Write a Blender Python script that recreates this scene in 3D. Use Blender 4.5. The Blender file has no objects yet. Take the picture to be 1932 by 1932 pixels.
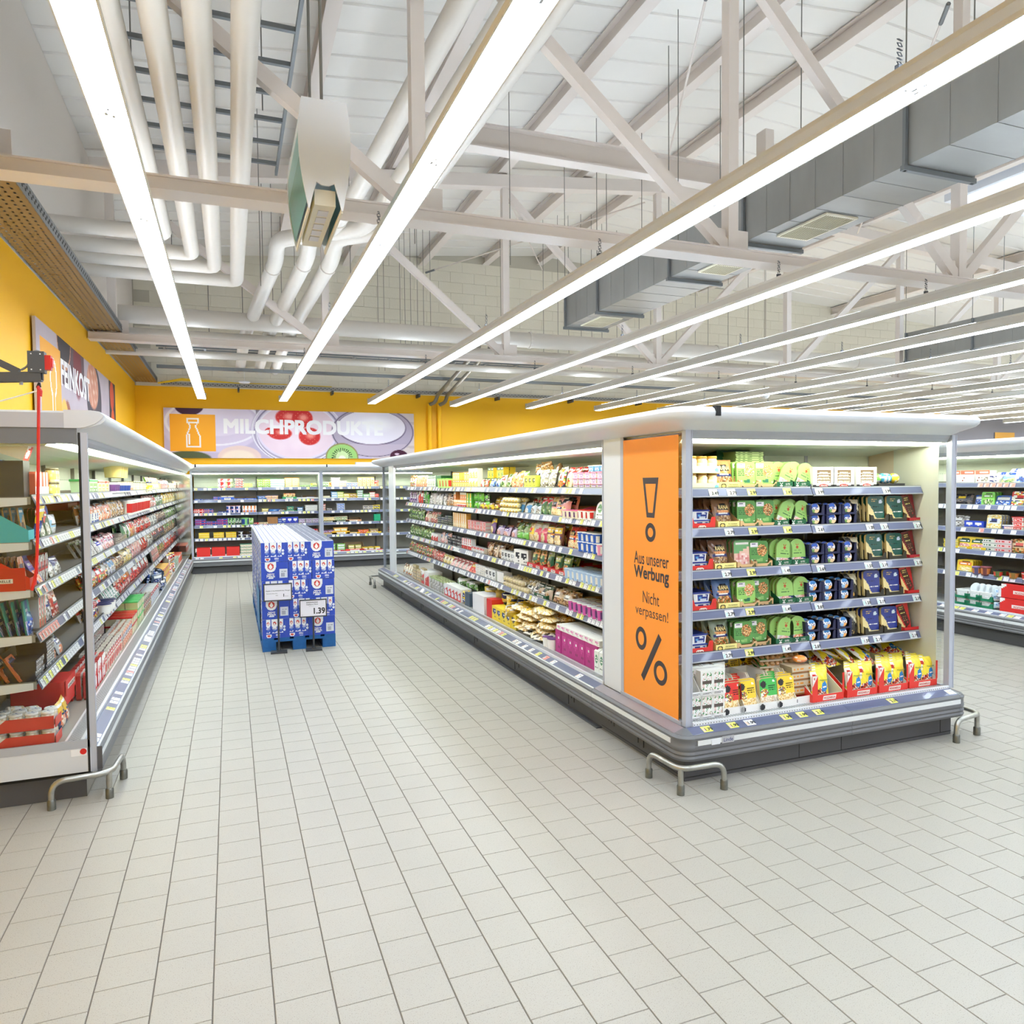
import bpy, math, random
import numpy as np
from mathutils import Matrix, Vector

# ---------------------------------------------------------------- camera, world, exposure
SC = bpy.context.scene
COL = SC.collection
FPX, YAW, PITCH, ROLL, EYE = 1387.9, 0.365581, 0.039389, -0.0090913, 1.806
_cy, _sy, _cp, _sp = math.cos(YAW), math.sin(YAW), math.cos(PITCH), math.sin(PITCH)
FW = np.array([_sy * _cp, _cy * _cp, -_sp])
RT = np.array([_cy, -_sy, 0.0])
UP = np.cross(RT, FW)
_cr, _sr = math.cos(ROLL), math.sin(ROLL)
RT, UP = RT * _cr + UP * _sr, -RT * _sr + UP * _cr
cam = bpy.data.cameras.new('camera')
cam.sensor_width = 36.0
cam.lens = FPX / 1932 * 36.0
cam.clip_start = 0.05
camo = bpy.data.objects.new('camera', cam)
COL.objects.link(camo)
camo.matrix_world = Matrix(((RT[0], UP[0], -FW[0], 0), (RT[1], UP[1], -FW[1], 0), (RT[2], UP[2], -FW[2], EYE), (0, 0, 0, 1)))
SC.camera = camo
W = bpy.data.worlds.new('world')
SC.world = W
W.use_nodes = True
W.node_tree.nodes['Background'].inputs[0].default_value = (0.80, 0.88, 1.0, 1)
W.node_tree.nodes['Background'].inputs[1].default_value = 1.5
SC.view_settings.view_transform = 'Standard'
SC.view_settings.look = 'None'
SC.view_settings.gamma = 1
SC.view_settings.use_curve_mapping = False
SC.view_settings.exposure = 0.95
try:
    cy = SC.cycles
    cy.use_denoising = True
    cy.max_bounces = 7
    cy.diffuse_bounces = 4
    cy.glossy_bounces = 2
    cy.transmission_bounces = 2
    cy.transparent_max_bounces = 10
    cy.caustics_reflective = False
    cy.caustics_refractive = False
    cy.sample_clamp_indirect = 4.0
    cy.use_adaptive_sampling = True
    cy.adaptive_threshold = 0.04
except Exception:
    pass
LAMP_W = 12.0      # radiance of the strip lamps' diffusers
UP_W = 15.0        # radiance of glow strips added on the strip lamps' tops to brighten the roof
TUBE_W = 30.0       # radiance of the tubes inside the cases

random.seed(7)
RNG = np.random.default_rng(7)


def at(px, py, ax, v):
    """point where the photograph's pixel (px, py) meets the plane axis ax = v"""
    d = FW + RT * (px - 966) / FPX - UP * (py - 966) / FPX
    o = np.array([0, 0, EYE])
    return o + d * ((v - o[ax]) / d[ax])


def lin(c):
    c = np.asarray(c, dtype=float)
    if c.max() > 1.001:
        c = c / 255.0
    return np.where(c <= 0.04045, c / 12.92, ((c + 0.055) / 1.055) ** 2.4)


# ---------------------------------------------------------------- materials
MATS = {}


def mat(name, rgb=(200, 200, 200), rough=0.5, metal=0.0, noise=0.0, nscale=8.0, emit=0.0, bump=0.0, bscale=40.0, spec=0.5, stretch=None, coat=0.0):
    if name in MATS:
        return MATS[name]
    m = bpy.data.materials.new(name)
    m.use_nodes = True
    nt = m.node_tree
    b = nt.nodes['Principled BSDF']
    c = lin(rgb)
    b.inputs['Base Color'].default_value = (*c, 1)
    b.inputs['Roughness'].default_value = rough
    b.inputs['Metallic'].default_value = metal
    b.inputs['Specular IOR Level'].default_value = spec
    if coat:
        b.inputs['Coat Weight'].default_value = coat
    if emit:
        b.inputs['Emission Color'].default_value = (*c, 1)
        b.inputs['Emission Strength'].default_value = emit
    if noise or bump:
        tc = nt.nodes.new('ShaderNodeTexCoord')
        mp = nt.nodes.new('ShaderNodeMapping')
        nt.links.new(tc.outputs['Object'], mp.inputs[0])
        if stretch:
            mp.inputs['Scale'].default_value = stretch
    if noise:
        nz = nt.nodes.new('ShaderNodeTexNoise')
        nz.inputs['Scale'].default_value = nscale
        nz.inputs['Detail'].default_value = 5
        nt.links.new(mp.outputs[0], nz.inputs['Vector'])
        mx = nt.nodes.new('ShaderNodeMix')
        mx.data_type = 'RGBA'
        mx.inputs['A'].default_value = (*(c * (1 - noise)), 1)
        mx.inputs['B'].default_value = (*np.minimum(c * (1 + noise * 0.6), 1), 1)
        nt.links.new(nz.outputs['Fac'], mx.inputs['Factor'])
        nt.links.new(mx.outputs['Result'], b.inputs['Base Color'])
    if bump:
        nb = nt.nodes.new('ShaderNodeTexNoise')
        nb.inputs['Scale'].default_value = bscale
        nt.links.new(mp.outputs[0], nb.inputs['Vector'])
        bp = nt.nodes.new('ShaderNodeBump')
        bp.inputs['Strength'].default_value = bump
        bp.inputs['Distance'].default_value = 0.01
        nt.links.new(nb.outputs['Fac'], bp.inputs['Height'])
        nt.links.new(bp.outputs[0], b.inputs['Normal'])
    MATS[name] = m
    return m


def colmat(name, rough, coat=0.0, spec=0.5, metal=0.0):
    """flat print: the colour is stored on the faces"""
    m = mat(name, (200, 200, 200), rough, metal, spec=spec, coat=coat)
    nt = m.node_tree
    a = nt.nodes.new('ShaderNodeAttribute')
    a.attribute_name = 'Col'
    nt.links.new(a.outputs['Color'], nt.nodes['Principled BSDF'].inputs['Base Color'])
    return m


def glassmat(name, tint=(0.97, 0.985, 0.975), refl=0.10, rough=0.02):
    m = bpy.data.materials.new(name)
    m.use_nodes = True
    nt = m.node_tree
    nt.nodes.clear()
    out = nt.nodes.new('ShaderNodeOutputMaterial')
    tr = nt.nodes.new('ShaderNodeBsdfTransparent')
    tr.inputs[0].default_value = (*tint, 1)
    gl = nt.nodes.new('ShaderNodeBsdfGlossy')
    gl.inputs['Roughness'].default_value = rough
    mx = nt.nodes.new('ShaderNodeMixShader')
    fr = nt.nodes.new('ShaderNodeFresnel')
    fr.inputs['IOR'].default_value = 1.45
    mt = nt.nodes.new('ShaderNodeMath')
    mt.operation = 'MULTIPLY_ADD'
    mt.inputs[1].default_value = 0.5
    mt.inputs[2].default_value = refl * 0.06
    nt.links.new(fr.outputs[0], mt.inputs[0])
    nt.links.new(mt.outputs[0], mx.inputs[0])
    nt.links.new(tr.outputs[0], mx.inputs[1])
    nt.links.new(gl.outputs[0], mx.inputs[2])
    nt.links.new(mx.outputs[0], out.inputs[0])
    MATS[name] = m
    return m


P_CARD = colmat('printed_carton', 0.45)
P_FILM = colmat('printed_film', 0.22, coat=0.4)
P_PLAS = colmat('moulded_plastic', 0.3)
P_POST = colmat('printed_poster', 0.5, spec=0.2)
WHITE = mat('case_white_enamel', (232, 236, 242), 0.3)
PANELW = mat('case_white_panel', (224, 230, 236), 0.35)
GREYP = mat('case_grey_profile', (172, 178, 188), 0.35, noise=0.06, nscale=3)
BUMP = mat('bumper_grey_plastic', (106, 107, 111), 0.38, noise=0.14, nscale=7, stretch=(1, 4, 14))
BUMPC = mat('bumper_corner_plastic', (110, 113, 118), 0.32, noise=0.08, nscale=5)
BTOP = mat('bumper_top_mauve', (138, 130, 138), 0.4, noise=0.06, nscale=9)
STRIPW = mat('bumper_white_strip', (222, 226, 228), 0.45)
KICK = mat('kick_dark_metal', (82, 82, 85), 0.45, noise=0.15, nscale=3)
BLACK = mat('black_recess', (22, 22, 23), 0.6)
RAIL = mat('price_rail_blue_grey', (94, 101, 134), 0.3, noise=0.16, nscale=2.2, stretch=(0.6, 9, 22), coat=0.3)
RAILC = mat('price_rail_clear_edge', (186, 190, 198), 0.25)
INNER = mat('case_inner_lining', (238, 246, 232), 0.4)
INNERD = mat('case_back_shaded', (128, 122, 114), 0.45)  # grey steel back, its colour darkened for the shade behind packed goods
SHELFM = mat('shelf_white_steel', (150, 149, 144), 0.35)
SHELFD = mat('shelf_dark_lip', (66, 68, 70), 0.4)
ALU = mat('post_aluminium', (182, 188, 202), 0.35, metal=0.1)
GLASS = glassmat('case_glass')
GALV = mat('galvanised_tube', (178, 178, 172), 0.3, metal=0.85, noise=0.35, nscale=25)
STEELD = mat('dark_steel', (84, 87, 92), 0.45, metal=0.5)
ZINC = mat('zinc_duct', (150, 150, 146), 0.42, metal=0.4, noise=0.18, nscale=1.5, stretch=(1, 3, 1))
ZINCD = mat('zinc_rail', (118, 122, 124), 0.45, metal=0.4)
TRUSS = mat('truss_paint', (222, 212, 203), 0.5, noise=0.05, nscale=2)
PIPE = mat('white_pipe', (214, 208, 198), 0.42, noise=0.06, nscale=2)
HOUS = mat('lamp_housing', (222, 219, 212), 0.4)
RODM = mat('hanger_rod_steel', (120, 118, 110), 0.5, metal=0.4)
ROOF = mat('roof_lining', (228, 224, 216), 0.7, noise=0.05, nscale=1.0)
BLOCK = mat('painted_block', (222, 216, 198), 0.7, bump=0.3, bscale=30)
YEL = mat('yellow_wall_paint', (255, 192, 2), 0.55, noise=0.05, nscale=1.2)
WHITEW = mat('white_wall_paint', (218, 210, 200), 0.65)
GREYW = mat('grey_wall_paint', (150, 146, 150), 0.6)
LAMP = mat('lamp_diffuser', (229, 241, 255), 0.4, emit=LAMP_W)
UPL = mat('lamp_top_slot', (229, 241, 255), 0.4, emit=UP_W)
TUBE = mat('case_tube', (250, 255, 228), 0.4, emit=TUBE_W)
REDP = mat('red_plastic', (205, 38, 34), 0.35)
INK = mat('dark_print', (62, 54, 58), 0.5)
INKB = mat('black_print', (38, 38, 42), 0.5)
INKW = mat('white_print', (240, 240, 238), 0.5)
INKR = mat('red_print', (196, 44, 38), 0.5)
INKN = mat('navy_print', (34, 48, 120), 0.5)


# ---------------------------------------------------------------- mesh helpers
class MB:
    def __init__(s):
        s.v, s.f, s.c, s.m = [], [], [], []

    def add(s, vs, fs, col=None, mi=0):
        o = len(s.v)
        s.v += [tuple(p) for p in vs]
        for i, f in enumerate(fs):
            s.f.append([o + k for k in f])
            s.c.append(col[i] if (col is not None and isinstance(col, list)) else col)
            s.m.append(mi)
        return s

    def box(s, x0, x1, y0, y1, z0, z1, col=None, mi=0):
        v = [(x0, y0, z0), (x1, y0, z0), (x1, y1, z0), (x0, y1, z0), (x0, y0, z1), (x1, y0, z1), (x1, y1, z1), (x0, y1, z1)]
        return s.add(v, [(0, 3, 2, 1), (4, 5, 6, 7), (0, 1, 5, 4), (1, 2, 6, 5), (2, 3, 7, 6), (3, 0, 4, 7)], col, mi)

    def prism(s, prof, x0, x1, col=None, mi=0, caps=True):
        """profile of (y, z) points, extruded along x"""
        n = len(prof)
        v = [(x0, y, z) for y, z in prof] + [(x1, y, z) for y, z in prof]
        f = [(i, (i + 1) % n, n + (i + 1) % n, n + i) for i in range(n)]
        if caps:
            f += [tuple(range(n - 1, -1, -1)), tuple(range(n, 2 * n))]
        return s.add(v, f, col, mi)

    def beam(s, a, b, w, h=None, col=None, mi=0, n=4, rot=0.785398):
        """bar or tube from a to b; w, h its full widths (n = 4) or diameter"""
        h = h or w
        a, b = Vector(a), Vector(b)
        d = (b - a).normalized()
        up = Vector((0, 0, 1)) if abs(d.z) < 0.95 else Vector((0, 1, 0))
        x = d.cross(up).normalized()
        y = x.cross(d).normalized()
        k = math.sqrt(2) / 2 if n == 4 else 0.5
        ring = [(math.cos(rot + 2 * math.pi * i / n) * w * k, math.sin(rot + 2 * math.pi * i / n) * h * k) for i in range(n)]
        v = [a + x * p + y * q for p, q in ring] + [b + x * p + y * q for p, q in ring]
        f = [(i, (i + 1) % n, n + (i + 1) % n, n + i) for i in range(n)] + [tuple(range(n - 1, -1, -1)), tuple(range(n, 2 * n))]
        return s.add(v, f, col, mi)

    def tube(s, pts, r, n=10, col=None, mi=0, bend=0.0, bn=5):
        """round tube along points, corners rounded by bend"""
        P = [Vector(p) for p in pts]
        if bend:
            Q = [P[0]]
            for i in range(1, len(P) - 1):
                a = P[i] + (P[i - 1] - P[i]).normalized() * min(bend, (P[i - 1] - P[i]).length * 0.49)
                c = P[i] + (P[i + 1] - P[i]).normalized() * min(bend, (P[i + 1] - P[i]).length * 0.49)
                for k in range(bn + 1):
                    t = k / bn
                    Q.append(a * (1 - t) ** 2 + P[i] * 2 * t * (1 - t) + c * t * t)
            P = Q + [P[-1]]
        rings = []
        ref = Vector((0.123, 0.456, 0.88)).normalized()
        for i, p in enumerate(P):
            d = ((P[i + 1] - p) if i == 0 else (p - P[i - 1]) if i == len(P) - 1 else (P[i + 1] - P[i - 1])).normalized()
            x = d.cross(ref).normalized()
            y = x.cross(d)
            rings.append([p + x * math.cos(2 * math.pi * k / n) * r + y * math.sin(2 * math.pi * k / n) * r for k in range(n)])
            ref = y
        v = [q for g in rings for q in g]
        f = []
        for i in range(len(P) - 1):
            for k in range(n):
                f.append((i * n + k, i * n + (k + 1) % n, (i + 1) * n + (k + 1) % n, (i + 1) * n + k))
        f += [tuple(range(n - 1, -1, -1)), tuple(range((len(P) - 1) * n, len(P) * n))]
        return s.add(v, f, col, mi)

    def lathe(s, prof, n=16, cx=0, cy=0, cols=None, mi=0, cap=True):
        """(r, z) profile turned about the z axis; cols(k, i) colours face k of band i"""
        v = [(cx + r * math.cos(2 * math.pi * k / n), cy + r * math.sin(2 * math.pi * k / n), z) for r, z in prof for k in range(n)]
        f, c = [], []
        for i in range(len(prof) - 1):
            for k in range(n):
                f.append((i * n + k, i * n + (k + 1) % n, (i + 1) * n + (k + 1) % n, (i + 1) * n + k))
                c.append(cols(k, i) if callable(cols) else cols)
        if cap:
            f.append(tuple(range(n - 1, -1, -1)))
            c.append(cols(0, 0) if callable(cols) else cols)
            f.append(tuple(range((len(prof) - 1) * n, len(prof) * n)))
            c.append(cols(0, len(prof) - 1) if callable(cols) else cols)
        return s.add(v, f, c if cols is not None else None, mi)

    def sweep(s, prof, stations, mi=0, col=None, caps=True):
        """profile (t, z) carried along stations (x, y, nx, ny); t outwards along (nx, ny)"""
        n = len(prof)
        v = [(x + nx * t, y + ny * t, z) for x, y, nx, ny in stations for t, z in prof]
        f = []
        for j in range(len(stations) - 1):
            for i in range(n):
                f.append((j * n + i, j * n + (i + 1) % n, (j + 1) * n + (i + 1) % n, (j + 1) * n + i))
        if caps:
            f += [tuple(range(n - 1, -1, -1)), tuple(range((len(stations) - 1) * n, len(stations) * n))]
        return s.add(v, f, col, mi)

    def mesh(s, name, mats, smooth=False):
        me = bpy.data.meshes.new(name)
        me.from_pydata(s.v, [], s.f)
        if not isinstance(mats, (list, tuple)):
            mats = [mats]
        for m in mats:
            me.materials.append(m)
        if any(s.m):
            me.polygons.foreach_set('material_index', s.m)
        if any(c is not None for c in s.c):
            a = me.attributes.new('Col', 'FLOAT_COLOR', 'FACE')
            base = np.array([c if c is not None else (200, 200, 200) for c in s.c], dtype=float)
            L = lin(base / 255.0 if base.max() > 1.001 else base)
            a.data.foreach_set('color', np.concatenate([L, np.ones((len(L), 1))], 1).astype(np.float32).ravel())
        if smooth:
            me.polygons.foreach_set('use_smooth', [True] * len(me.polygons))
            try:
                me.set_sharp_from_angle(angle=math.radians(40))
            except Exception:
                pass
        me.update()
        return me

    def build(s, name, mats, parent=None, smooth=False, **kw):
        return obj(name, s.mesh(name, mats, smooth), parent, **kw)


def obj(name, me, parent=None, loc=None, rot=None, mtx=None, label=None, cat=None, group=None, kind=None):
    o = bpy.data.objects.new(name, me)
    COL.objects.link(o)
    if parent is not None:
        o.parent = parent
    if loc is not None:
        o.location = loc
    if rot is not None:
        o.rotation_euler = rot
    if mtx is not None:
        o.matrix_world = mtx
    tag(o, label, cat, group, kind)
    return o


def tag(o, label=None, cat=None, group=None, kind=None):
    if label:
        o['label'] = label
    if cat:
        o['category'] = cat
    if group:
        o['group'] = group
    if kind:
        o['kind'] = kind
    return o


def empty(name, loc=(0, 0, 0), rz=0.0, label=None, cat=None, group=None, kind=None):
    o = bpy.data.objects.new(name, None)
    o.empty_display_size = 0.1
    COL.objects.link(o)
    o.location = loc
    o.rotation_euler = (0, 0, rz)
    return tag(o, label, cat, group, kind)


ORD = ('first second third fourth fifth sixth seventh eighth ninth tenth eleventh twelfth thirteenth fourteenth fifteenth sixteenth seventeenth '
       'eighteenth nineteenth twentieth').split()
TENS = {20: 'twenty', 30: 'thirty', 40: 'forty', 50: 'fifty', 60: 'sixty', 70: 'seventy', 80: 'eighty', 90: 'ninety'}


def ordw(n):
    """1 -> first ... 99 -> ninety-ninth"""
    if n <= 20:
        return ORD[n - 1]
    if n > 99:
        return 'hundred-and-' + ordw(n - 100) if n > 100 else 'hundredth'
    t, u = n // 10 * 10, n % 10
    return TENS[t] + '-' + ORD[u - 1] if u else TENS[t][:-1] + 'ieth'


# text as flat lettering meshes, in the x-z plane, facing -y, origin at the centre of its box
TXT = {}


def text_mesh(txt, h, m, bold=0.0, depth=0.0008, width=None, cond=1.0):
    key = (txt, round(h, 4), m.name, bold, depth, width, cond)
    if key in TXT:
        return TXT[key]
    cu = bpy.data.curves.new('lettering', 'FONT')
    cu.body = txt
    cu.size = 1.0
    cu.extrude = 0.0
    cu.resolution_u = 3
    ob = bpy.data.objects.new('lettering', cu)
    COL.objects.link(ob)
    dg = bpy.context.evaluated_depsgraph_get()
    me = bpy.data.meshes.new_from_object(ob.evaluated_get(dg))
    bpy.data.objects.remove(ob)
    n = len(me.vertices)
    co = np.empty(n * 3)
    me.vertices.foreach_get('co', co)
    co = co.reshape(-1, 3)
    if n:
        lo, hi = co.min(0), co.max(0)
        k = h / max(hi[1] - lo[1], 1e-6)
        kx = k * cond if width is None else width / max(hi[0] - lo[0], 1e-6)
        X = (co[:, 0] - (lo[0] + hi[0]) / 2) * kx
        Z = (co[:, 1] - (lo[1] + hi[1]) / 2) * k
        fs = [list(p.vertices) for p in me.polygons]
        b = bold * h * 1.1
        sh = [(0, 0)] if b <= 0 else [(-b, -b), (b, -b), (b, b), (-b, b), (0, 0)]
        V, Fc = [], []
        for q, (dx, dz) in enumerate(sh):
            Fc += [[i + q * n for i in f] for f in fs]
            V += [(x + dx, -q * 0.00006, z + dz) for x, z in zip(X, Z)]
        bpy.data.meshes.remove(me)
        me = bpy.data.meshes.new('lettering')
        me.from_pydata(V, [], Fc)
    me.materials.clear()
    me.materials.append(m)
    me.update()
    me.name = 'lettering'
    TXT[key] = me
    return me


def put_text(txt, h, m, parent, loc, rot=(0, 0, 0), **kw):
    return obj('lettering', text_mesh(txt, h, m, **kw), parent, loc=loc, rot=rot)
# ---------------------------------------------------------------- the setting: floor, walls, roof
XL, YB, XR, YF = -1.82, 17.35, 34.0, -7.0
# floor: grout bed, then tiles of 20 cm standing 2 mm proud
TILE = mat('floor_tile', (165, 163, 158), 0.42, spec=0.25)
_nt = TILE.node_tree
_b = _nt.nodes['Principled BSDF']
_tc = _nt.nodes.new('ShaderNodeTexCoord')
_oi = _nt.nodes.new('ShaderNodeNewGeometry')
_ns = _nt.nodes.new('ShaderNodeTexNoise')
_ns.inputs['Scale'].default_value = 260
_ns.inputs['Detail'].default_value = 2
_nt.links.new(_oi.outputs['Position'], _ns.inputs['Vector'])
_rp = _nt.nodes.new('ShaderNodeValToRGB')
_rp.color_ramp.elements[0].position = 0.30
_rp.color_ramp.elements[0].color = (*lin((130, 127, 121)), 1)
_rp.color_ramp.elements[1].position = 0.40
_rp.color_ramp.elements[1].color = (*lin((170, 167, 159)), 1)
_nt.links.new(_ns.outputs['Fac'], _rp.inputs[0])
_n2 = _nt.nodes.new('ShaderNodeTexNoise')
_n2.inputs['Scale'].default_value = 0.9
_n2.inputs['Detail'].default_value = 3
_nt.links.new(_oi.outputs['Position'], _n2.inputs['Vector'])
_r2 = _nt.nodes.new('ShaderNodeValToRGB')
_r2.color_ramp.elements[0].position = 0.3
_r2.color_ramp.elements[0].color = (0.93, 0.93, 0.92, 1)
_r2.color_ramp.elements[1].position = 0.7
_r2.color_ramp.elements[1].color = (1, 0.995, 0.98, 1)
_nt.links.new(_n2.outputs['Fac'], _r2.inputs[0])
_mx = _nt.nodes.new('ShaderNodeMix')
_mx.data_type = 'RGBA'
_mx.blend_type = 'MULTIPLY'
_mx.inputs['Factor'].default_value = 1.0
_nt.links.new(_rp.outputs[0], _mx.inputs['A'])
_nt.links.new(_r2.outputs[0], _mx.inputs['B'])
_nt.links.new(_mx.outputs['Result'], _b.inputs['Base Color'])
GROUT = mat('floor_grout', (104, 98, 90), 0.8)
floor = MB().box(XL - 0.2, XR, YF, YB + 0.2, -0.1, -0.003).build('floor', GROUT, kind='structure')
T = 0.2
GAP = 0.0015


def tile_mb(mb, x, y, z=0.0):
    a, b, c, d = x + GAP * 1.1, x + T - GAP * 1.1, y + GAP * 0.6, y + T - GAP * 0.6
    e = 0.0015
    v = [(a, c, z - 0.004), (b, c, z - 0.004), (b, d, z - 0.004), (a, d, z - 0.004), (a + e, c + e, z), (b - e, c + e, z), (b - e, d - e, z), (a + e, d - e, z)]
    mb.add(v, [(4, 5, 6, 7), (0, 1, 5, 4), (1, 2, 6, 5), (2, 3, 7, 6), (3, 0, 4, 7)])


tm = MB()
tile_mb(tm, 0, 0)
tile_me = tm.mesh('tile', TILE)
cells = []
for i in range(-9, 76):
    x = -0.0965 + T * i
    for j in range(-12, 88):
        y = 0.13 + (0.1 if i % 2 else 0.0) + T * j
        if x + T < XL or y + T > YB + 0.1:
            continue
        if (2.6 < x < 4.5 and 3.9 < y < 12.8) or (x < -0.95 and y > 5) or (y > 16.5):
            continue
        cx, cy = x + 0.1, y + 0.1
        d = np.array([cx, cy, -EYE])
        dep = d @ FW
        if dep <= 0.3:
            cells.append((1e9, x, y))
            continue
        sx, sy = 966 + FPX * (d @ RT) / dep, 966 - FPX * (d @ UP) / dep
        inside = -60 < sx < 1990 and sy < 1990
        cells.append((dep * dep if inside else 1e6 + dep, x, y))
cells.sort()
rest = MB()
for k, (q, x, y) in enumerate(cells):
    if k < 300 and q < 1e5:
        obj('tile', tile_me, floor, loc=(x, y, 0))
    else:
        tile_mb(rest, x, y)
rest.build('tile_field', TILE, floor, kind='stuff')
# plain tiled ground beyond the cases, too far to tell the pieces apart
FART = mat('far_floor_tile', (164, 161, 153), 0.32)
MB().box(15.1, XR, YF, YB, -0.004, 0.0).build('far_paving', FART, floor, kind='stuff')

# left wall: yellow below 4 m, white lining above
wl = MB().box(XL - 0.2, XL, YF, YB + 0.2, 0, 3.99).build('wall_left', YEL, kind='structure')
MB().box(XL - 0.2, XL, YF, YB + 0.2, 3.99, 6.6).build('upper_lining', WHITEW, wl)
# back wall: yellow below, painted blocks above, grey far right
wb = MB().box(XL - 0.2, 21.5, YB, YB + 0.2, 0, 3.93).build('wall_back', YEL, kind='structure')
MB().box(21.5, XR, YB, YB + 0.2, 0, 3.93).build('grey_field', GREYW, wb)
MB().box(XL - 0.2, XR, YB + 0.012, YB + 0.2, 3.93, 7.6).build('joint_bed', mat('block_joint', (188, 182, 166), 0.8), wb)
bw, bh = 0.6, 0.25
bm_ = MB()
bm_.add([(0.003, 0.0, 0.003), (bw - 0.003, 0, 0.003), (bw - 0.003, 0, bh - 0.003), (0.003, 0, bh - 0.003), (0, 0.012, 0), (bw, 0.012, 0), (bw, 0.012, bh), (0, 0.012, bh)],
        [(0, 1, 2, 3), (4, 5, 1, 0), (5, 6, 2, 1), (6, 7, 3, 2), (7, 4, 0, 3)])
block_me = bm_.mesh('block', BLOCK)
nb = 0
for r in range(13):
    for c in range(-4, 20):
        x = c * bw + (bw / 2 if r % 2 else 0)
        if x < XL or nb >= 298:
            continue
        obj('block', block_me, wb, loc=(x, YB, 3.93 + r * bh))
        nb += 1
fb = MB()
for r in range(13):
    for c in range(20, 56):
        x = c * bw + (bw / 2 if r % 2 else 0)
        v0 = [(p[0] + x, p[1] + YB, p[2] + 3.93 + r * bh) for p in bm_.v]
        fb.add(v0, bm_.f)
fb.build('block_field', BLOCK, wb, kind='stuff')
MB().box(XR, XR + 0.2, YF, YB + 0.2, 0, 7.6).build('wall_right', WHITEW, kind='structure')
MB().box(XL - 0.2, XR, YF - 0.2, YF, 0, 7.6).build('wall_front', WHITEW, kind='structure')


def roofz(x):
    return 6.62 + 0.1 * (min(x, 7.45) + 1.8) - 0.06 * max(0, x - 7.45)


# roof lining in two slopes, with a skylight opening
roof = MB()
SKX0, SKX1, SKY0, SKY1 = 12.6, 16.6, 6.2, 10.0
xs = [XL - 0.2, 7.45, SKX0, SKX1, XR]
ys = [YF, SKY0, SKY1, YB + 0.2]
for a, b in zip(xs, xs[1:]):
    for c, d in zip(ys, ys[1:]):
        if a == SKX0 and c == SKY0:
            continue
        roof.add([(a, c, roofz(a)), (b, c, roofz(b)), (b, d, roofz(b)), (a, d, roofz(a))], [(0, 3, 2, 1)])
        roof.add([(a, c, roofz(a) + 0.1), (b, c, roofz(b) + 0.1), (b, d, roofz(b) + 0.1), (a, d, roofz(a) + 0.1)], [(0, 1, 2, 3)])
ceil_ = roof.build('ceiling', ROOF, kind='structure')
# skylight: curb, translucent panes with glazing bars
sk = empty('window_1', (0, 0, 0), kind='structure')
cb = MB()
z0, z1 = roofz(SKX0), roofz(SKX1)
for (x0, x1, y0, y1) in ((SKX0 - 0.08, SKX0, SKY0 - 0.08, SKY1 + 0.08), (SKX1, SKX1 + 0.08, SKY0 - 0.08, SKY1 + 0.08), (SKX0, SKX1, SKY0 - 0.08, SKY0), (SKX0, SKX1, SKY1, SKY1 + 0.08)):
    cb.box(x0, x1, y0, y1, z1 - 0.05, z0 + 0.5)
cb.build('skylight_curb', WHITE, sk)
SKYG = mat('skylight_pane', (214, 238, 255), 0.4, emit=2.6)
MB().box(SKX0 - 0.05, SKX1 + 0.05, SKY0 - 0.05, SKY1 + 0.05, z0 + 0.5, z0 + 0.52).build('pane', SKYG, sk)
gb = MB()
for k in range(1, 12):
    y = SKY0 + (SKY1 - SKY0) * k / 12
    gb.box(SKX0, SKX1, y - 0.008, y + 0.008, z0 + 0.47, z0 + 0.5)
for k in range(1, 10):
    x = SKX0 + (SKX1 - SKX0) * k / 10
    gb.box(x - 0.008, x + 0.008, SKY0, SKY1, z0 + 0.46, z0 + 0.49)
gb.build('wire_grid', STEELD, sk)
MB().box(SKX0 - 0.3, SKX0 - 0.1, SKY0, SKY1, z0 - 0.02, z0 + 0.03).build('skylight_sill', WHITE, sk)

# purlins under the roof, one part each
for k, x in enumerate([-0.2, 1.1, 2.6, 4.4, 6.0, 7.45, 9.0, 10.6, 12.3, 17.0, 18.6]):
    z = roofz(x) - 0.02
    m = MB()
    m.box(-0.09, 0.09, YF, YB, -0.02, 0.0)
    m.box(-0.02, 0.02, YF, YB, -0.19, -0.02)
    m.box(-0.08, 0.08, YF, YB, -0.21, -0.19)
    m.build('purlin', TRUSS, ceil_, loc=(x, 0, z))
# corrugation lines of the roof sheets: shallow ribs across
rb = MB()
for k in range(48):
    y = YF + 0.5 * k + 0.1
    for a, b in ((XL, 7.4), (7.5, 12.4 if SKY0 - 0.1 < y < SKY1 + 0.1 else 20)):
        rb.add([(a, y, roofz(a) - 0.002), (b, y, roofz(b) - 0.002), (b, y + 0.03, roofz(b) - 0.002), (a, y + 0.03, roofz(a) - 0.002),
                (a, y + 0.015, roofz(a) - 0.02), (b, y + 0.015, roofz(b) - 0.02)], [(0, 4, 5, 1), (3, 2, 5, 4)])
rb.build('sheet_rib', ROOF, ceil_, kind='stuff')

# trusses across the hall
CZ = 3.87


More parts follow.
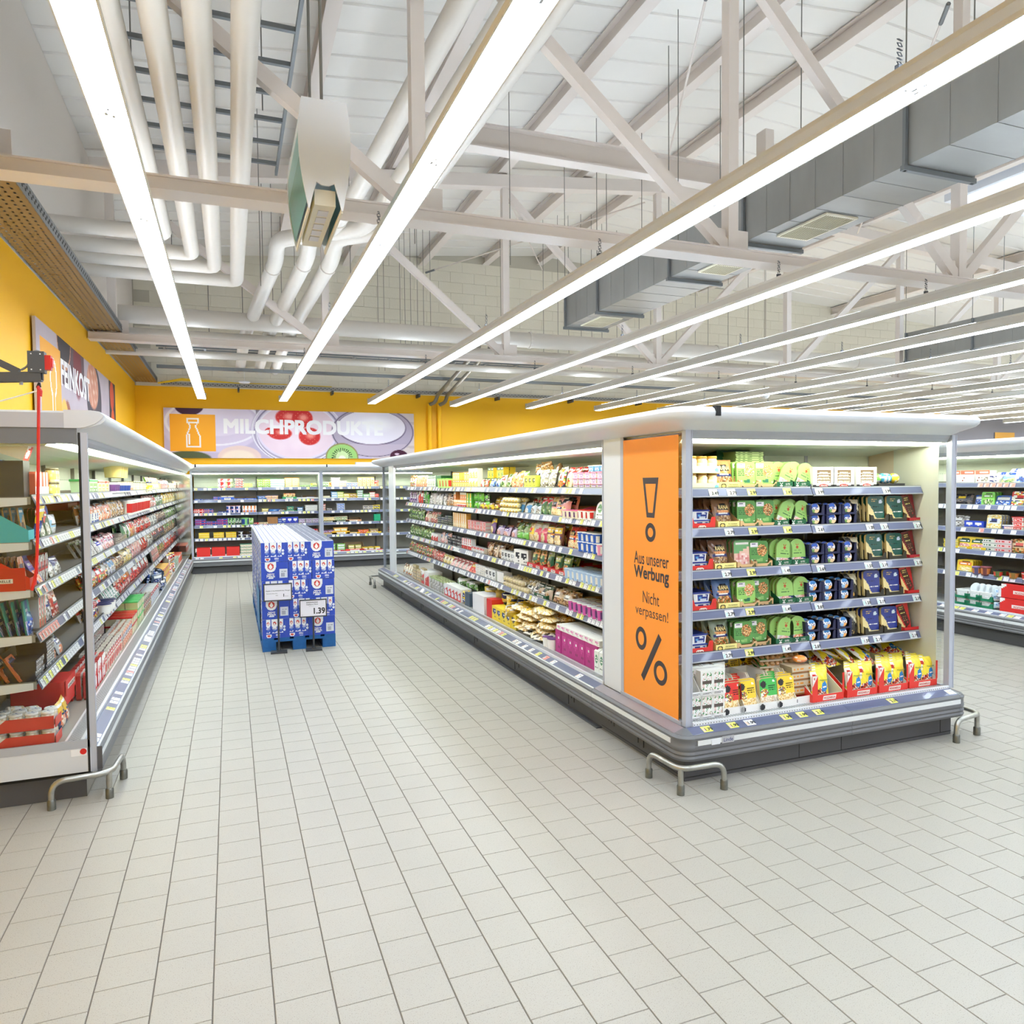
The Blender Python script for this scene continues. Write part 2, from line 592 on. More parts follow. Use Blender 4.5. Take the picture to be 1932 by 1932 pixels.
def truss(y, name_label, xs):
    t = empty('roof_truss', (0, y, 0), label=name_label, cat='truss')
    m = MB()
    m.box(XL + 0.02, 20, -0.11, 0.10, CZ, CZ + 0.014)
    m.box(XL + 0.02, 20, -0.11, 0.10, CZ + 0.086, CZ + 0.1)
    m.box(XL + 0.02, 20, -0.09, -0.07, CZ + 0.014, CZ + 0.086)
    m.build('bottom_chord', TRUSS, t)
    m = MB()
    for a, b in ((XL + 0.1, 7.45), (7.45, 20)):
        m.beam((a, 0, roofz(a) - 0.36), (b, 0, roofz(b) - 0.36), 0.2, 0.2)
    m.build('top_chord', TRUSS, t)
    nodes = xs
    for i, x in enumerate(nodes):
        MB().beam((x, 0, CZ + 0.1), (x, 0, roofz(x) - 0.44), 0.11, 0.11).build('vertical_strut', TRUSS, t)
        g = MB().box(x - 0.2, x + 0.2, -0.012, 0.012, CZ + 0.06, CZ + 0.30)
        g.build('gusset_plate', TRUSS, t)
        if i + 1 < len(nodes):
            x2 = nodes[i + 1]
            if x2 <= 7.6:
                a, b = (x, 0, roofz(x) - 0.5), (x2 - 0.05, 0, CZ + 0.12)
            else:
                a, b = (x + 0.05, 0, CZ + 0.12), (x2, 0, roofz(x2) - 0.5)
            MB().beam(a, b, 0.09, 0.11).build('diagonal_strut', TRUSS, t)
    return t


NODES = [-1.5, 1.45, 4.45, 7.45, 10.45, 13.45, 16.45, 19.45]
truss(5.82, 'pale painted steel roof truss crossing above the end display case', NODES)
truss(11.85, 'pale painted steel roof truss behind, crossing above the far end of the long case', NODES)
truss(-0.15, 'pale painted steel roof truss overhead, ahead of the one above the end case', NODES)
# a beam at mid height joining the first truss
bt = empty('cross_beam', (0, 8.9, 0), label='white I-shaped cross beam high between the two roof trusses', cat='beam')
m = MB()
m.box(2.2, 7.4, -0.1, 0.1, 5.98, 6.0)
m.box(2.2, 7.4, -0.1, 0.1, 6.26, 6.28)
m.box(2.2, 7.4, -0.012, 0.012, 6.0, 6.26)
m.build('beam_body', TRUSS, bt)
MB().box(7.35, 7.5, -0.1, 0.1, 5.9, 6.9).build('end_bracket', TRUSS, bt)
MB().box(2.15, 2.25, -0.1, 0.1, 5.9, 6.6).build('end_bracket', TRUSS, bt)
# slender bracing rods under the roof
for k, (a, b) in enumerate((((1.2, 12.2, 6.5), (4.3, 17.0, 6.75)), ((4.6, 12.1, 6.75), (7.4, 17.0, 7.05)), ((4.4, 17.0, 6.75), (7.4, 12.2, 7.05)), ((7.6, 12.1, 7.1), (12, 17.0, 6.8)), ((7.6, 6.1, 7.1), (12, 11.6, 6.8)), ((4.5, 6.2, 6.7), (7.3, 11.5, 7.0)))):
    o = empty('bracing_rod', a, label=f'{ordw(k + 1)} thin bracing rod under the white roof, counted from the yellow corner', cat='rod')
    MB().beam((0, 0, 0), (b[0] - a[0], b[1] - a[1], b[2] - a[2]), 0.03, n=6).build('rod', TRUSS, o)
    MB().beam((0, 0, 0), ((b[0] - a[0]) * 0.05, (b[1] - a[1]) * 0.05, (b[2] - a[2]) * 0.05), 0.05, n=6).build('turnbuckle', ZINCD, o)

# ---------------------------------------------------------------- strip lamps
LX = [-0.503, 1.106, 3.0, 4.905, 6.81, 8.672, 10.5, 12.35, 14.2, 16.05, 17.9, 19.75, 21.6, 23.45, 25.3, 27.2, 29.1, 31.0]
LZ = 3.607


def strip_parts(y0, y1):
    d = {}
    h = MB()
    h.prism([(-0.080, 0.0), (-0.086, 0.0), (-0.086, 0.022), (-0.036, 0.10), (-0.036, 0.125), (0.036, 0.125), (0.036, 0.10), (0.086, 0.022), (0.086, 0.0), (0.080, 0.0), (0.074, 0.006), (-0.074, 0.006)], y0, y1)
    # prism runs along x: turn it to run along y
    h.v = [(-b, a, c) for a, b, c in h.v]
    d['housing'] = h.mesh('housing', HOUS)
    f = MB()
    for sx in (-1, 1):
        f.box(sx * 0.083 - 0.004, sx * 0.083 + 0.004, y0, y1, -0.004, 0.001)
    f.box(-0.086, 0.086, y1 - 0.004, y1 + 0.006, -0.002, 0.12)
    d['edge_trim'] = f.mesh('edge_trim', HOUS)
    g = MB().box(-0.078, 0.078, y0 + 0.01, y1 - 0.01, -0.001, 0.004)
    d['diffuser'] = g.mesh('diffuser', LAMP)
    ts = MB()
    for a_, b_ in ((y0, -0.7), (0.4, 5.1), (6.5, 11.2), (12.4, y1 - 0.3)):  # added uplights, left out near the trusses to avoid hot spots
        ts.box(-0.03, 0.03, a_, b_, 0.1255, 0.127)
    d['top_slot'] = ts.mesh('top_slot', UPL)
    k = MB()
    y = y1 - 0.55
    while y > max(y0, -3):
        k.box(-0.02, -0.006, y, y + 0.03, -0.010, -0.002)
        k.box(0.012, 0.024, y + 0.02, y + 0.045, -0.010, -0.002)
        k.box(-0.052, -0.036, y + 0.03, y + 0.04, -0.008, -0.002)
        k.box(-0.004, 0.006, y - 0.04, y - 0.02, -0.008, -0.002)
        y -= 1.5
    d['lamp_holder'] = k.mesh('lamp_holder', mat('lamp_clip', (190, 196, 206), 0.4, metal=0.3))
    return d


sp = strip_parts(-6.5, 16.6)
ch = MB()
for k in range(6):
    z = 0.15 + k * 0.022
    a = 0.005 if k % 2 else 0.011
    b = 0.011 if k % 2 else 0.005
    ch.tube([(-a, -b, z), (a, -b, z + 0.002), (a, b, z + 0.024), (-a, b, z + 0.022), (-a, -b, z)], 0.0025, 5)
ch.box(-0.018, 0.018, -0.012, 0.012, 0.12, 0.155)
chain_me = ch.mesh('chain', STEELD)
where = ['over the left counter', 'beside the exit lamp', 'above the milk pallet aisle', 'above the long case', 'over the end case']
LNAMES = ['long white strip lamp above the side wall case, first in the row'] + [
    f'{ordw(k)} long white strip lamp from the yellow side wall' for k in range(2, 19)]
for k, x in enumerate(LX):
    t = empty('strip_lamp', (x, 0, LZ), label=LNAMES[k], cat='lamp', group='parallel strip lamps under the roof')
    for n in ('housing', 'edge_trim', 'diffuser', 'top_slot', 'lamp_holder'):
        if n == 'lamp_holder' and k > 5:
            continue
        obj(n, sp[n], t)
    for y in (2.66, 5.68, 8.66, 11.66, 14.66):
        if k < 12:
            obj('chain', chain_me, t, loc=(0, y, 0))

# ---------------------------------------------------------------- ducts, pipes, trays, rods
def duct(x0, x1, z0, z1, y0, y1, label, seams, grilles):
    t = empty('air_duct', ((x0 + x1) / 2, y1, z0), label=label, cat='duct')
    w = (x1 - x0) / 2
    L = y0 - y1
    ed = [0] + seams + [L]
    for a, b in zip(ed, ed[1:]):
        m = MB().box(-w, w, b, a, 0, z1 - z0)
        n = int(abs(b - a) / 0.33)
        for i in range(1, n):
            yy = a + (b - a) * i / n
            m.box(-w - 0.004, w + 0.004, yy - 0.006, yy + 0.006, -0.004, z1 - z0)
        m.build('duct_section', ZINC, t)
    for s_ in [-0.01] + seams:
        m = MB()
        m.box(-w - 0.05, w + 0.05, s_ - 0.02, s_ + 0.02, -0.05, -0.008)
        m.box(-w - 0.035, -w - 0.005, s_ - 0.015, s_ + 0.015, -0.05, z1 - z0)
        m.box(w + 0.005, w + 0.035, s_ - 0.015, s_ + 0.015, -0.05, z1 - z0)
        m.build('hanger_rail', ZINCD, t)
        for sx in (-1, 1):
            MB().beam((sx * (w + 0.02), s_, z1 - z0), (sx * (w + 0.02), s_, roofz((x0 + x1) / 2) - z0 - 0.1), 0.012, n=6).build('hanger_rod', RODM, t)
    for (gy, gl) in grilles:
        m = MB()
        m.box(-0.2, 0.2, gy - gl / 2, gy + gl / 2, -0.022, -0.004)
        g = m.build('air_grille', mat('grille_cream', (226, 220, 196), 0.5), t)
        q = MB()
        for i in range(14):
            u = -0.17 + i * 0.34 / 13
            q.box(u - 0.004, u + 0.004, gy - gl / 2 + 0.03, gy - 0.01, -0.026, -0.021)
            q.box(u - 0.004, u + 0.004, gy + 0.01, gy + gl / 2 - 0.03, -0.026, -0.021)
        q.build('grille_slot', mat('grille_dark', (150, 140, 112), 0.6), g)
    return t


duct(5.28, 6.02, 4.4, 4.9, -3.0, 11.2, 'large grey zinc air duct running through the trusses above the long case', [-1.15, -3.1, -4.55, -6.6, -8.9, -11.3], [(-0.55, 0.7), (-3.8, 0.7), (-5.2, 0.7)])
duct(13.35, 14.15, 4.3, 4.88, -3.0, 11.6, 'grey zinc air duct beyond, high over the far aisles', [-1.5, -3.4, -5.6, -8.0], [(-2.4, 0.7)])


def pipe(pts, r, label, bend=0.0, m=None, cuffs=()):
    t = empty('pipe', pts[0], label=label, cat='pipe')
    o = Vector(pts[0])
    MB().tube([Vector(p) - o for p in pts], r, 14, bend=bend).build('pipe_run', m or PIPE, t, smooth=True)
    for c, d in cuffs:
        MB().beam(Vector(c) - o - Vector(d) * 0.02, Vector(c) - o + Vector(d) * 0.02, r * 2.25, n=14).build('clamp_ring', m or PIPE, t)
    return t


for k, (x, y, z) in enumerate(((-0.62, 9.15, 4.62), (-0.36, 9.75, 4.6), (-0.12, 10.25, 4.6), (0.15, 10.85, 4.6))):
    pipe([(x, -2, z), (x, y, z), (XL + 0.01, y, z)], 0.085, f'{ordw(k + 1)} fat white pipe of the bundle bending toward the yellow side wall', bend=0.12)
for k, (x, y) in enumerate(((0.92, 10.2), (1.3, 9.9), (1.62, 9.9))):
    x2, y2 = x - 0.28, y + 0.1
    pipe([(x + 0.9, 5.0, 5.6), (x + 0.45, y - 1.4, 5.05), (x + 0.3, y - 0.7, 4.95), (x2, y2 - 0.3, 4.95), (x2, y2 + 0.1, 4.8), (x2 - 0.35, y2 + 3.2, 4.35), (x2 - 0.38, 16.9, 4.3)], 0.1,
         f'{ordw(k + 1)} white elbowed drain pipe descending behind the exit lamp', bend=0.14, cuffs=(((x + 0.37, y - 1.05, 5.0), Vector((0.2, 0.97, 0.1))), ((x2 - 0.03, y2 + 0.35, 4.76), Vector((-0.1, 0.98, -0.15)))))
pipe([(XL, 12.6, 4.42), (20, 12.6, 4.42)], 0.135, 'thickest white pipe crossing the hall just behind the second truss', cuffs=tuple(((x, 12.6, 4.42), (1, 0, 0)) for x in (5.2, 9.3, 13.0)))
pipe([(XL, 12.95, 4.18), (20, 12.95, 4.18)], 0.11, 'white pipe crossing below and behind the thickest pipe')
pipe([(XL, 13.5, 4.0), (20, 13.5, 4.0)], 0.055, 'thin cream pipe crossing lowest under the two thick pipes')
pipe([(XL, 14.1, 4.12), (20, 14.1, 4.12)], 0.05, 'thin pale pipe crossing the hall near the block wall')
GREYPIPE = mat('grey_pipe', (128, 124, 112), 0.4, metal=0.3)
for k, x in enumerate((4.62, 4.86)):
    pipe([(x - 0.35, 13.6, 4.55), (x + 0.1, 14.1, 4.95), (x + 0.1, 14.1, 4.5), (x + 0.02, 17.0, 3.9), (x, 17.1, 3.75), (x - 0.1, 17.28, 3.7)], 0.045, f'{ordw(k + 1)} dark grey pipe looping down to the yellow back wall', bend=0.1, m=GREYPIPE)
    pipe([(x - 0.1, 17.28, 3.72), (x - 0.1, 17.28, 2.2)], 0.05, f'{ordw(k + 1)} yellow painted pipe running down the yellow back wall', m=YEL)

# perforated cable tray along the left wall
tray = empty('cable_tray', (XL, 0, 4.0), label='wide perforated metal cable tray along the top of the yellow side wall', cat='tray')
TRAYM = mat('tray_tan', (150, 124, 78), 0.5, metal=0.2)
m = MB()
y = 4.2
W0, W1 = 0.02, 0.43
while y < 17.3:
    if abs(y - 11.85) > 0.14:
        m.add([(W0, y, 0), (W1, y, 0), (W1, y + 0.055, 0), (W0, y + 0.055, 0)], [(0, 3, 2, 1)])
    y += 0.09
for k in range(7):
    x = W0 + (W1 - W0) * (k + 0.5) / 7
    m.add([(x - 0.02, 4.2, 0.001), (x + 0.02, 4.2, 0.001), (x + 0.02, 17.3, 0.001), (x - 0.02, 17.3, 0.001)], [(0, 3, 2, 1)])
m.box(W0, W1, 2.0, 4.2, 0, 0.004)
m.build('tray_floor', TRAYM, tray)
MB().box(W1, W1 + 0.006, 2.0, 17.3, -0.005, 0.11).build('tray_side', ZINCD, tray)
MB().box(W0, W1, 2.0, 17.3, 0.1, 0.104).build('tray_cover', ZINCD, tray)
m = MB()
for i in range(140):
    yy = 4.3 + i * 0.093
    m.box(W1 + 0.005, W1 + 0.009, yy, yy + 0.02, 0.03, 0.05)
    m.box(W1 + 0.005, W1 + 0.009, yy + 0.045, yy + 0.065, 0.06, 0.08)
m.build('tray_hole', BLACK, tray)
# slim tray and trunking along the back wall
bt = empty('cable_trunking', (0, YB - 0.3, 3.93), label='long grey perforated cable trunking along the top of the yellow back wall', cat='trunking')
m = MB().box(-1.3, 20, 0.0, 0.12, 0, 0.07)
m.build('channel', ZINC, bt)
m = MB()
for i in range(300):
    x = -1.25 + i * 0.045
    m.box(x, x + 0.026, -0.004, 0.0, 0.015 + 0.02 * (i % 2), 0.03 + 0.02 * (i % 2))
m.build('channel_slot', BLACK, bt)
MB().box(-1.3, 20, -0.9, -0.8, 0.22, 0.28).build('upper_channel', ZINCD, bt)
for k in range(9):
    MB().box(0.2 + 2 * k, 0.24 + 2 * k, 0.0, 0.3, -0.08, 0.0).build('wall_bracket', STEELD, bt)
yc = MB()
for j in range(3):
    yc.tube([(-1.35, -0.1 + j * 0.04, 0.02), (-0.9, 0.0, 0.14 - j * 0.02), (0.2, 0.03, 0.09), (1.2, 0.03, 0.1), (2.2, 0.03, 0.085)], 0.01, 6)
yc.build('yellow_cable', mat('yellow_cable', (228, 190, 20), 0.5), bt)

# cable ladders high at the left
for k, (x0, x1, y0, z) in enumerate(((-1.1, 0.9, 8.0, 5.6), (-1.2, 1.0, 14.9, 4.35))):
    t = empty('cable_ladder', (x0, y0, z), label=('grey metal cable ladder hanging high beside the pipe bundle', 'grey metal cable ladder under the roof near the back wall')[k], cat='ladder')
    if k == 0:
        MB().box(0, 0.03, -3.2, 1.6, 0, 0.06).build('side_rail', ZINCD, t)
        MB().box(1.7, 1.73, -3.2, 1.6, 0, 0.06).build('side_rail', ZINCD, t)
        for i in range(9):
            MB().box(0, 1.73, -3.1 + i * 0.55, -3.06 + i * 0.55, 0.01, 0.05).build('rung', ZINCD, t)
    else:
        MB().box(0, 8.2, 0, 0.04, 0, 0.07).build('side_rail', ZINCD, t)
        MB().box(0, 8.2, 0.5, 0.54, 0, 0.07).build('side_rail', ZINCD, t)
        for i in range(12):
            MB().box(0.1 + i * 0.7, 0.14 + i * 0.7, 0, 0.54, 0.01, 0.05).build('rung', ZINCD, t)
    for i in range(3):
        MB().beam((0.3 + i * 0.6, 0.1, 0.05), (0.3 + i * 0.6, 0.1, roofz(x0) - z), 0.014, n=6).build('hanger_rod', RODM, t)

# thin hanging rods and cables from the roof
rodlist = [(3.05, 15.9), (3.18, 15.9), (3.42, 15.4), (3.5, 15.3), (3.6, 15.2), (3.72, 15.1), (3.9, 15.3), (4.05, 15.3), (5.6, 15.2), (5.75, 15.2), (6.35, 14.6), (6.6, 14.4), (6.85, 14.4), (7.1, 14.3), (7.35, 14.3),
           (7.6, 14.3), (8.3, 14.9), (8.7, 14.6), (9.0, 14.6), (9.4, 14.7), (9.75, 14.7), (10.2, 14.6), (10.7, 14.8), (11.2, 14.7), (11.7, 14.6), (12.3, 14.7), (12.8, 14.6), (1.0, 14.8), (1.25, 14.8), (0.6, 13.2), (0.75, 13.2),
           (2.0, 8.2), (3.3, 8.6), (5.0, 7.5), (1.7, 10.9), (0.45, 10.6)]
for k, (x, y) in enumerate(rodlist):
    zb = 4.25 if y > 13.9 else 4.5 if y < 12 else 4.6
    if y == 14.8 and x < 2:
        zb = 3.95
    o = empty('hanging_rod', (x, y, zb), label=f'{ordw(k + 1)} thin steel hanging rod under the roof, of those above the pipes', cat='rod', group='thin hanging rods above the pipes')
    MB().beam((0, 0, 0), (0, 0, roofz(x) - zb), 0.011, n=5).build('rod', RODM, o)
# small ceiling pendant and a dome lamp
pl = empty('smoke_detector', (0.33, 16.3, 3.94), label='small white disc hanging from a wire before the yellow back wall', cat='detector')
MB().lathe([(0.02, 0.03), (0.10, 0.02), (0.12, 0.0), (0.10, -0.015), (0.0, -0.018)], 20).build('disc', WHITE, pl, smooth=True)
MB().beam((0, 0, 0.03), (0, 0, 1.2), 0.006, n=5).build('wire', WHITE, pl)
for k, (x, y, z, lb) in enumerate(((12.1, 14.5, 3.88, 'round white dome under the pipes above the far strip lamps'), (11.6, 6.9, 4.05, 'round cream dome hanging beside the second zinc duct'))):
    o = empty('ceiling_dome', (x, y, z), label=lb, cat='speaker')
    MB().lathe([(0.12, 0.12), (0.14, 0.05), (0.13, -0.02), (0.09, -0.08), (0.0, -0.1)], 20).build('dome', WHITE, o, smooth=True)
    MB().beam((0, 0, 0.1), (0, 0, roofz(x) - z - 0.3), 0.012, n=5).build('wire', RODM, o)

# hanging double-faced lamp box near the top
ex = empty('exit_lamp', (0.555, 4.43, 3.40), label='white curved lamp box with a green and white picture face hanging under the roof', cat='lamp')
pr = [(0.098, 0.0)]
for k in range(1, 13):
    a = k / 12
    pr.append((0.098 + 0.05 * math.sin(math.pi * a * 0.8), 0.62 * a))
prof = [(p, q) for p, q in pr] + [(-p, q) for p, q in reversed(pr)]
prof += [(-0.09, 0.0), (-0.078, 0.05), (-0.05, 0.15), (-0.02, 0.135), (0.02, 0.135), (0.05, 0.15), (0.078, 0.05), (0.09, 0.0)]
for (a, b) in ((-0.012, 0.0), (0.82, 0.832)):
    m = MB()
    n = len(prof)
    v = [(p, a, q) for p, q in prof] + [(p, b, q) for p, q in prof]
    m.add(v, [(i, (i + 1) % n, n + (i + 1) % n, n + i) for i in range(n)] + [tuple(range(n - 1, -1, -1)), tuple(range(n, 2 * n))])
    m.build('end_cap', WHITE, ex)
m = MB()
for sx in (-1, 1):
    for (p, q), (p2, q2) in zip(pr[1:], pr[2:]):
        c = (226, 240, 246) if q > 0.45 else (58, 138, 128) if q < 0.30 else (120, 180, 186)
        m.add([(sx * (p - 0.006), 0, q), (sx * (p - 0.006), 0.82, q), (sx * (p2 - 0.006), 0.82, q2), (sx * (p2 - 0.006), 0, q2)], [(0, 1, 2, 3)], col=c)
m.build('picture_face', P_PLAS, ex)
m = MB().box(-0.06, 0.06, 0.02, 0.80, 0.03, 0.12).box(-0.098, -0.088, 0, 0.82, -0.01, 0.02).box(0.088, 0.098, 0, 0.82, -0.01, 0.02)
m.build('bottom_tray', mat('lamp_cream', (222, 214, 192), 0.5), ex)
m = MB()
for k in range(5):
    m.box(-0.03, 0.03, 0.10 + k * 0.12, 0.19 + k * 0.12, 0.025, 0.031)
m.build('lens', mat('lens_grey', (206, 204, 206), 0.3), ex)
MB().beam((0, 0.1, 0.6), (0, 0.1, 2.6), 0.02, n=6).build('hanging_rod', RODM, ex)
MB().beam((0, 0.72, 0.6), (0, 0.72, 2.6), 0.02, n=6).build('hanging_rod', RODM, ex)
# ---------------------------------------------------------------- refrigerated cases
# local frame of a case: x along its front, y inwards from the bumper's face, z up
SHZ = [1.76, 1.505, 1.235, 0.975, 0.705]       # top edges of the five shelves' price rails
DECK = 0.325                                     # bottom deck
SY = 0.32                                        # shelf fronts stand back this far from the bumper


def bump_prof(o=0.0):
    # (t outwards, z)
    return [(-0.03, 0.145), (-0.005, 0.150), (0.0, 0.165), (-0.006, 0.178), (0.0, 0.19), (-0.006, 0.205), (0.0, 0.218), (0.0, 0.236), (-0.003, 0.24),
            (-0.003, 0.272), (0.0, 0.276), (0.0, 0.286), (-0.012, 0.300), (-0.03, 0.300), (-0.06, 0.28)]


TOPPROF = [(-0.022, 0.299), (-0.024, 0.303), (-0.088, 0.326), (-0.092, 0.318), (-0.05, 0.28)]
CANPROF = [(-0.14, 2.112), (-0.10, 2.112), (-0.09, 2.116), (-0.05, 2.134), (0.0, 2.15), (0.045, 2.165), (0.068, 2.185), (0.072, 2.205), (0.06, 2.225), (0.04, 2.236), (0.01, 2.241), (-0.14, 2.241)]
CANN = mat('canopy_white_plastic', (228, 235, 244), 0.28)

TAGW, TAGY, TAGR = (238, 240, 244), (232, 232, 112), (238, 150, 140)


def tag_mesh(col, w, h, digits=True, seed=0):
    """one price ticket: a thin card with its printed price as flat marks"""
    m = MB()
    m.add([(-w / 2, 0, 0), (w / 2, 0, 0), (w / 2, 0, h), (-w / 2, 0, h)], [(0, 1, 2, 3)], col)
    m.add([(-w / 2, 0.001, 0), (w / 2, 0.001, 0), (w / 2, 0.001, h), (-w / 2, 0.001, h)], [(3, 2, 1, 0)], (225, 225, 225))
    r = random.Random(seed)
    e = -0.0006
    if digits:
        x = w * 0.02
        for k in range(3):
            ww = w * 0.11
            for q in range(2):
                zz = h * (0.18 + 0.32 * q)
                m.add([(x, e, zz), (x + ww * 0.35, e, zz), (x + ww * 0.35, e, zz + h * 0.24), (x, e, zz + h * 0.24)], [(0, 1, 2, 3)], (60, 66, 84))
            m.add([(x, e, h * 0.62), (x + ww * 0.8, e, h * 0.62), (x + ww * 0.8, e, h * 0.7), (x, e, h * 0.7)], [(0, 1, 2, 3)], (60, 66, 84))
            x += w * 0.15
    m.add([(-w * 0.44, e, h * 0.8), (w * 0.1, e, h * 0.8), (w * 0.1, e, h * 0.86), (-w * 0.44, e, h * 0.86)], [(0, 1, 2, 3)], (150, 154, 168))
    c2 = r.choice([(228, 206, 190), (196, 224, 226), (214, 210, 220)])
    m.add([(-w * 0.46, e, h * 0.1), (-w * 0.22, e, h * 0.1), (-w * 0.22, e, h * 0.7), (-w * 0.46, e, h * 0.7)], [(0, 1, 2, 3)], c2)
    return m.mesh('price_tag', P_CARD)


TAGS = {}


def get_tag(kind, w, h, digits=True):
    k = (kind, w, h, digits)
    if k not in TAGS:
        TAGS[k] = tag_mesh({'w': TAGW, 'y': TAGY, 'r': TAGR}[kind], w, h, digits, len(TAGS))
    return TAGS[k]


RZ0, RZ1 = -0.052, 0.0         # price rail: bottom and top, relative to the shelf's top edge
RTILT = math.atan2(0.022, 0.052)


def shelf_parts(case, s0, s1, z, tags, y=SY, depth=0.42, brackets=True):
    """one shelf with its price rail and tickets; tags = [(kind, s, text or None)]"""
    sh = MB()
    sh.box(s0, s1, y + 0.004, y + depth, z - 0.026, z - 0.012)
    sh.box(s0 - 0.004, s0, y + 0.004, y + depth, z - 0.05, z - 0.008)
    sh.box(s1, s1 + 0.004, y + 0.004, y + depth, z - 0.05, z - 0.008)
    bk = MB()
    if brackets:
        for s_ in (s0 - 0.006, s1 + 0.004):
            bk.add([(s_, y + 0.02, z - 0.052), (s_ + 0.004, y + 0.02, z - 0.052), (s_ + 0.004, y + 0.62, z - 0.10), (s_, y + 0.62, z - 0.10), (s_, y + 0.02, z - 0.012), (s_ + 0.004, y + 0.02, z - 0.012), (s_ + 0.004, y + 0.62, z - 0.012), (s_, y + 0.62, z - 0.012)],
                   [(0, 3, 2, 1), (4, 5, 6, 7), (0, 1, 5, 4), (1, 2, 6, 5), (2, 3, 7, 6), (3, 0, 4, 7)])
    s = sh.build('shelf', SHELFM, case)
    MB().box(s0, s1, y - 0.002, y + 0.012, z - 0.012, z + 0.006).build('front_lip', SHELFD, s)
    if brackets:
        bk.build('shelf_bracket', WHITE, s)
    r = MB()
    r.prism([(y, z + RZ1 - 0.002), (y + 0.004, z + RZ1), (y - 0.018, z + RZ0), (y - 0.023, z + RZ0), (y - 0.001, z + RZ1 - 0.001)], s0, s1)
    r.build('price_rail', RAIL, s)
    c = MB()
    c.prism([(y - 0.023, z + RZ0 - 0.004), (y - 0.019, z + RZ0 - 0.004), (y - 0.019, z + RZ0 + 0.004), (y - 0.025, z + RZ0 + 0.004)], s0, s1)
    c.prism([(y - 0.003, z - 0.004), (y + 0.003, z - 0.004), (y + 0.003, z + 0.003), (y - 0.003, z + 0.003)], s0, s1)
    c.build('rail_edge', RAILC, s)
    for kd, ss, tx in tags:
        if not (s0 < ss < s1):
            continue
        o = obj('price_tag', get_tag(kd, 0.066 if tx else 0.06, 0.046, not tx), s, loc=(ss, y - 0.0245, z + RZ0 + 0.003), rot=(-RTILT, 0, 0))
        if tx:
            me = text_mesh(tx, 0.0225, INKB, bold=0.035)
            t = obj('lettering', me, s, loc=(ss + 0.012, y - 0.0252 + 0.006, z + RZ0 + 0.003 + 0.018), rot=(-RTILT, 0, 0))
    return s


def rnd_tags(s0, s1, seed, dens=0.72, step=0.071, yel=0.18, red=0.04):
    r = random.Random(seed)
    out = []
    s_ = s0 + 0.05
    run = 0
    while s_ < s1 - 0.04:
        if r.random() < dens:
            q = r.random()
            out.append(('y' if q < yel else 'r' if q < yel + red else 'w', s_, None))
        s_ += step
    return out


def case_shell(case, L, kick=(0.0, 0.0), s_open=(0.0, None), body=True, depth=1.07, plain_top=(), lit=True, backs=(), tubes=None):
    """everything of a straight case but shelves: kick, bumper, rails, deck, back, canopy"""
    so0, so1 = s_open[0], s_open[1] if s_open[1] is not None else L
    MB().box(kick[0], L - kick[1], 0.085, 0.12, 0.0, 0.15).box(kick[0], L - kick[1], 0.075, 0.085, 0.0, 0.012).build('kick_plate', KICK, case)
    MB().box(kick[0] + 0.01, L - kick[1] - 0.01, 0.05, 0.125, 0.128, 0.155).build('kick_recess', BLACK, case)


def straight(prof, s0, s1):
    """stations along the local front"""
    return [(s0, 0, 0, -1), (s1, 0, 0, -1)]


def front_run(case, s0, s1, rail=True, seams=()):
    ed = [s0] + [q for q in seams if s0 < q < s1] + [s1]
    for a, b in zip(ed, ed[1:]):
        MB().sweep(bump_prof(), straight(None, a, b - 0.003)).build('bumper', BUMP, case)
        MB().box(a, b - 0.003, -0.001, 0.003, 0.241, 0.271).build('bumper_strip', STRIPW, case)
    t = MB().sweep(TOPPROF, straight(None, s0, s1))
    t.build('bottom_price_rail' if rail else 'bumper_top', RAIL if rail else BTOP, case)
    MB().prism([(0.014, 0.300), (0.024, 0.305), (0.03, 0.302), (0.02, 0.296)], s0, s1).build('rail_edge', RAILC, case)


def bottom_tags(case, tags):
    ang = math.atan2(0.064, 0.023)
    for kd, ss, tx in tags:
        z0, y0 = 0.3055, 0.029
        obj('price_tag', get_tag(kd, 0.066, 0.052, not tx), case, loc=(ss, y0, z0), rot=(-ang, 0, 0))
        if tx:
            obj('lettering', text_mesh(tx, 0.024, INKB, bold=0.035), case, loc=(ss + 0.012, y0 + 0.020, z0 + 0.0088), rot=(-ang, 0, 0))


def grille(case, s0, s1, fine=False):
    m = MB()
    m.box(s0, s1, 0.092, 0.104, 0.318, 0.346)
    m.add([(s0, 0.104, 0.344), (s1, 0.104, 0.344), (s1, 0.20, 0.33), (s0, 0.20, 0.33)], [(0, 1, 2, 3)])
    g = m.build('air_grille', WHITE, case)
    q = MB()
    n = int((s1 - s0) / 0.02)
    for i in range(n):
        s_ = s0 + 0.01 + i * 0.02
        if fine:
            q.add([(s_ - 0.003, 0.0915, 0.330), (s_ + 0.003, 0.0915, 0.330), (s_ + 0.003, 0.0915, 0.336), (s_ - 0.003, 0.0915, 0.336)], [(0, 1, 2, 3)])
        q.add([(s_ - 0.004, 0.112, 0.3436), (s_ + 0.004, 0.112, 0.3436), (s_ + 0.004, 0.185, 0.3330), (s_ - 0.004, 0.185, 0.3330)], [(0, 1, 2, 3)])
    q.build('grille_slot', mat('slot_grey', (70, 70, 68), 0.6), g)


INNERL = mat('case_back_pale', (170, 167, 158), 0.45)


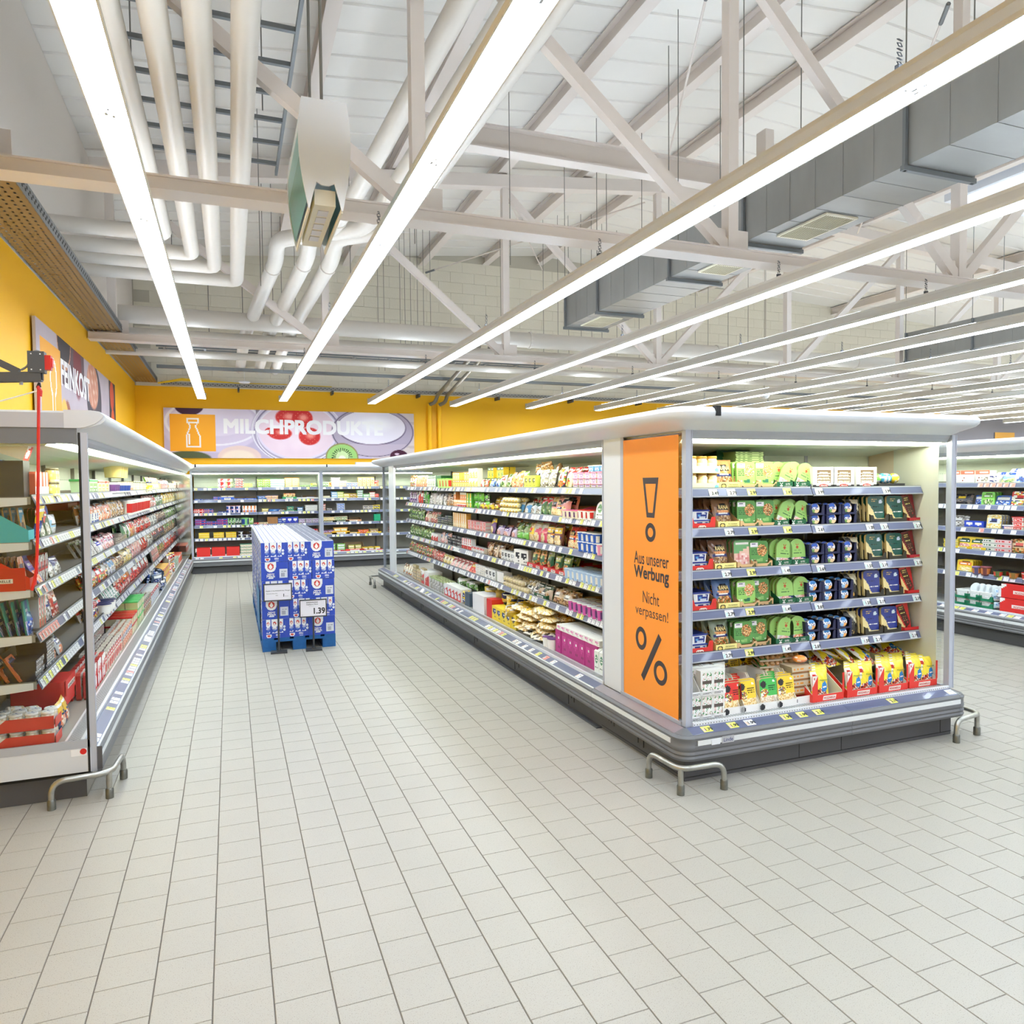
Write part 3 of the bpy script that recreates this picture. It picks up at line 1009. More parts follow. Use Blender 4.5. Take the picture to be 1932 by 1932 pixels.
def inner(case, s0, s1, depth=1.05, dark=True):
    """deck, lining, ceiling and lamp of the opening"""
    MB().box(s0, s1, 0.10, depth, 0.30, DECK).build('bottom_deck', SHELFM, case)
    bk = MB().box(s0, s1, depth - 0.30, depth - 0.27, DECK, 2.06)
    b = bk.build('back_lining', INNERD if dark else INNERL, case)
    u = MB().box(s0 + 0.002, s1 - 0.002, depth - 0.305, depth - 0.30, 1.775, 2.04).build('upper_lining', INNER, case)
    q = MB()
    n = int((s1 - s0) / 0.03)
    for i in range(n):
        q.box(s0 + 0.01 + i * 0.03, s0 + 0.025 + i * 0.03, depth - 0.3065, depth - 0.305, 1.872, 1.876)
    q.build('lining_slot', mat('slot_olive', (110, 112, 92), 0.6), u)
    # grey upright posts of the shelves, one at each bay's side
    n = max(1, round((s1 - s0) / 1.25))
    for i in range(1, n):
        s_ = s0 + (s1 - s0) * i / n
        MB().box(s_ - 0.012, s_ + 0.012, depth - 0.335, depth - 0.305, DECK, 2.0).build('shelf_upright', mat('upright_grey', (120, 122, 118), 0.5), case)
    MB().prism([(0.19, 2.085), (0.24, 2.04), (0.5, 2.035), (depth - 0.28, 1.985), (depth - 0.28, 2.08)], s0, s1).build('inner_ceiling', INNER, case)
    MB().prism([(0.105, 2.112), (0.135, 2.112), (0.165, 2.062), (0.135, 2.066), (0.115, 2.09)], s0, s1).build('canopy_fascia', GREYP, case)
    MB().box(s0 + 0.01, s1 - 0.01, 0.165, 0.185, 2.050, 2.062).build('lamp_tube', TUBE, case)
    MB().box(s0, s1, 0.14, 0.2, 2.062, 2.085).build('lamp_mount', INNER, case)


def canopy_run(case, s0, s1, depth=1.07):
    MB().sweep(CANPROF, straight(None, s0, s1)).build('canopy_nose', CANN, case, smooth=True)
    MB().box(s0, s1, 0.14, depth, 2.10, 2.236).build('canopy_top', PANELW, case)


def post(case, s, y=0.10, w=0.042, m=None, z0=0.322, d=0.04):
    mb = MB().box(s - w / 2, s + w / 2, y, y + d, z0, 2.114)
    mb.box(s - w / 2 - 0.001, s - w / 2 + 0.006, y - 0.003, y, z0, 2.114)
    mb.box(s + w / 2 - 0.006, s + w / 2 + 0.001, y - 0.003, y, z0, 2.114)
    return mb.build('corner_post', m or ALU, case)


def side_glass(case, s, y0=0.14, y1=1.02, z0=0.33, z1=2.09):
    return MB().box(s - 0.004, s + 0.004, y0, y1, z0, z1).build('glass_side', GLASS, case)


# ---- end display case, facing the camera
END = empty('end_display_case', (2.43, 3.62, 0), label='refrigerated end display case with orange side poster and grey bumper', cat='refrigerator')
EL = 2.39
R = 0.10


def arc(cx, cy, a0, a1, n=8):
    out = []
    for k in range(n + 1):
        a = math.radians(a0 + (a1 - a0) * k / n)
        out.append((cx + math.cos(a) * R, cy + math.sin(a) * R, math.cos(a), math.sin(a)))
    return out


for nm, prof, mt, sm in (('bumper_corner', bump_prof(), BUMPC, True), ('corner_cap', TOPPROF, BUMPC, True), ('canopy_corner', CANPROF, CANN, True)):
    for a, st in ((0, arc(R, R, 180, 270)), (1, arc(EL - R, R, 270, 360))):
        MB().sweep(prof, st).build(nm, mt, END, smooth=sm)
for (a, b) in ((R, 1.31), (1.31, EL - R)):
    MB().sweep(bump_prof(), [(a, 0, 0, -1), (b - 0.002, 0, 0, -1)]).build('bumper', BUMP, END)
MB().box(R + 0.02, EL - R - 0.0, -0.001, 0.003, 0.241, 0.271).build('bumper_strip', STRIPW, END)
MB().sweep(TOPPROF, [(R, 0, 0, -1), (1.31, 0, 0, -1)]).build('bottom_price_rail', RAIL, END)
MB().sweep(TOPPROF, [(1.312, 0, 0, -1), (EL - R, 0, 0, -1)]).build('bottom_price_rail', RAIL, END)
MB().sweep(CANPROF, [(R, 0, 0, -1), (EL - R, 0, 0, -1)]).build('canopy_nose', CANN, END, smooth=True)
MB().box(R + 0.09, R + 0.125, -0.0735, -0.04, 2.183, 2.2415).build('canopy_seal', BLACK, END)
MB().box(0.14, EL - 0.14, 0.14, 1.14, 2.10, 2.236).build('canopy_top', PANELW, END)
# left and right flanks
for sx, x0, nx in ((0, 0.0, -1), (1, EL, 1)):
    st = [(x0, 1.14, nx, 0), (x0, R, nx, 0)] if nx < 0 else [(x0, R, nx, 0), (x0, 1.14, nx, 0)]
    MB().sweep(bump_prof(), st).build('bumper', BUMP, END)
    MB().sweep(TOPPROF, st).build('bumper_top', BTOP, END)
    MB().sweep(CANPROF, st).build('canopy_nose', CANN, END, smooth=True)
    xx = -0.001 if nx < 0 else EL - 0.003
    MB().box(xx, xx + 0.004, R + 0.01, 1.139, 0.241, 0.271).build('bumper_strip', STRIPW, END)
    # light panel at the back of the flank
    xa = 0.105 if nx < 0 else EL - 0.135
    MB().box(xa, xa + 0.03, 0.88, 1.14, 0.322, 2.114).build('side_panel', PANELW, END)
    MB().box(xa - 0.004 * (nx < 0), xa + 0.004 + 0.03 * (nx > 0), 0.845, 0.882, 0.322, 2.114).build('panel_trim', ALU, END)
    MB().box(xa + 0.008, xa + 0.016, 0.14, 0.86, 0.335, 2.1).build('glass_side', GLASS, END)
    MB().box(0.095 if nx < 0 else EL - 0.125, 0.125 if nx < 0 else EL - 0.095, 0.14, 0.88, 0.300, 0.345).build('glass_channel', ALU, END)
MB().box(0.085, EL - 0.085, 0.085, 1.14, 0.0, 0.15).build('kick_plate', KICK, END)
MB().box(0.07, EL - 0.07, 0.06, 1.14, 0.135, 0.15).build('kick_recess', BLACK, END)
m = MB()
for x in (0.95, 1.3, 2.2):
    m.box(x, x + 0.003, 0.083, 0.085, 0.02, 0.15)
m.box(0.085, EL - 0.085, 0.081, 0.085, 0.022, 0.025)
m.box(0.083, 0.085, 0.1, 1.14, 0.022, 0.025)
for k, y in enumerate((0.55, 0.62, 0.95, 0.99, 1.02)):
    m.box(0.082, 0.085, y, y + 0.008, 0.05 + 0.01 * k, 0.12)
m.build('kick_seam', BLACK, END)
post(END, 0.125, w=0.046)
post(END, EL - 0.052 - 0.02, w=0.046)
grille(END, 0.15, EL - 0.1, fine=True)
inner(END, 0.15, EL - 0.1, depth=1.1)
MB().box(0.13, EL - 0.13, 1.1, 1.14, 0.3, 2.1).build('back_panel', INNERD, END)
MB().box(1.63, 1.66, 0.79, 0.86, 0.33, 2.03).build('corner_upright', ALU, END)
# maker's plate
MB().box(0.215, 0.275, -0.004, -0.001, 0.235, 0.268).build('paper_label', WHITE, END)
pl = MB().box(0.29, 0.375, -0.005, -0.001, 0.236, 0.276).build('maker_plate', mat('plate_silver', (190, 192, 198), 0.3, metal=0.3), END)
put_text('Linde', 0.022, INKN, pl, (0.333, -0.0056, 0.256), bold=0.01)
MB().box(0.19, 0.33, 0.131, 0.134, 2.074, 2.090).build('paper_label', mat('label_aged', (206, 202, 184), 0.5), END)

# orange poster on the left glass
ORANGE = mat('poster_orange', (255, 160, 62), 0.5, spec=0.3, noise=0.03, nscale=1.5)
pst = empty('promotion_poster', (2.5295, 3.80, 0.352), label='tall orange poster with exclamation mark and percent sign on the case flank', cat='poster')
pst.rotation_euler = (0, 0, math.radians(-90))
# local x runs towards the camera (-y world), local y into the case
pst.location = (2.533, 4.482, 0.345)
MB().box(0.0, 0.682, 0.0, 0.003, 0.0, 1.745).build('sheet', ORANGE, pst)
PW = 0.682


def pink(mb, name='printed_sign'):
    return mb.build(name, INK, pst)


def ring_mb(cx, cz, rx, rz, th, y=-0.0008, n=40, shear=0.0):
    m = MB()
    v = []
    for k in range(n):
        a = 2 * math.pi * k / n
        for (ax, az) in ((rx, rz), (rx - th, rz - th * 1.02)):
            X, Z = ax * math.cos(a), az * math.sin(a)
            v.append((cx + X + shear * Z, y, cz + Z))
    f = [(2 * k, 2 * k + 1, (2 * k + 3) % (2 * n), (2 * k + 2) % (2 * n)) for k in range(n)]
    return m.add(v, [tuple(reversed(q)) for q in f])


def z_of(py, px=1230):
    return at(px, py, 0, 2.53)[2] - 0.345


def x_of(px, py=1000):
    return 4.482 - at(px, py, 0, 2.53)[1]


# exclamation mark: hollow wedge and ring
m = MB()
xa, xb, xc, xd = x_of(1212), x_of(1242), x_of(1219.5), x_of(1234)
zt, zb = z_of(901), z_of(977)
th = 0.032
o_ = [(xa, zt), (xb, zt), (xd, zb), (xc, zb)]
cxm = (xa + xb) / 2
i_ = [(xa + th * 1.05, zt - th * 1.25), (xb - th * 1.0, zt - th * 1.25), (xd - th * 0.62, zb + th * 1.0), (xc + th * 0.62, zb + th * 1.0)]
v = [(x, -0.0008, z) for x, z in o_ + i_]
m.add(v, [(0, 4, 5, 1), (1, 5, 6, 2), (2, 6, 7, 3), (3, 7, 4, 0)])
pink(m)
pink(ring_mb(x_of(1226.5), z_of(1005), (x_of(1236.5) - x_of(1217)) / 2, (z_of(987) - z_of(1023)) / 2, 0.03))
pink(ring_mb(x_of(1208.5), z_of(1212), (x_of(1219.5) - x_of(1199)) / 2, (z_of(1189) - z_of(1233.5)) / 2, 0.031))
pink(ring_mb(x_of(1245), z_of(1270, 1245), (x_of(1258) - x_of(1232.5)) / 2, (z_of(1247, 1245) - z_of(1293, 1245)) / 2, 0.031))
m = MB()
ax, az, bx, bz = x_of(1244), z_of(1203, 1244), x_of(1211.5), z_of(1277, 1211)
w = 0.021
m.add([(bx - w, -0.0008, bz + 0.01), (bx + w * 0.7, -0.0008, bz - 0.022), (ax + w, -0.0008, az - 0.01), (ax - w * 0.7, -0.0008, az + 0.022)], [(0, 1, 2, 3)])
pink(m)
for tx, py, hh, wpx, bd in (('Aus unserer', 1056, 0.082, (1196, 1261), 0.01), ('Werbung', 1087, 0.105, (1196, 1261), 0.024), ('Nicht', 1130, 0.078, (1212, 1243), 0.0), ('verpassen!', 1160, 0.088, (1198, 1260), 0.0)):
    put_text(tx, hh, INK, pst, ((x_of(wpx[0]) + x_of(wpx[1])) / 2, -0.0008, z_of(py)), bold=bd, width=x_of(wpx[1]) - x_of(wpx[0]))
# poster on the far flank, seen from its pale back
ps2 = empty('back_poster', (4.70, 3.78, 0.352), label='poster on the other flank of the end case, seen from its pale back', cat='poster')
PEACH = mat('poster_back_peach', (252, 232, 214), 0.45)
CREAMB = mat('poster_back_cream', (252, 252, 244), 0.4)
MB().box(0, 0.003, 0.02, 0.40, 0.0, 1.70).build('backing_sheet', CREAMB, ps2)
MB().box(0, 0.003, 0.40, 0.97, 0.0, 1.70).build('sheet', PEACH, ps2)
GHOST = mat('ghost_print', (216, 176, 152), 0.5)


def ring2(cy_, cz, ry, rz, th):
    m = ring_mb(0, 0, ry, rz, th)
    m.v = [(-0.001, cy_ - x, cz + z) for x, y, z in m.v]
    return m


ring2(0.50, 0.70, 0.10, 0.13, 0.035).build('printed_sign', GHOST, ps2)
ring2(0.78, 0.42, 0.10, 0.13, 0.035).build('printed_sign', GHOST, ps2)
MB().beam((-0.001, 0.50, 0.22), (-0.001, 0.76, 0.75), 0.002, 0.04).build('printed_sign', GHOST, ps2)

E_TAG = {0: [('w', 2.642 - 2.43, '3.49'), ('w', 0.37, '2.79'), ('y', 0.50, '2.99'), ('y', 0.755, '1.49'), ('w', 1.0, '3.99'), ('w', 1.66, '3.99')]}


def sx_end(px):
    return at(px, 1000, 1, 3.62 + SY)[0] - 2.43


ends = {
    0: [('w', 1343, '3.49'), ('w', 1377, '2.79'), ('y', 1415, '2.99'), ('y', 1482, '1.49'), ('w', 1542, '3.99'), ('w', 1668, '3.99')],
    1: [('w', 1373, '2.79'), ('y', 1418, '2.99'), ('y', 1483, '1.49'), ('w', 1543, '2.69'), ('w', 1638, '1.59'), ('w', 1665, '2.19'), ('w', 1727, '2.19')],
    2: [('w', 1368, '2.79'), ('y', 1415, '2.99'), ('w', 1480, '1.49'), ('w', 1546, '2.69'), ('w', 1636, '1.59'), ('w', 1664, '2.19'), ('w', 1729, '2.19')],
    3: [('w', 1374, '2.79'), ('y', 1413, '2.99'), ('w', 1482, '1.49'), ('w', 1543, '2.69'), ('w', 1633, '1.59'), ('w', 1660, '2.19'), ('w', 1727, '2.19')],
    4: [('w', 1370, '2.79'), ('y', 1412, '2.99'), ('w', 1482, '1.49'), ('w', 1538, '2.69'), ('w', 1631, '1.59'), ('w', 1654, '2.19'), ('w', 1722, '2.19')],
}
for i, z in enumerate(SHZ):
    tg = [(a, sx_end(px), t) for a, px, t in ends[i]]
    mid = sx_end(1529)
    shelf_parts(END, 0.15, mid - 0.004, z, tg)
    shelf_parts(END, mid + 0.004, EL - 0.125, z - 0.004, tg)
sx_b = lambda px: at(px, 1360, 1, 3.68)[0] - 2.43
bottom_tags(END, [('y', sx_b(1332), '1.79'), ('y', sx_b(1381), '1.99'), ('w', sx_b(1413), '1.99'), ('y', sx_b(1481), '1.99'), ('y', sx_b(1511), '1.99'), ('y', sx_b(1542), '2.19'), ('y', sx_b(1681), '2.19'), ('w', sx_b(1790), '')])

# ---- long aisle case (left face of the island)
AIS = empty('aisle_display_case', (2.43, 13.13, 0), math.radians(-90), label='long refrigerated aisle display case full of chilled packs, six levels high', cat='refrigerator')
# s = 13.13 - y
S_OPEN0, S_OPEN1 = 1.03, 8.372
MB().box(0.12, 8.37, 0.085, 0.12, 0.0, 0.15).box(0.12, 8.37, 0.04, 0.085, 0.0, 0.008).build('kick_plate', KICK, AIS)
MB().box(0.1, 8.37, 0.05, 0.1, 0.13, 0.15).build('kick_recess', BLACK, AIS)
m = MB()
for s_ in (1.6, 2.9, 4.1, 5.35, 6.6, 7.8):
    m.box(s_, s_ + 0.006, 0.082, 0.085, 0.02, 0.15)
    m.box(s_ + 0.05, s_ + 0.06, 0.082, 0.085, 0.08, 0.13)
    m.box(s_ + 0.10, s_ + 0.11, 0.082, 0.085, 0.06, 0.12)
m.build('kick_seam', BLACK, AIS)
front_run(AIS, 0.1, 8.37, True, seams=(2.5, 4.95, 7.4))
canopy_run(AIS, 0.0, 8.37)
MB().sweep(CANPROF, arc(R, R, 180, 270)).build('canopy_corner', CANN, AIS, smooth=True)
MB().sweep(bump_prof(), arc(R, R, 180, 270)).build('bumper_corner', BUMPC, AIS, smooth=True)
inner(AIS, S_OPEN0, S_OPEN1, depth=1.07)
grille(AIS, S_OPEN0, S_OPEN1)
MB().box(0.62, S_OPEN0, 0.105, 0.135, 0.322, 2.114).build('end_panel', PANELW, AIS)
MB().box(0.10, 0.11, 0.13, 0.60, 0.33, 2.11).build('glass_side', GLASS, AIS)
MB().box(0.10, 0.62, 0.115, 0.122, 0.33, 2.11).build('glass_side', GLASS, AIS)
post(AIS, 0.12, w=0.02)
MB().box(S_OPEN1 - 0.015, S_OPEN1, 0.10, 0.14, 0.322, 2.114).build('side_trim', ALU, AIS)
bays = [S_OPEN0, 3.47, 5.92, S_OPEN1]
for i, z in enumerate(SHZ):
    for b, (a, c) in enumerate(zip(bays, bays[1:])):
        if b < 2:
            shelf_parts(AIS, a + 0.003, c - 0.003, z, rnd_tags(a, c, i * 7 + b, dens=0.62, yel=0.12, red=0.05), depth=0.40)
        else:
            shelf_parts(AIS, a + 0.003, c - 0.003, z, rnd_tags(a, c, i * 7 + b, dens=0.6, yel=0.16 if i < 3 else 0.4, red=0.02), depth=0.40)
bottom_tags(AIS, rnd_tags(S_OPEN0 + 0.1, S_OPEN1, 99, dens=0.4, step=0.08, yel=0.4))
# the face on the other side of the island: shell only
OTH = empty('far_display_case', (4.82, 4.76, 0), math.radians(90), label='display case on the hidden far side of the island, behind the end case', cat='refrigerator')
MB().box(0.0, 8.3, 0.085, 0.12, 0.0, 0.15).build('kick_plate', KICK, OTH)
front_run(OTH, 0, 8.37, True)
canopy_run(OTH, 0, 8.37)
inner(OTH, 0.02, 7.3, depth=1.2)
for i, z in enumerate(SHZ):
    shelf_parts(OTH, 0.03, 7.28, z, [])

# ---- left wall case
LFT = empty('wall_display_case', (-0.73, 4.80, 0), math.radians(90), label='refrigerated wall case along the yellow side wall, glazed at its end', cat='refrigerator')
LL = 12.35
MB().box(0.05, LL, 0.09, 0.12, 0.0, 0.15).build('kick_plate', mat('kick_light', (150, 148, 140), 0.4), LFT)
MB().box(0.046, 0.05, 0.09, 1.05, 0.0, 0.15).build('kick_plate', KICK, LFT)
MB().box(0.03, LL, 0.06, 0.12, 0.135, 0.15).build('kick_recess', BLACK, LFT)
MB().box(0.03, 0.05, 0.1, 1.05, 0.135, 0.158).build('kick_recess', BLACK, LFT)
front_run(LFT, 0.0, 11.5, True, seams=(2.5, 5.0, 7.5, 10.0))
MB().box(-0.006, 0.0, -0.002, 0.075, 0.17, 0.302).build('bumper_end_cap', mat('cap_dark', (84, 84, 88), 0.4), LFT)
canopy_run(LFT, 0.0, LL - 0.1)
inner(LFT, 0.02, LL, depth=1.07)
grille(LFT, 0.02, 11.4)
# end wall: lower panel, grey rail, glass, upper fascia, canopy end
MB().box(-0.012, 0.0, 0.055, 1.08, 0.165, 0.305).build('end_panel', mat('end_panel_white', (210, 216, 224), 0.35), LFT)
MB().box(-0.014, 0.0, 0.055, 1.08, 0.305, 0.352).build('end_rail', GREYP, LFT)
MB().box(-0.008, 0.0, 0.075, 1.08, 0.352, 2.05).build('glass_side', GLASS, LFT)
MB().box(-0.012, 0.0, 0.075, 1.08, 2.05, 2.14).build('end_fascia', mat('fascia_grey', (110, 116, 126), 0.35, noise=0.12, nscale=2), LFT)
MB().box(-0.018, 0.0, 0.13, 1.08, 2.14, 2.224).build('canopy_end', mat('canopy_end_grey', (176, 180, 192), 0.35), LFT)
m = MB()
pp = [(0.135, 2.139), (0.075, 2.139), (0.03, 2.145), (-0.02, 2.165), (-0.05, 2.19), (-0.065, 2.212), (-0.045, 2.232), (0.0, 2.241), (0.135, 2.241)]
m.prism(pp, -0.02, 0.002)
m.build('canopy_cap', mat('cap_light', (204, 208, 216), 0.35), LFT)
post(LFT, 0.004, y=0.028, w=0.028, z0=0.16, d=0.03)
MB().box(-0.014, -0.002, 0.058, 0.07, 0.16, 2.114).build('black_gasket', BLACK, LFT)
st = MB().box(-0.0145, -0.012, 0.075, 0.155, 0.262, 0.300).build('paper_label', WHITE, LFT)
st2 = MB().lathe([(0.0, 0.0), (0.017, 0.0), (0.017, 0.002), (0.0, 0.002)], 20)
st2.v = [(-z - 0.0146, x + 0.092, y + 0.286) for x, y, z in st2.v]
st2.build('red_sticker', REDP, LFT)
for i, z in enumerate(SHZ):
    a0 = 0.05
    for b, (a, c) in enumerate(((a0, 2.5), (2.5, 5.0), (5.0, 7.5), (7.5, 10.0), (10.0, LL))):
        tg = rnd_tags(a, c, 200 + i * 9 + b, dens=0.8 if b < 4 else 0.6, yel=0.2 if b == 0 else 0.06, red=0.02)
        if i == 3 and b == 0:
            tg = [('r', a + 0.06 + 0.07 * k, None) for k in range(7)] + rnd_tags(a + 0.6, c, 77)
        shelf_parts(LFT, a + 0.003, c - 0.003, z, tg, depth=0.40)
bottom_tags(LFT, rnd_tags(0.05, 11.4, 299, dens=0.55, step=0.08, yel=0.16))

# ---- back wall cases
BCK = []
for k, (x0, L_, lb) in enumerate(((-0.76, 2.60, 'refrigerated back wall case directly behind the milk pallet'), (1.84, 2.58, 'refrigerated back wall case beside the end of the long island'))):
    c = empty('back_display_case', (x0, 16.27, 0), label=lb, cat='refrigerator')
    BCK.append(c)
    MB().box(0.0, L_, 0.085, 0.12, 0.0, 0.15).build('kick_plate', KICK, c)
    MB().box(0.0, L_, 0.06, 0.12, 0.13, 0.15).build('kick_recess', BLACK, c)
    front_run(c, 0.0, L_, True)
    canopy_run(c, 0.0, L_)
    inner(c, 0.04, L_ - 0.03, depth=1.07, dark=False)
    grille(c, 0.04, L_ - 0.03)
    post(c, 0.02, w=0.04, z0=0.3)
    post(c, L_ - 0.012, w=0.024, z0=0.3)
    MB().box(0.10, 0.125, -0.0735, -0.04, 2.183, 2.2415).build('canopy_seal', BLACK, c)
    MB().box(0.0, 0.012, 0.14, 1.07, 0.3, 2.1).box(L_ - 0.03, L_ - 0.002, 0.14, 1.07, 0.3, 2.1).build('end_panel', PANELW, c)
    mid = 1.30
    for i, z in enumerate(SHZ):
        for b, (a, d) in enumerate(((0.045, mid - 0.008), (mid + 0.008, L_ - 0.035))):
            shelf_parts(c, a, d, z, rnd_tags(a, d, 400 + k * 50 + i * 3 + b, dens=0.62, step=0.09, yel=0.3), depth=0.40)
    bottom_tags(c, rnd_tags(0.05, L_ - 0.1, 480 + k, dens=0.45, step=0.09, yel=0.4))
MB().box(2.62, 3.97, 16.5, 16.62, 2.236, 2.30).build('flat_carton', mat('flat_white', (232, 232, 240), 0.5), None, label='long flat white carton lying on the back wall case', cat='carton')

# ---- right case, beyond the island
RGT = empty('dairy_display_case', (7.81, 13.0, 0), math.radians(-90), label='refrigerated case beyond the island with green trays of cheese tubs', cat='refrigerator')
MB().box(0.0, 10, 0.085, 0.12, 0.0, 0.15).build('kick_plate', KICK, RGT)
MB().box(0.0, 10, 0.06, 0.12, 0.13, 0.15).build('kick_recess', BLACK, RGT)
front_run(RGT, 0.0, 10, True, seams=(2.5, 5, 7.5))
canopy_run(RGT, 0, 10)
inner(RGT, 0.02, 9.98, depth=1.07)
grille(RGT, 0.02, 9.98)
for i, z in enumerate(SHZ):
    for b in range(4):
        a, d = 0.02 + 2.49 * b, 0.02 + 2.49 * (b + 1)
        tg = rnd_tags(a, d, 600 + i * 9 + b, dens=0.6 if b in (2, 3) else 0.0, step=0.075, yel=0.15)
        if i == 0 and b == 2:
            tg = [('r', 6.98 + 0.075 * k, None) for k in range(6)]
        shelf_parts(RGT, a + 0.003, d - 0.003, z, tg, depth=0.40)
bottom_tags(RGT, rnd_tags(5.0, 9.9, 699, dens=0.5, step=0.08, yel=0.5))
MB().box(9.98, 10.0, 0.05, 1.07, 0.15, 2.2).build('end_panel', PANELW, RGT)
MB().box(0.0, 0.02, 0.05, 1.07, 0.15, 2.2).build('end_panel', PANELW, RGT)

MB().box(XL + 0.02, -0.80, 17.2, 17.22, 0.33, 2.05).build('added_mirror_panel', mat('polished_panel', (226, 228, 226), 0.06, metal=0.9), None, label='added mirror panel in the yellow corner, making the wall case seem longer', cat='panel')  # mirror added so the shelves seem to continue in its reflection
# ---------------------------------------------------------------- packaging: painted grids and pack shapes
FOOD = {
    'greens': [(70, 110, 50), (110, 150, 70), (50, 84, 40), (150, 178, 110), (206, 214, 186)],
    'brown': [(150, 104, 62), (184, 138, 88), (116, 78, 48), (206, 168, 120), (226, 206, 176)],
    'pasta': [(238, 206, 140), (248, 226, 170), (216, 172, 100), (252, 240, 206)],
    'meat': [(188, 84, 76), (214, 122, 108), (160, 60, 58), (232, 182, 166), (240, 220, 208)],
    'ham': [(232, 168, 160), (244, 200, 190), (220, 140, 136), (250, 228, 220)],
    'cheese': [(246, 222, 140), (250, 236, 176), (238, 202, 100), (252, 244, 214)],
    'egg': [(240, 230, 210), (226, 206, 176), (250, 246, 236), (206, 180, 148)],
    'white': [(244, 244, 240), (226, 230, 232), (250, 250, 250), (206, 212, 216)],
    'red': [(200, 40, 36), (226, 72, 60), (166, 26, 30), (244, 160, 130)],
    'mix': [(206, 60, 46), (240, 200, 80), (92, 136, 62), (246, 238, 220), (176, 112, 66), (60, 66, 110)],
    'nuts': [(196, 120, 60), (226, 160, 90), (150, 84, 44), (90, 120, 60), (244, 206, 150)],
    'fish': [(236, 150, 110), (248, 190, 150), (222, 120, 84), (250, 226, 206)],
    'dark': [(46, 44, 50), (66, 62, 66), (30, 30, 36), (120, 104, 92)],
    'blue': [(40, 70, 150), (90, 130, 200), (226, 232, 244), (30, 50, 120)],
    'purple': [(110, 70, 130), (150, 110, 170), (226, 210, 232), (70, 50, 100)],
    'clear': [(186, 184, 178), (216, 214, 208), (150, 146, 140), (236, 236, 232), (120, 112, 104)],
}


def paint(layers, nx, nz):
    U, V = np.meshgrid((np.arange(nx) + 0.5) / nx, (np.arange(nz) + 0.5) / nz)
    C = np.zeros((nz, nx, 3))
    for L in layers:
        k = L[0]
        if k == 'f':
            C[:] = L[1]
            continue
        if k == 'r':
            M = (U >= L[1]) & (U <= L[3]) & (V >= L[2]) & (V <= L[4])
            C[M] = L[5]
        elif k == 'e':
            M = ((U - L[1]) / L[3]) ** 2 + ((V - L[2]) / L[4]) ** 2 <= 1
            C[M] = L[5]
        elif k == 'n':
            M = ((U - L[1]) / L[3]) ** 2 + ((V - L[2]) / L[4]) ** 2 <= 1
            rg = np.random.default_rng(L[6] if len(L) > 6 else 3)
            pal = np.array(FOOD[L[5]] if isinstance(L[5], str) else L[5], dtype=float)
            C[M] = pal[rg.integers(0, len(pal), M.sum())]
        elif k == 'nr':
            M = (U >= L[1]) & (U <= L[3]) & (V >= L[2]) & (V <= L[4])
            rg = np.random.default_rng(L[6] if len(L) > 6 else 3)
            pal = np.array(FOOD[L[5]] if isinstance(L[5], str) else L[5], dtype=float)
            C[M] = pal[rg.integers(0, len(pal), M.sum())]
        elif k == 't':
            M = (U >= L[1]) & (U <= L[3]) & (V >= L[2]) & (V <= L[4])
            rg = np.random.default_rng(int(L[1] * 97 + L[2] * 31) + 5)
            row = (np.arange(nz) % 2 == 0)[:, None]
            M = M & row & (rg.random((nz, nx)) < (L[6] if len(L) > 6 else 0.7))
            C[M] = L[5]
        elif k == 'p':
            pts = L[1]
            ins = np.zeros_like(U, dtype=bool)
            j = len(pts) - 1
            for i in range(len(pts)):
                xi, yi = pts[i]
                xj, yj = pts[j]
                if yi != yj:
                    ins ^= ((yi > V) != (yj > V)) & (U < (xj - xi) * (V - yi) / (yj - yi) + xi)
                j = i
            C[ins] = L[2]
    return C.reshape(-1, 3)


def grid_front(mb, w, h, C, nx, nz, yfn=None, wfn=None, x0=0.0, z0=0.0, y0=0.0, lean=0.0, mi=0):
    """painted front face in the x-z plane, facing -y; wfn(v) scales its width, yfn(u, v) bulges it"""
    vs = []
    for j in range(nz + 1):
        v = j / nz
        k = wfn(v) if wfn else 1.0
        for i in range(nx + 1):
            u = i / nx
            vs.append((x0 + (u - 0.5) * w * k, y0 - (yfn(u, v) if yfn else 0.0) + lean * v * h, z0 + v * h))
    fs, cs = [], []
    for j in range(nz):
        for i in range(nx):
            a = j * (nx + 1) + i
            fs.append((a, a + 1, a + nx + 2, a + nx + 1))
            cs.append(tuple(C[j * nx + i]))
    mb.add(vs, fs, cs, mi)
    return vs


def w_round(r, h, w):
    """width factor of a rounded rectangle (corner radius r)"""
    def f(v):
        z = v * h
        d = r - z if z < r else (z - (h - r) if z > h - r else 0)
        return 1 - 2 * (r - math.sqrt(max(r * r - d * d, 0))) / w if d > 0 else 1
    return f


def w_arch(w, h):
    r = w / 2

    def f(v):
        z = v * h
        if z > h - r:
            d = (z - (h - r)) / r
            return max(math.sqrt(max(1 - d * d, 0)), 0.12)
        return 1
    return f


def slab(mb, w, h, d, C, nx, nz, wfn=None, side=(200, 200, 200), lean=0.0, y0=0.0):
    """card or slab with a shaped outline"""
    v = grid_front(mb, w, h, C, nx, nz, wfn=wfn, lean=lean, y0=y0)
    n = nx + 1
    ring = [v[i] for i in range(n)] + [v[j * n + nx] for j in range(1, nz + 1)] + [v[nz * n + i] for i in range(nx - 1, -1, -1)] + [v[j * n] for j in range(nz - 1, 0, -1)]
    back = [(x, y + d, z) for x, y, z in ring]
    m = len(ring)
    mb.add(ring + back, [(i, m + i, m + (i + 1) % m, (i + 1) % m) for i in range(m)] + [tuple(range(2 * m - 1, m - 1, -1))], side)


PM = {}


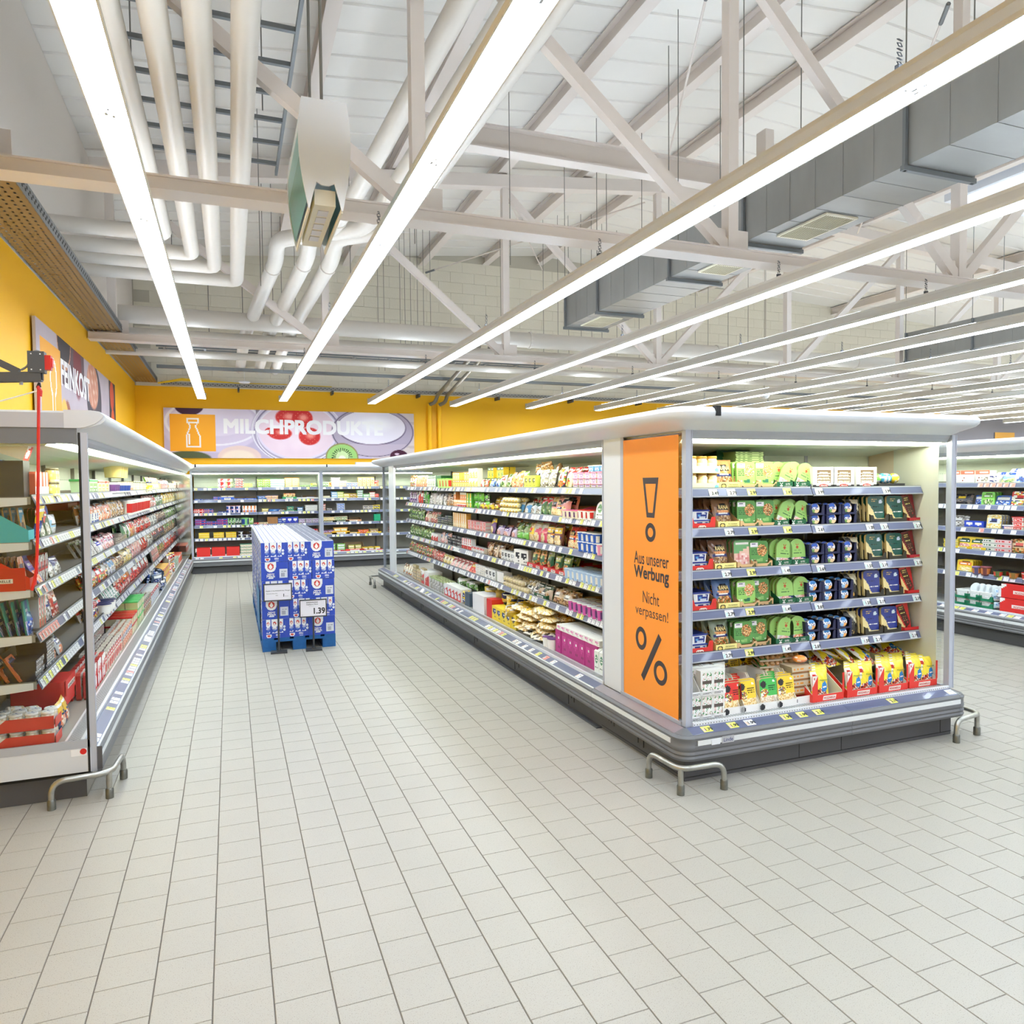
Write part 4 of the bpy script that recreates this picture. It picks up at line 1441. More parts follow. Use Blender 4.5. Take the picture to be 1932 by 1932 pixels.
def bag_mesh(w, d, h, layers, side, nx=14, nz=18, lean=0.0, fat=1.0):
    mb = MB()
    C = paint(layers, nx, nz)

    def yf(u, v):
        e = math.sin(math.pi * min(max(u, 0), 1)) ** 0.55 * math.sin(math.pi * v) ** 0.5
        return d * 0.5 * e + 0.002 * math.sin(u * 23 + v * 17)

    def wf(v):
        return 1 - 0.07 * math.sin(math.pi * v)
    grid_front(mb, w, h, C, nx, nz, yfn=yf, wfn=wf, y0=d * 0.5, lean=lean)
    # back
    vs = []
    for j in (0, nz // 4, nz // 2, 3 * nz // 4, nz):
        v = j / nz
        for i in range(6):
            u = i / 5
            vs.append(((u - 0.5) * w * wf(v), d * 0.5 + yf(u, v) + lean * v * h, v * h))
    fs = []
    for j in range(4):
        for i in range(5):
            a = j * 6 + i
            fs.append((a, a + 6, a + 7, a + 1))
    mb.add(vs, fs, side)
    return mb.mesh('bag', P_FILM, smooth=True)


def box_mesh(w, d, h, layers, side, top=None, nx=12, nz=12, mt=None, taper=1.0):
    mb = MB()
    C = paint(layers, nx, nz)
    k = taper
    grid_front(mb, w, h, C, nx, nz, wfn=(lambda v: k + (1 - k) * v) if k != 1 else None, lean=0.0)
    a, b = w / 2 * k, w / 2
    e = d * (1 - k) / 2
    vs = [(-a, 0, 0), (a, 0, 0), (a, d - e, 0), (-a, d - e, 0), (-b, 0, h), (b, 0, h), (b, d, h), (-b, d, h)]
    top = top or side
    mb.add(vs, [(4, 5, 6, 7), (1, 2, 6, 5), (2, 3, 7, 6), (3, 0, 4, 7), (0, 3, 2, 1)], [top, side, side, side, side])
    return mb.mesh('carton', mt or P_CARD)


def tub_mesh(r0, r1, h, body, lid, lab, n=16):
    mb = MB()
    prof = [(0.0, 0.0), (r0, 0.0), (r0 + (r1 - r0) * 0.15, h * 0.15), (r0 + (r1 - r0) * 0.75, h * 0.78), (r1 * 0.98, h * 0.93)]
    cols = [body, body, lab, body]
    mb.lathe(prof, n, cols=lambda k, i: (lab if (k // 2) % 3 else body) if i == 2 else cols[min(i, 3)], cap=False)
    mb.lathe([(r1 * 0.97, h * 0.92), (r1 * 1.03, h * 0.93), (r1 * 1.03, h * 0.985), (r1 * 0.93, h), (0, h)], n, cols=lambda k, i: lid, cap=False)
    return mb.mesh('tub', P_PLAS, smooth=True)


def jar_parts(r, h, glassc, lid, lab, food, n=16):
    mb = MB()
    rg = random.Random(3)
    F = FOOD[food]
    prof = [(0, 0), (r * 0.9, 0), (r, h * 0.06), (r, h * 0.2), (r, h * 0.4), (r, h * 0.6), (r, h * 0.74), (r * 0.86, h * 0.82), (r * 0.84, h * 0.86)]

    def cf(k, i):
        if i in (3, 4) and k % n < n * 0.8:
            return lab if (k * 7 + i) % 5 else glassc
        return rg.choice(F) if 1 < i < 7 else glassc
    mb.lathe(prof, n, cols=cf, cap=False)
    b = mb.mesh('jar', P_FILM, smooth=True)
    m2 = MB()
    m2.lathe([(r * 0.9, h * 0.85), (r * 0.92, h * 0.86), (r * 0.92, h * 0.97), (r * 0.86, h), (r * 0.5, h * 1.001), (0, h * 1.001)], n,
             cols=lambda k, i: lid if i != 4 else ((250, 250, 250) if (k % 5) else (40, 90, 170)), cap=False)
    return b, m2.mesh('lid', P_PLAS, smooth=True)


def rtub_mesh(w, d, h, body, lid, lab, layers=None):
    mb = MB()
    C = paint(layers or [('f', body), ('r', 0.12, 0.12, 0.88, 0.85, lab), ('t', 0.2, 0.3, 0.8, 0.7, (250, 250, 250), 0.6)], 12, 8)
    hb = h * 0.84
    grid_front(mb, w * 0.92, hb, C, 12, 8, wfn=lambda v: 0.88 + 0.12 * v)
    a, b = w * 0.46 * 0.88, w * 0.46
    mb.add([(-a, 0, 0), (a, 0, 0), (a, d * 0.94, 0), (-a, d * 0.94, 0), (-b, 0, hb), (b, 0, hb), (b, d, hb), (-b, d, hb)], [(1, 2, 6, 5), (2, 3, 7, 6), (3, 0, 4, 7), (0, 3, 2, 1)], body)
    e = w * 0.02
    q = [(-w / 2, -0.004), (w / 2, -0.004), (w / 2, d + 0.004), (-w / 2, d + 0.004)]
    mb.add([(x, y, hb) for x, y in q] + [(x, y, h - 0.003) for x, y in q] + [(x * 0.96, y * 0.97 + 0.002, h) for x, y in q],
           [(0, 1, 5, 4), (1, 2, 6, 5), (2, 3, 7, 6), (3, 0, 4, 7), (4, 5, 9, 8), (5, 6, 10, 9), (6, 7, 11, 10), (7, 4, 8, 11), (8, 9, 10, 11), (3, 2, 1, 0)], lid)
    return mb.mesh('tub', P_PLAS)


def gable_mesh(w, d, h, layers, side):
    mb = MB()
    hb = h * 0.84
    C = paint(layers, 12, 18)
    grid_front(mb, w, hb, C, 12, 18)
    mb.add([(-w / 2, 0, 0), (w / 2, 0, 0), (w / 2, d, 0), (-w / 2, d, 0), (-w / 2, 0, hb), (w / 2, 0, hb), (w / 2, d, hb), (-w / 2, d, hb),
            (-w / 2, d / 2, h * 0.95), (w / 2, d / 2, h * 0.95), (-w / 2, d / 2, h), (w / 2, d / 2, h)],
           [(1, 2, 6, 5), (2, 3, 7, 6), (3, 0, 4, 7), (0, 3, 2, 1), (4, 5, 9, 8), (6, 7, 8, 9), (5, 6, 9), (7, 4, 8), (8, 9, 11, 10), (9, 8, 10, 11)], side)
    return mb.mesh('milk_carton', P_CARD)


def tray_mesh(w, d, hf, hb, col, inn=None, layers=None, notch=0.0, t=0.003, nx=16, nz=8, sideh=None):
    """open display tray: low printed front (with a scooped notch), sides rising to the back"""
    mb = MB()
    inn = inn or (176, 150, 118)
    C = paint(layers or [('f', col)], nx, nz)
    if notch:
        # front with raised corners
        vs, fs, cs = [], [], []
        for j in range(nz + 1):
            for i in range(nx + 1):
                u, v = i / nx, j / nz
                e = abs(u - 0.5) * 2
                top = hf + (notch if e > 0.72 else (notch * max(0, (e - 0.6) / 0.12) if e > 0.6 else 0))
                vs.append(((u - 0.5) * w, 0, v * top))
        for j in range(nz):
            for i in range(nx):
                a = j * (nx + 1) + i
                fs.append((a, a + 1, a + nx + 2, a + nx + 1))
                cs.append(tuple(C[j * nx + i]))
        mb.add(vs, fs, cs)
        mb.add([(x, t, z) for x, y, z in vs], [tuple(reversed(f)) for f in fs], inn)
        hs = hf + notch
    else:
        grid_front(mb, w, hf, C, nx, nz)
        mb.add([(-w / 2, t, 0), (w / 2, t, 0), (w / 2, t, hf), (-w / 2, t, hf)], [(3, 2, 1, 0)], inn)
        mb.add([(-w / 2, 0, hf), (w / 2, 0, hf), (w / 2, t, hf), (-w / 2, t, hf)], [(0, 1, 2, 3)], inn)
        hs = hf
    for sx in (-1, 1):
        x = sx * w / 2
        xi = x - sx * t
        a = [(x, 0, 0), (x, d, 0), (x, d, hb), (x, d * 0.45, hb if sideh is None else sideh), (x, 0, hs)]
        b = [(xi, y, z) for _, y, z in a]
        f = [(0, 1, 2, 3, 4)] if sx > 0 else [(4, 3, 2, 1, 0)]
        mb.add(a, f, col)
        mb.add(b, [tuple(reversed(f[0]))], inn)
        mb.add(a + b, [(4, 3, 8, 9), (3, 2, 7, 8)] if sx > 0 else [(9, 8, 3, 4), (8, 7, 2, 3)], inn)
    mb.add([(-w / 2, d, 0), (w / 2, d, 0), (w / 2, d, hb), (-w / 2, d, hb)], [(0, 1, 2, 3)], inn)
    mb.add([(-w / 2, d + t, 0), (w / 2, d + t, 0), (w / 2, d + t, hb), (-w / 2, d + t, hb)], [(3, 2, 1, 0)], col)
    mb.add([(-w / 2, 0, 0.002), (w / 2, 0, 0.002), (w / 2, d, 0.002), (-w / 2, d, 0.002)], [(0, 1, 2, 3)], inn)
    return mb.mesh('display_tray', P_CARD)


def auto_layers(base, acc, food, st, seed=1):
    W_ = (248, 248, 244)
    D = tuple(int(c * 0.45) for c in acc)
    if st == 0:      # printed film with a name band and a food window below
        return [('f', base), ('n', 0.5, 0.3, 0.42, 0.24, food, seed), ('r', 0.1, 0.6, 0.9, 0.8, acc), ('t', 0.18, 0.63, 0.82, 0.77, W_, 0.8), ('t', 0.2, 0.86, 0.8, 0.93, D, 0.6)]
    if st == 1:      # clear film, food everywhere, label in the middle
        return [('nr', 0, 0, 1, 1, food, seed), ('r', 0.14, 0.38, 0.86, 0.76, base), ('e', 0.5, 0.66, 0.2, 0.1, acc), ('t', 0.22, 0.42, 0.8, 0.55, D, 0.7)]
    if st == 2:      # carton: coloured top, picture lower right
        return [('f', base), ('r', 0, 0.72, 1, 1, acc), ('t', 0.12, 0.78, 0.88, 0.94, W_, 0.8), ('n', 0.64, 0.34, 0.28, 0.26, food, seed), ('t', 0.08, 0.15, 0.34, 0.6, D, 0.5)]
    if st == 3:      # diagonal split
        return [('f', base), ('p', [(0, 1), (0, 0.45), (1, 0.8), (1, 1)], acc), ('t', 0.1, 0.72, 0.8, 0.9, W_, 0.8), ('n', 0.45, 0.28, 0.36, 0.22, food, seed)]
    if st == 4:      # vertical stripe pack
        return [('f', base), ('r', 0.3, 0, 0.7, 1, acc), ('t', 0.34, 0.3, 0.66, 0.8, W_, 0.75), ('nr', 0, 0, 0.3, 0.4, food, seed), ('nr', 0.7, 0, 1, 0.4, food, seed)]
    if st == 5:      # plain with logo oval and small writing
        return [('f', base), ('e', 0.5, 0.64, 0.34, 0.2, acc), ('t', 0.26, 0.56, 0.74, 0.72, W_, 0.8), ('t', 0.15, 0.14, 0.85, 0.36, D, 0.5)]
    if st == 6:      # plain clear pack of food with a header
        return [('nr', 0, 0, 1, 1, food, seed), ('r', 0, 0.8, 1, 1, base), ('t', 0.1, 0.84, 0.9, 0.96, acc, 0.7)]
    return [('f', base)]


def product(kind, w, d, h, base, acc, food='mix', st=0):
    """[(part name, mesh)], the first is the thing's own mesh"""
    key = (kind, w, d, h, base, acc, food, st)
    if key in PM:
        return PM[key]
    sd = len(PM) + 11
    L = auto_layers(base, acc, food, st, sd)
    side = tuple(int(0.8 * c) for c in base)
    if kind == 'b':
        P = [('bag', bag_mesh(w, d, h, L, side, 10, 12))]
    elif kind == 'c':
        P = [('carton', box_mesh(w, d, h, L, base if st != 3 else acc, nx=10, nz=10))]
    elif kind == 'k':
        mb = MB()
        slab(mb, w, h, d, paint(L, 10, 12), 10, 12, wfn=w_round(0.012, h, w), side=side)
        P = [('card_pack', mb.mesh('card_pack', P_CARD))]
    elif kind == 'a':
        mb = MB()
        slab(mb, w, h, d, paint(L, 12, 14), 12, 14, wfn=w_arch(w, h), side=side)
        P = [('arched_pack', mb.mesh('arched_pack', P_CARD))]
    elif kind == 't':
        P = [('tub', tub_mesh(w * 0.4, w * 0.48, h, base, acc if st != 9 else base, tuple(FOOD[food][0])))]
    elif kind == 'q':
        P = [('tub', rtub_mesh(w, d, h, base, acc, tuple(FOOD[food][1])))]
    elif kind == 'j':
        b, l = jar_parts(w / 2, h, tuple(FOOD[food][1]), acc, base, food)
        P = [('jar', b), ('lid', l)]
    elif kind == 'm':
        P = [('milk_carton', gable_mesh(w, d, h, L, base))]
    elif kind == 'f':
        P = [('flat_pack', box_mesh(w, d, h, [('f', base), ('t', 0.05, 0.2, 0.95, 0.8, acc, 0.6), ('r', 0, 0, 1, 0.18, tuple(FOOD[food][0]))], side, top=base, nx=12, nz=4, mt=P_FILM, taper=0.94))]
    elif kind == 'o':
        # rounded ball or egg shaped pack
        mb = MB()
        pr = [(w / 2 * math.sin(math.pi * k / 8), h / 2 - h / 2 * math.cos(math.pi * k / 8)) for k in range(9)]
        rg = random.Random(sd)
        mb.lathe(pr, 12, cols=lambda k, i: rg.choice(FOOD[food]) if rg.random() < 0.4 else base, cap=False)
        P = [('round_pack', mb.mesh('round_pack', P_FILM, smooth=True))]
    PM[key] = P
    return P


SHELFN = ['top shelf', 'second shelf', 'third shelf', 'fourth shelf', 'fifth shelf', 'bottom deck']
COUNT = {}
CASES = {
    'E': (END, 'end case', 'corner post'), 'A': (AIS, 'long aisle case', 'far end'), 'L': (LFT, 'side wall case', 'glazed end'),
    'B': (BCK[0], 'back wall case', 'yellow corner'), 'C': (BCK[1], 'second back case', 'its post'), 'R': (RGT, 'dairy case', 'far end'),
}
FOODN = {'greens': 'salad', 'brown': 'bread', 'pasta': 'pasta', 'meat': 'meat', 'ham': 'ham', 'cheese': 'cheese', 'egg': 'dough', 'white': 'milk', 'red': 'sausage', 'mix': 'snack', 'nuts': 'nut', 'fish': 'fish',
         'dark': 'dark', 'blue': 'blue_label', 'purple': 'dessert', 'clear': 'clear_film'}
LIMIT = {'A': (1.05, 8.36), 'L': (0.03, 12.3), 'B': (0.05, 2.57), 'C': (0.05, 2.55), 'R': (4.5, 9.95), 'E': (0.15, 2.28)}
KINDN = {'bag': 'food_bag', 'carton': 'carton', 'card_pack': 'card_pack', 'arched_pack': 'arched_pack', 'tub': 'tub', 'jar': 'jar', 'milk_carton': 'milk_carton',
         'flat_pack': 'flat_pack', 'round_pack': 'round_pack', 'display_tray': 'display_tray'}
CATN = {'food_bag': 'bag', 'pasta_bag': 'bag', 'carton': 'carton', 'card_pack': 'packet', 'arched_pack': 'packet', 'tub': 'tub', 'jar': 'jar', 'milk_carton': 'carton', 'flat_pack': 'packet', 'round_pack': 'packet',
        'display_tray': 'tray', 'cheese_pack': 'cheese', 'cup': 'cup', 'wedge_pack': 'cheese'}
NPROD = [0]


def put(case, lv, P, s, y, dz, desc, rz=0.0, rx=0.0, ry=0.0, scale=None, name=None):
    """stand a product on a shelf (lv 0..4) or the deck (5) of a case, local s along, y inwards"""
    C, cn, anchor = CASES[case]
    z = (SHZ[lv] - 0.012 if lv < 5 else DECK) + dz
    M = Matrix.Translation(C.location) @ Matrix.Rotation(C.rotation_euler.z, 4, 'Z') @ Matrix.Translation((s, y, z)) @ Matrix.Rotation(rz, 4, 'Z') @ Matrix.Rotation(rx, 4, 'X') @ Matrix.Rotation(ry, 4, 'Y')
    if scale:
        M = M @ Matrix.Diagonal((*scale, 1))
    k = (case, lv, desc)
    COUNT[k] = n = COUNT.get(k, 0) + 1
    nm = name or KINDN.get(P[0][0], P[0][0])
    o = bpy.data.objects.new(nm, P[0][1])
    COL.objects.link(o)
    o.matrix_world = M
    where_ = f"{ordw(n)} from the {anchor}, {SHELFN[lv]}, {cn}"
    lab = f"{desc}, {where_}"
    if len(lab.split()) > 16:
        lab = f"{desc}, {ordw(n)} along, {SHELFN[lv]}, {cn}"
    tag(o, lab, CATN.get(nm) or CATN.get(nm.split('_')[-1]) or ('tub' if 'tub' in nm else 'carton' if 'carton' in nm else 'bag' if 'bag' in nm else 'packet'), f"{desc} on the {SHELFN[lv]} of the {cn}")
    for nm2, me in P[1:]:
        c = bpy.data.objects.new(nm2, me)
        COL.objects.link(c)
        c.parent = o
    NPROD[0] += 1
    return o


def run(case, lv, s0, s1, P, w, d, h, desc, st=1, rows=1, dy=None, lean=0.0, tray=None, y=None, jit=0.15, dz=0.0, gap=1.03, turn=0.0, fname=None, flat=False, alts=None):
    """a facing of like packs from s0 to s1: rows deep and st high; tray = (colour, width, front height, back height, description)"""
    y = (SY + 0.01 if lv < 5 else 0.215) if y is None else y
    a, b = min(s0, s1), max(s0, s1)
    n = max(1, int(round((b - a) / (w * gap))))
    r = random.Random(int(a * 1000) + lv * 77 + len(desc))
    dy = dy or d * 1.05
    if tray:
        tc, tw, hf, hb = tray[:4]
        td = tray[4] if len(tray) > 4 else 'plain display tray'
        nt = max(1, int(round((b - a) / tw)))
        k = ('tray', tc, round(tw, 3), hf, hb)
        if k not in PM:
            PM[k] = [('display_tray', tray_mesh(tw - 0.004, 0.36, hf, hb, tc, layers=[('f', tc), ('r', 0.25, 0.25, 0.75, 0.7, (244, 240, 232)), ('t', 0.3, 0.35, 0.7, 0.62, tuple(int(c * 0.6) for c in tc), 0.7)]))]
        for i in range(nt):
            if not LIMIT[case][0] < a + (b - a) * (i + 0.5) / nt < LIMIT[case][1]:
                continue
            put(case, lv, PM[k], a + (b - a) * (i + 0.5) / nt, y - 0.006, 0.0, td)
        y += 0.004
        dz += 0.004
    lo, hi = LIMIT[case]
    fn = fname or ''
    wild = 3.0 if P[0][0] == 'bag' else 1.0
    for i in range(n):
        sm = a + (b - a) * (i + 0.5) / n
        if not lo < sm < hi:
            continue
        far = (case == 'A' and sm < 4.6) or (case == 'L' and sm > 4.5)
        for q in range(1 if far and lean else rows):
            for e in range(st):
                if e == st - 1 and st > 1 and r.random() < 0.12:
                    continue
                s_ = a + (b - a) * (i + 0.5) / n + r.uniform(-1, 1) * 0.01 * jit
                if flat:      # lying on its back
                    put(case, lv, P, s_ + r.uniform(-1, 1) * jit * 0.05, y + q * (h + 0.01), dz + e * d * 0.86 + d, desc, rx=math.radians(-88), rz=r.uniform(-1, 1) * jit * 0.4 + turn, name=fn or None)
                else:
                    put(case, lv, (r.choice(alts) if alts and r.random() < 0.4 else P), s_ + r.uniform(-.006, .006) * (wild > 1), y + q * dy + r.uniform(0, 0.004) * wild, dz + e * h * (0.985 if P[0][0] != 'tub' else 0.93), desc, rz=turn + r.uniform(-1, 1) * jit * 0.25 * wild, rx=-(lean + r.uniform(-0.06, 0.06) * jit * wild), ry=r.uniform(-.05, .05) * (wild > 1), name=fn or None)


def st_bigbox(desc):
    return 'large' in desc


def spec(case, lv, conv, rows_):
    """table rows: u0, u1, kind, w, d, h, base, accent, food, style, description, options"""
    for q in rows_:
        u0, u1, kind, w, d, h, base, acc, food, sty, desc = q[:11]
        o = dict(q[11]) if len(q) > 11 else {}
        if case in 'AL' and lv < 5 and kind == 'b' and not o.get('dz'):      # generous film bags
            w, h, d = round(w * 1.14, 3), round(min(h * 1.13, .205), 3), round(d * 1.15, 3)
            o['lean'] = o.get('lean', 0) * 0.7
        P = product(kind, w, d, h, base, acc, food, sty)
        nm = KINDN.get(P[0][0], P[0][0]).replace('food_bag', 'bag')
        if st_bigbox(desc):
            o['rows'] = 1
        if kind == 'b' and case in 'AL':
            o['alts'] = [product(kind, w, d, round(h * 0.93, 3), tuple(int(min(255, c * 1.04)) for c in base), acc, food, (sty + 1) % 2 if sty < 2 else 1), product(kind, w, d, h, base, tuple(int(c * 0.8) for c in acc), food, 3)]
        o.setdefault('fname', (FOODN[food] + '_' + nm) if nm not in ('milk_carton',) else nm)
        run(case, lv, conv(u0), conv(u1), P, w, d, h, desc, **o)
# ---------------------------------------------------------------- goods on the shelves
Wt, Cr = (244, 244, 240), (240, 232, 206)
OR, YE, GR, DG, RD, NV, PK, BL, BR, BK = (236, 132, 44), (242, 206, 60), (120, 180, 70), (28, 84, 50), (210, 42, 40), (36, 50, 116), (232, 110, 160), (120, 176, 226), (150, 104, 66), (40, 40, 46)
MG, LG, LB, SK, GY, PU = (176, 40, 124), (176, 214, 130), (196, 218, 240), (66, 140, 206), (170, 172, 176), (112, 74, 140)


def cA(py, x):
    return lambda u: 13.13 - at(700 + u / 4.293, py, 0, x)[1]


A0 = [
    (190, 300, 'b', .11, .04, .17, Wt, GR, 'greens', 1, 'slim clear herb packet', dict(rows=2, dy=.06, lean=.15)),
    (300, 350, 'b', .12, .04, .18, Wt, OR, 'mix', 1, 'orange labelled salad packet', dict(rows=2, dy=.06, lean=.15)),
    (350, 450, 'b', .11, .04, .17, Cr, OR, 'fish', 6, 'slim pale orange packet', dict(rows=2, dy=.06, lean=.15)),
    (450, 525, 'k', .10, .03, .18, Wt, DG, 'greens', 2, 'white and green upright packet', dict(rows=3, dy=.06, lean=.1)),
    (528, 560, 'c', .30, .2, .17, DG, DG, 'greens', 7, 'dark green plain box', {}),
    (560, 655, 't', .13, .13, .13, LG, GR, 'mix', 0, 'green salad tub', dict(rows=1)),
    (660, 790, 'c', .10, .07, .10, (248, 200, 110), OR, 'pasta', 2, 'yellow and orange carton', dict(st=2, rows=2)),
    (790, 860, 'c', .10, .07, .12, (246, 190, 80), Wt, 'pasta', 3, 'orange carton with white corner', dict(st=2)),
    (860, 1010, 'c', .10, .07, .12, YE, DG, 'greens', 2, 'yellow and dark green carton', dict(st=2, rows=2, y=.42)),
    (870, 930, 'b', .10, .04, .10, Wt, RD, 'red', 3, 'white bag with red corner', dict(lean=.3)),
    (930, 1020, 'b', .14, .05, .11, (150, 200, 232), Wt, 'blue', 0, 'pale blue bag', dict(lean=.5)),
    (1020, 1115, 'b', .15, .06, .15, (206, 214, 190), RD, 'greens', 1, 'clear bag with red tomato print', dict(lean=.35)),
    (1115, 1200, 'b', .08, .06, .17, (240, 190, 120), OR, 'fish', 6, 'orange clear snack bag', dict(lean=.25)),
    (1200, 1240, 'b', .14, .05, .16, Wt, GR, 'clear', 3, 'white and green triangular bag', dict(lean=.2)),
    (1240, 1330, 'c', .10, .05, .13, (220, 226, 90), (90, 90, 40), 'greens', 5, 'yellow green carton', dict()),
    (1240, 1310, 'b', .12, .05, .18, NV, Wt, 'dark', 3, 'dark blue pointed bag', dict(y=.44)),
    (1340, 1450, 'b', .13, .06, .17, Wt, LG, 'clear', 6, 'white clear bag with green tip', dict(lean=.3, rows=2)),
    (1400, 1480, 'b', .12, .05, .18, NV, Wt, 'dark', 3, 'dark blue pointed bag', dict(y=.46)),
    (1230, 1420, 'b', .14, .06, .10, (206, 158, 104), BR, 'brown', 6, 'brown snack bag lying on top', dict(y=.45, dz=.16, jit=2)),
    (1480, 1650, 'b', .11, .05, .20, (228, 214, 190), RD, 'mix', 3, 'tall red and cream clear pack', dict(lean=.35, rows=2, dy=.08)),
    (1630, 1880, 'q', .10, .07, .05, Wt, PK, 'purple', 0, 'pink and white dessert cup', dict(st=3, rows=2)),
    (1700, 1880, 'q', .10, .07, .05, (90, 170, 220), Wt, 'blue', 0, 'blue dessert cup', dict(st=1, y=.40, dz=.15)),
    (1820, 1880, 'c', .12, .07, .05, PK, Wt, 'purple', 5, 'pink carton on the dessert cups', dict(st=2, y=.42, dz=.15)),
]
A1 = [
    (190, 240, 'b', .10, .04, .17, DG, RD, 'red', 1, 'green and red upright packet', dict(rows=2, dy=.06, lean=.1)),
    (240, 370, 'b', .12, .04, .17, (196, 190, 206), PU, 'purple', 1, 'purple labelled clear packet', dict(rows=2, dy=.06, lean=.15)),
    (370, 410, 'b', .12, .04, .18, RD, Wt, 'red', 0, 'red film packet', dict(rows=2, dy=.06, lean=.1)),
    (410, 455, 'b', .10, .04, .18, (90, 170, 70), DG, 'greens', 4, 'bright green packet', dict(rows=3, dy=.06)),
    (455, 590, 'b', .16, .05, .17, (222, 218, 212), Wt, 'clear', 1, 'clear bag of pale mushrooms', dict(rows=2, dy=.07, lean=.3)),
    (590, 670, 'b', .16, .05, .17, (220, 200, 180), BR, 'brown', 1, 'clear bag of brown patties', dict(rows=2, dy=.07, lean=.3)),
    (670, 770, 'c', .09, .06, .10, (240, 160, 90), Cr, 'fish', 2, 'orange carton with cream print', dict(st=2)),
    (700, 770, 'q', .09, .07, .05, RD, Wt, 'red', 0, 'red and white cup', dict(st=1, y=.32)),
    (770, 815, 'c', .10, .07, .19, (90, 176, 60), YE, 'greens', 4, 'tall green carton', dict(rows=2)),
    (815, 940, 'b', .16, .06, .09, (120, 210, 60), GR, 'greens', 5, 'bright green cushion bag', dict(st=2)),
    (865, 1020, 'b', .15, .06, .08, YE, BR, 'nuts', 3, 'yellow bag of fried bites', dict(y=.33)),
    (930, 1060, 'b', .16, .06, .16, (206, 180, 130), YE, 'brown', 1, 'clear bag of brown nuggets', dict(lean=.3, y=.40)),
    (1060, 1200, 'o', .085, .085, .055, (232, 222, 170), Cr, 'cheese', 0, 'cream coloured round bun', dict(st=3, rows=2)),
    (1150, 1260, 'b', .15, .06, .12, (90, 160, 214), Wt, 'white', 3, 'blue and white bag', dict(lean=.5)),
    (1200, 1340, 'b', .15, .06, .17, (206, 210, 196), RD, 'mix', 1, 'clear bag with red and yellow print', dict(lean=.3, y=.42)),
    (1260, 1350, 'b', .14, .06, .12, (222, 234, 240), DG, 'clear', 3, 'white bag with green corner', dict(lean=.5)),
    (1345, 1435, 'b', .14, .06, .17, (80, 130, 90), RD, 'greens', 3, 'green bag with red corner', dict(lean=.3)),
    (1435, 1560, 'b', .19, .06, .18, (238, 168, 160), BK, 'pasta', 0, 'salmon pink pasta bag', dict(lean=.3, rows=2)),
    (1560, 1700, 't', .09, .09, .07, Cr, PK, 'purple', 0, 'clear dessert cup with pink lid', dict(tray=(PK, .22, .05, .1, 'magenta display tray'), rows=2)),
    (1690, 1800, 't', .09, .09, .08, Wt, RD, 'red', 0, 'white cup with red rim', dict(tray=(RD, .2, .04, .1, 'red display tray'), rows=2)),
    (1800, 1882, 'a', .13, .02, .16, Wt, (120, 170, 120), 'white', 5, 'round topped white pack', dict(lean=.15, rows=3, dy=.04)),
]
A2 = [
    (190, 420, 'b', .10, .05, .17, (60, 90, 60), GR, 'greens', 1, 'dark green vegetable pack', dict(rows=2, dy=.06, lean=.15)),
    (420, 535, 'b', .14, .05, .16, (216, 196, 176), BR, 'meat', 1, 'clear pack of pink slices', dict(rows=2, dy=.07, lean=.3)),
    (540, 660, 'f', .20, .035, .03, (70, 84, 70), Cr, 'dark', 0, 'flat dark green pack in a stack', dict(st=5)),
    (665, 775, 'c', .09, .06, .20, (236, 176, 84), Cr, 'pasta', 4, 'tall orange carton', dict()),
    (785, 930, 'q', .11, .08, .045, Wt, (226, 150, 150), 'red', 0, 'white cup with pink print', dict(st=3)),
    (930, 990, 'b', .16, .06, .17, PU, YE, 'pasta', 3, 'purple and yellow bag', dict(lean=.3)),
    (990, 1150, 'b', .17, .07, .12, (206, 190, 214), PU, 'ham', 1, 'pale violet clear bag', dict(lean=.5, rows=2)),
    (1060, 1150, 'b', .15, .06, .17, (170, 140, 80), BR, 'brown', 1, 'clear bag of brown pretzels', dict(lean=.3, y=.44)),
    (1150, 1240, 'b', .15, .06, .16, (150, 170, 120), GR, 'greens', 1, 'clear bag of green leaves', dict(lean=.3)),
    (1170, 1250, 'b', .14, .06, .07, (130, 210, 90), GR, 'greens', 5, 'lime green small bag', dict(y=.325)),
    (1240, 1310, 'b', .16, .06, .18, YE, RD, 'pasta', 0, 'yellow pasta bag with red print', dict(lean=.25)),
    (1290, 1400, 'b', .17, .06, .19, (216, 76, 110), Cr, 'pasta', 0, 'raspberry red pasta bag', dict(lean=.25, rows=2)),
    (1400, 1525, 'b', .16, .06, .19, (124, 60, 50), YE, 'pasta', 0, 'maroon pasta bag', dict(lean=.2, rows=2)),
    (1690, 1850, 't', .09, .09, .085, (50, 96, 190), Wt, 'white', 0, 'blue fruit yoghurt cup', dict(tray=(RD, .22, .05, .09, 'red tray of blue cups'), rows=2, st=2)),
    (1850, 1885, 't', .09, .09, .09, (236, 160, 190), Wt, 'white', 0, 'pink yoghurt cup', dict(rows=2)),
]
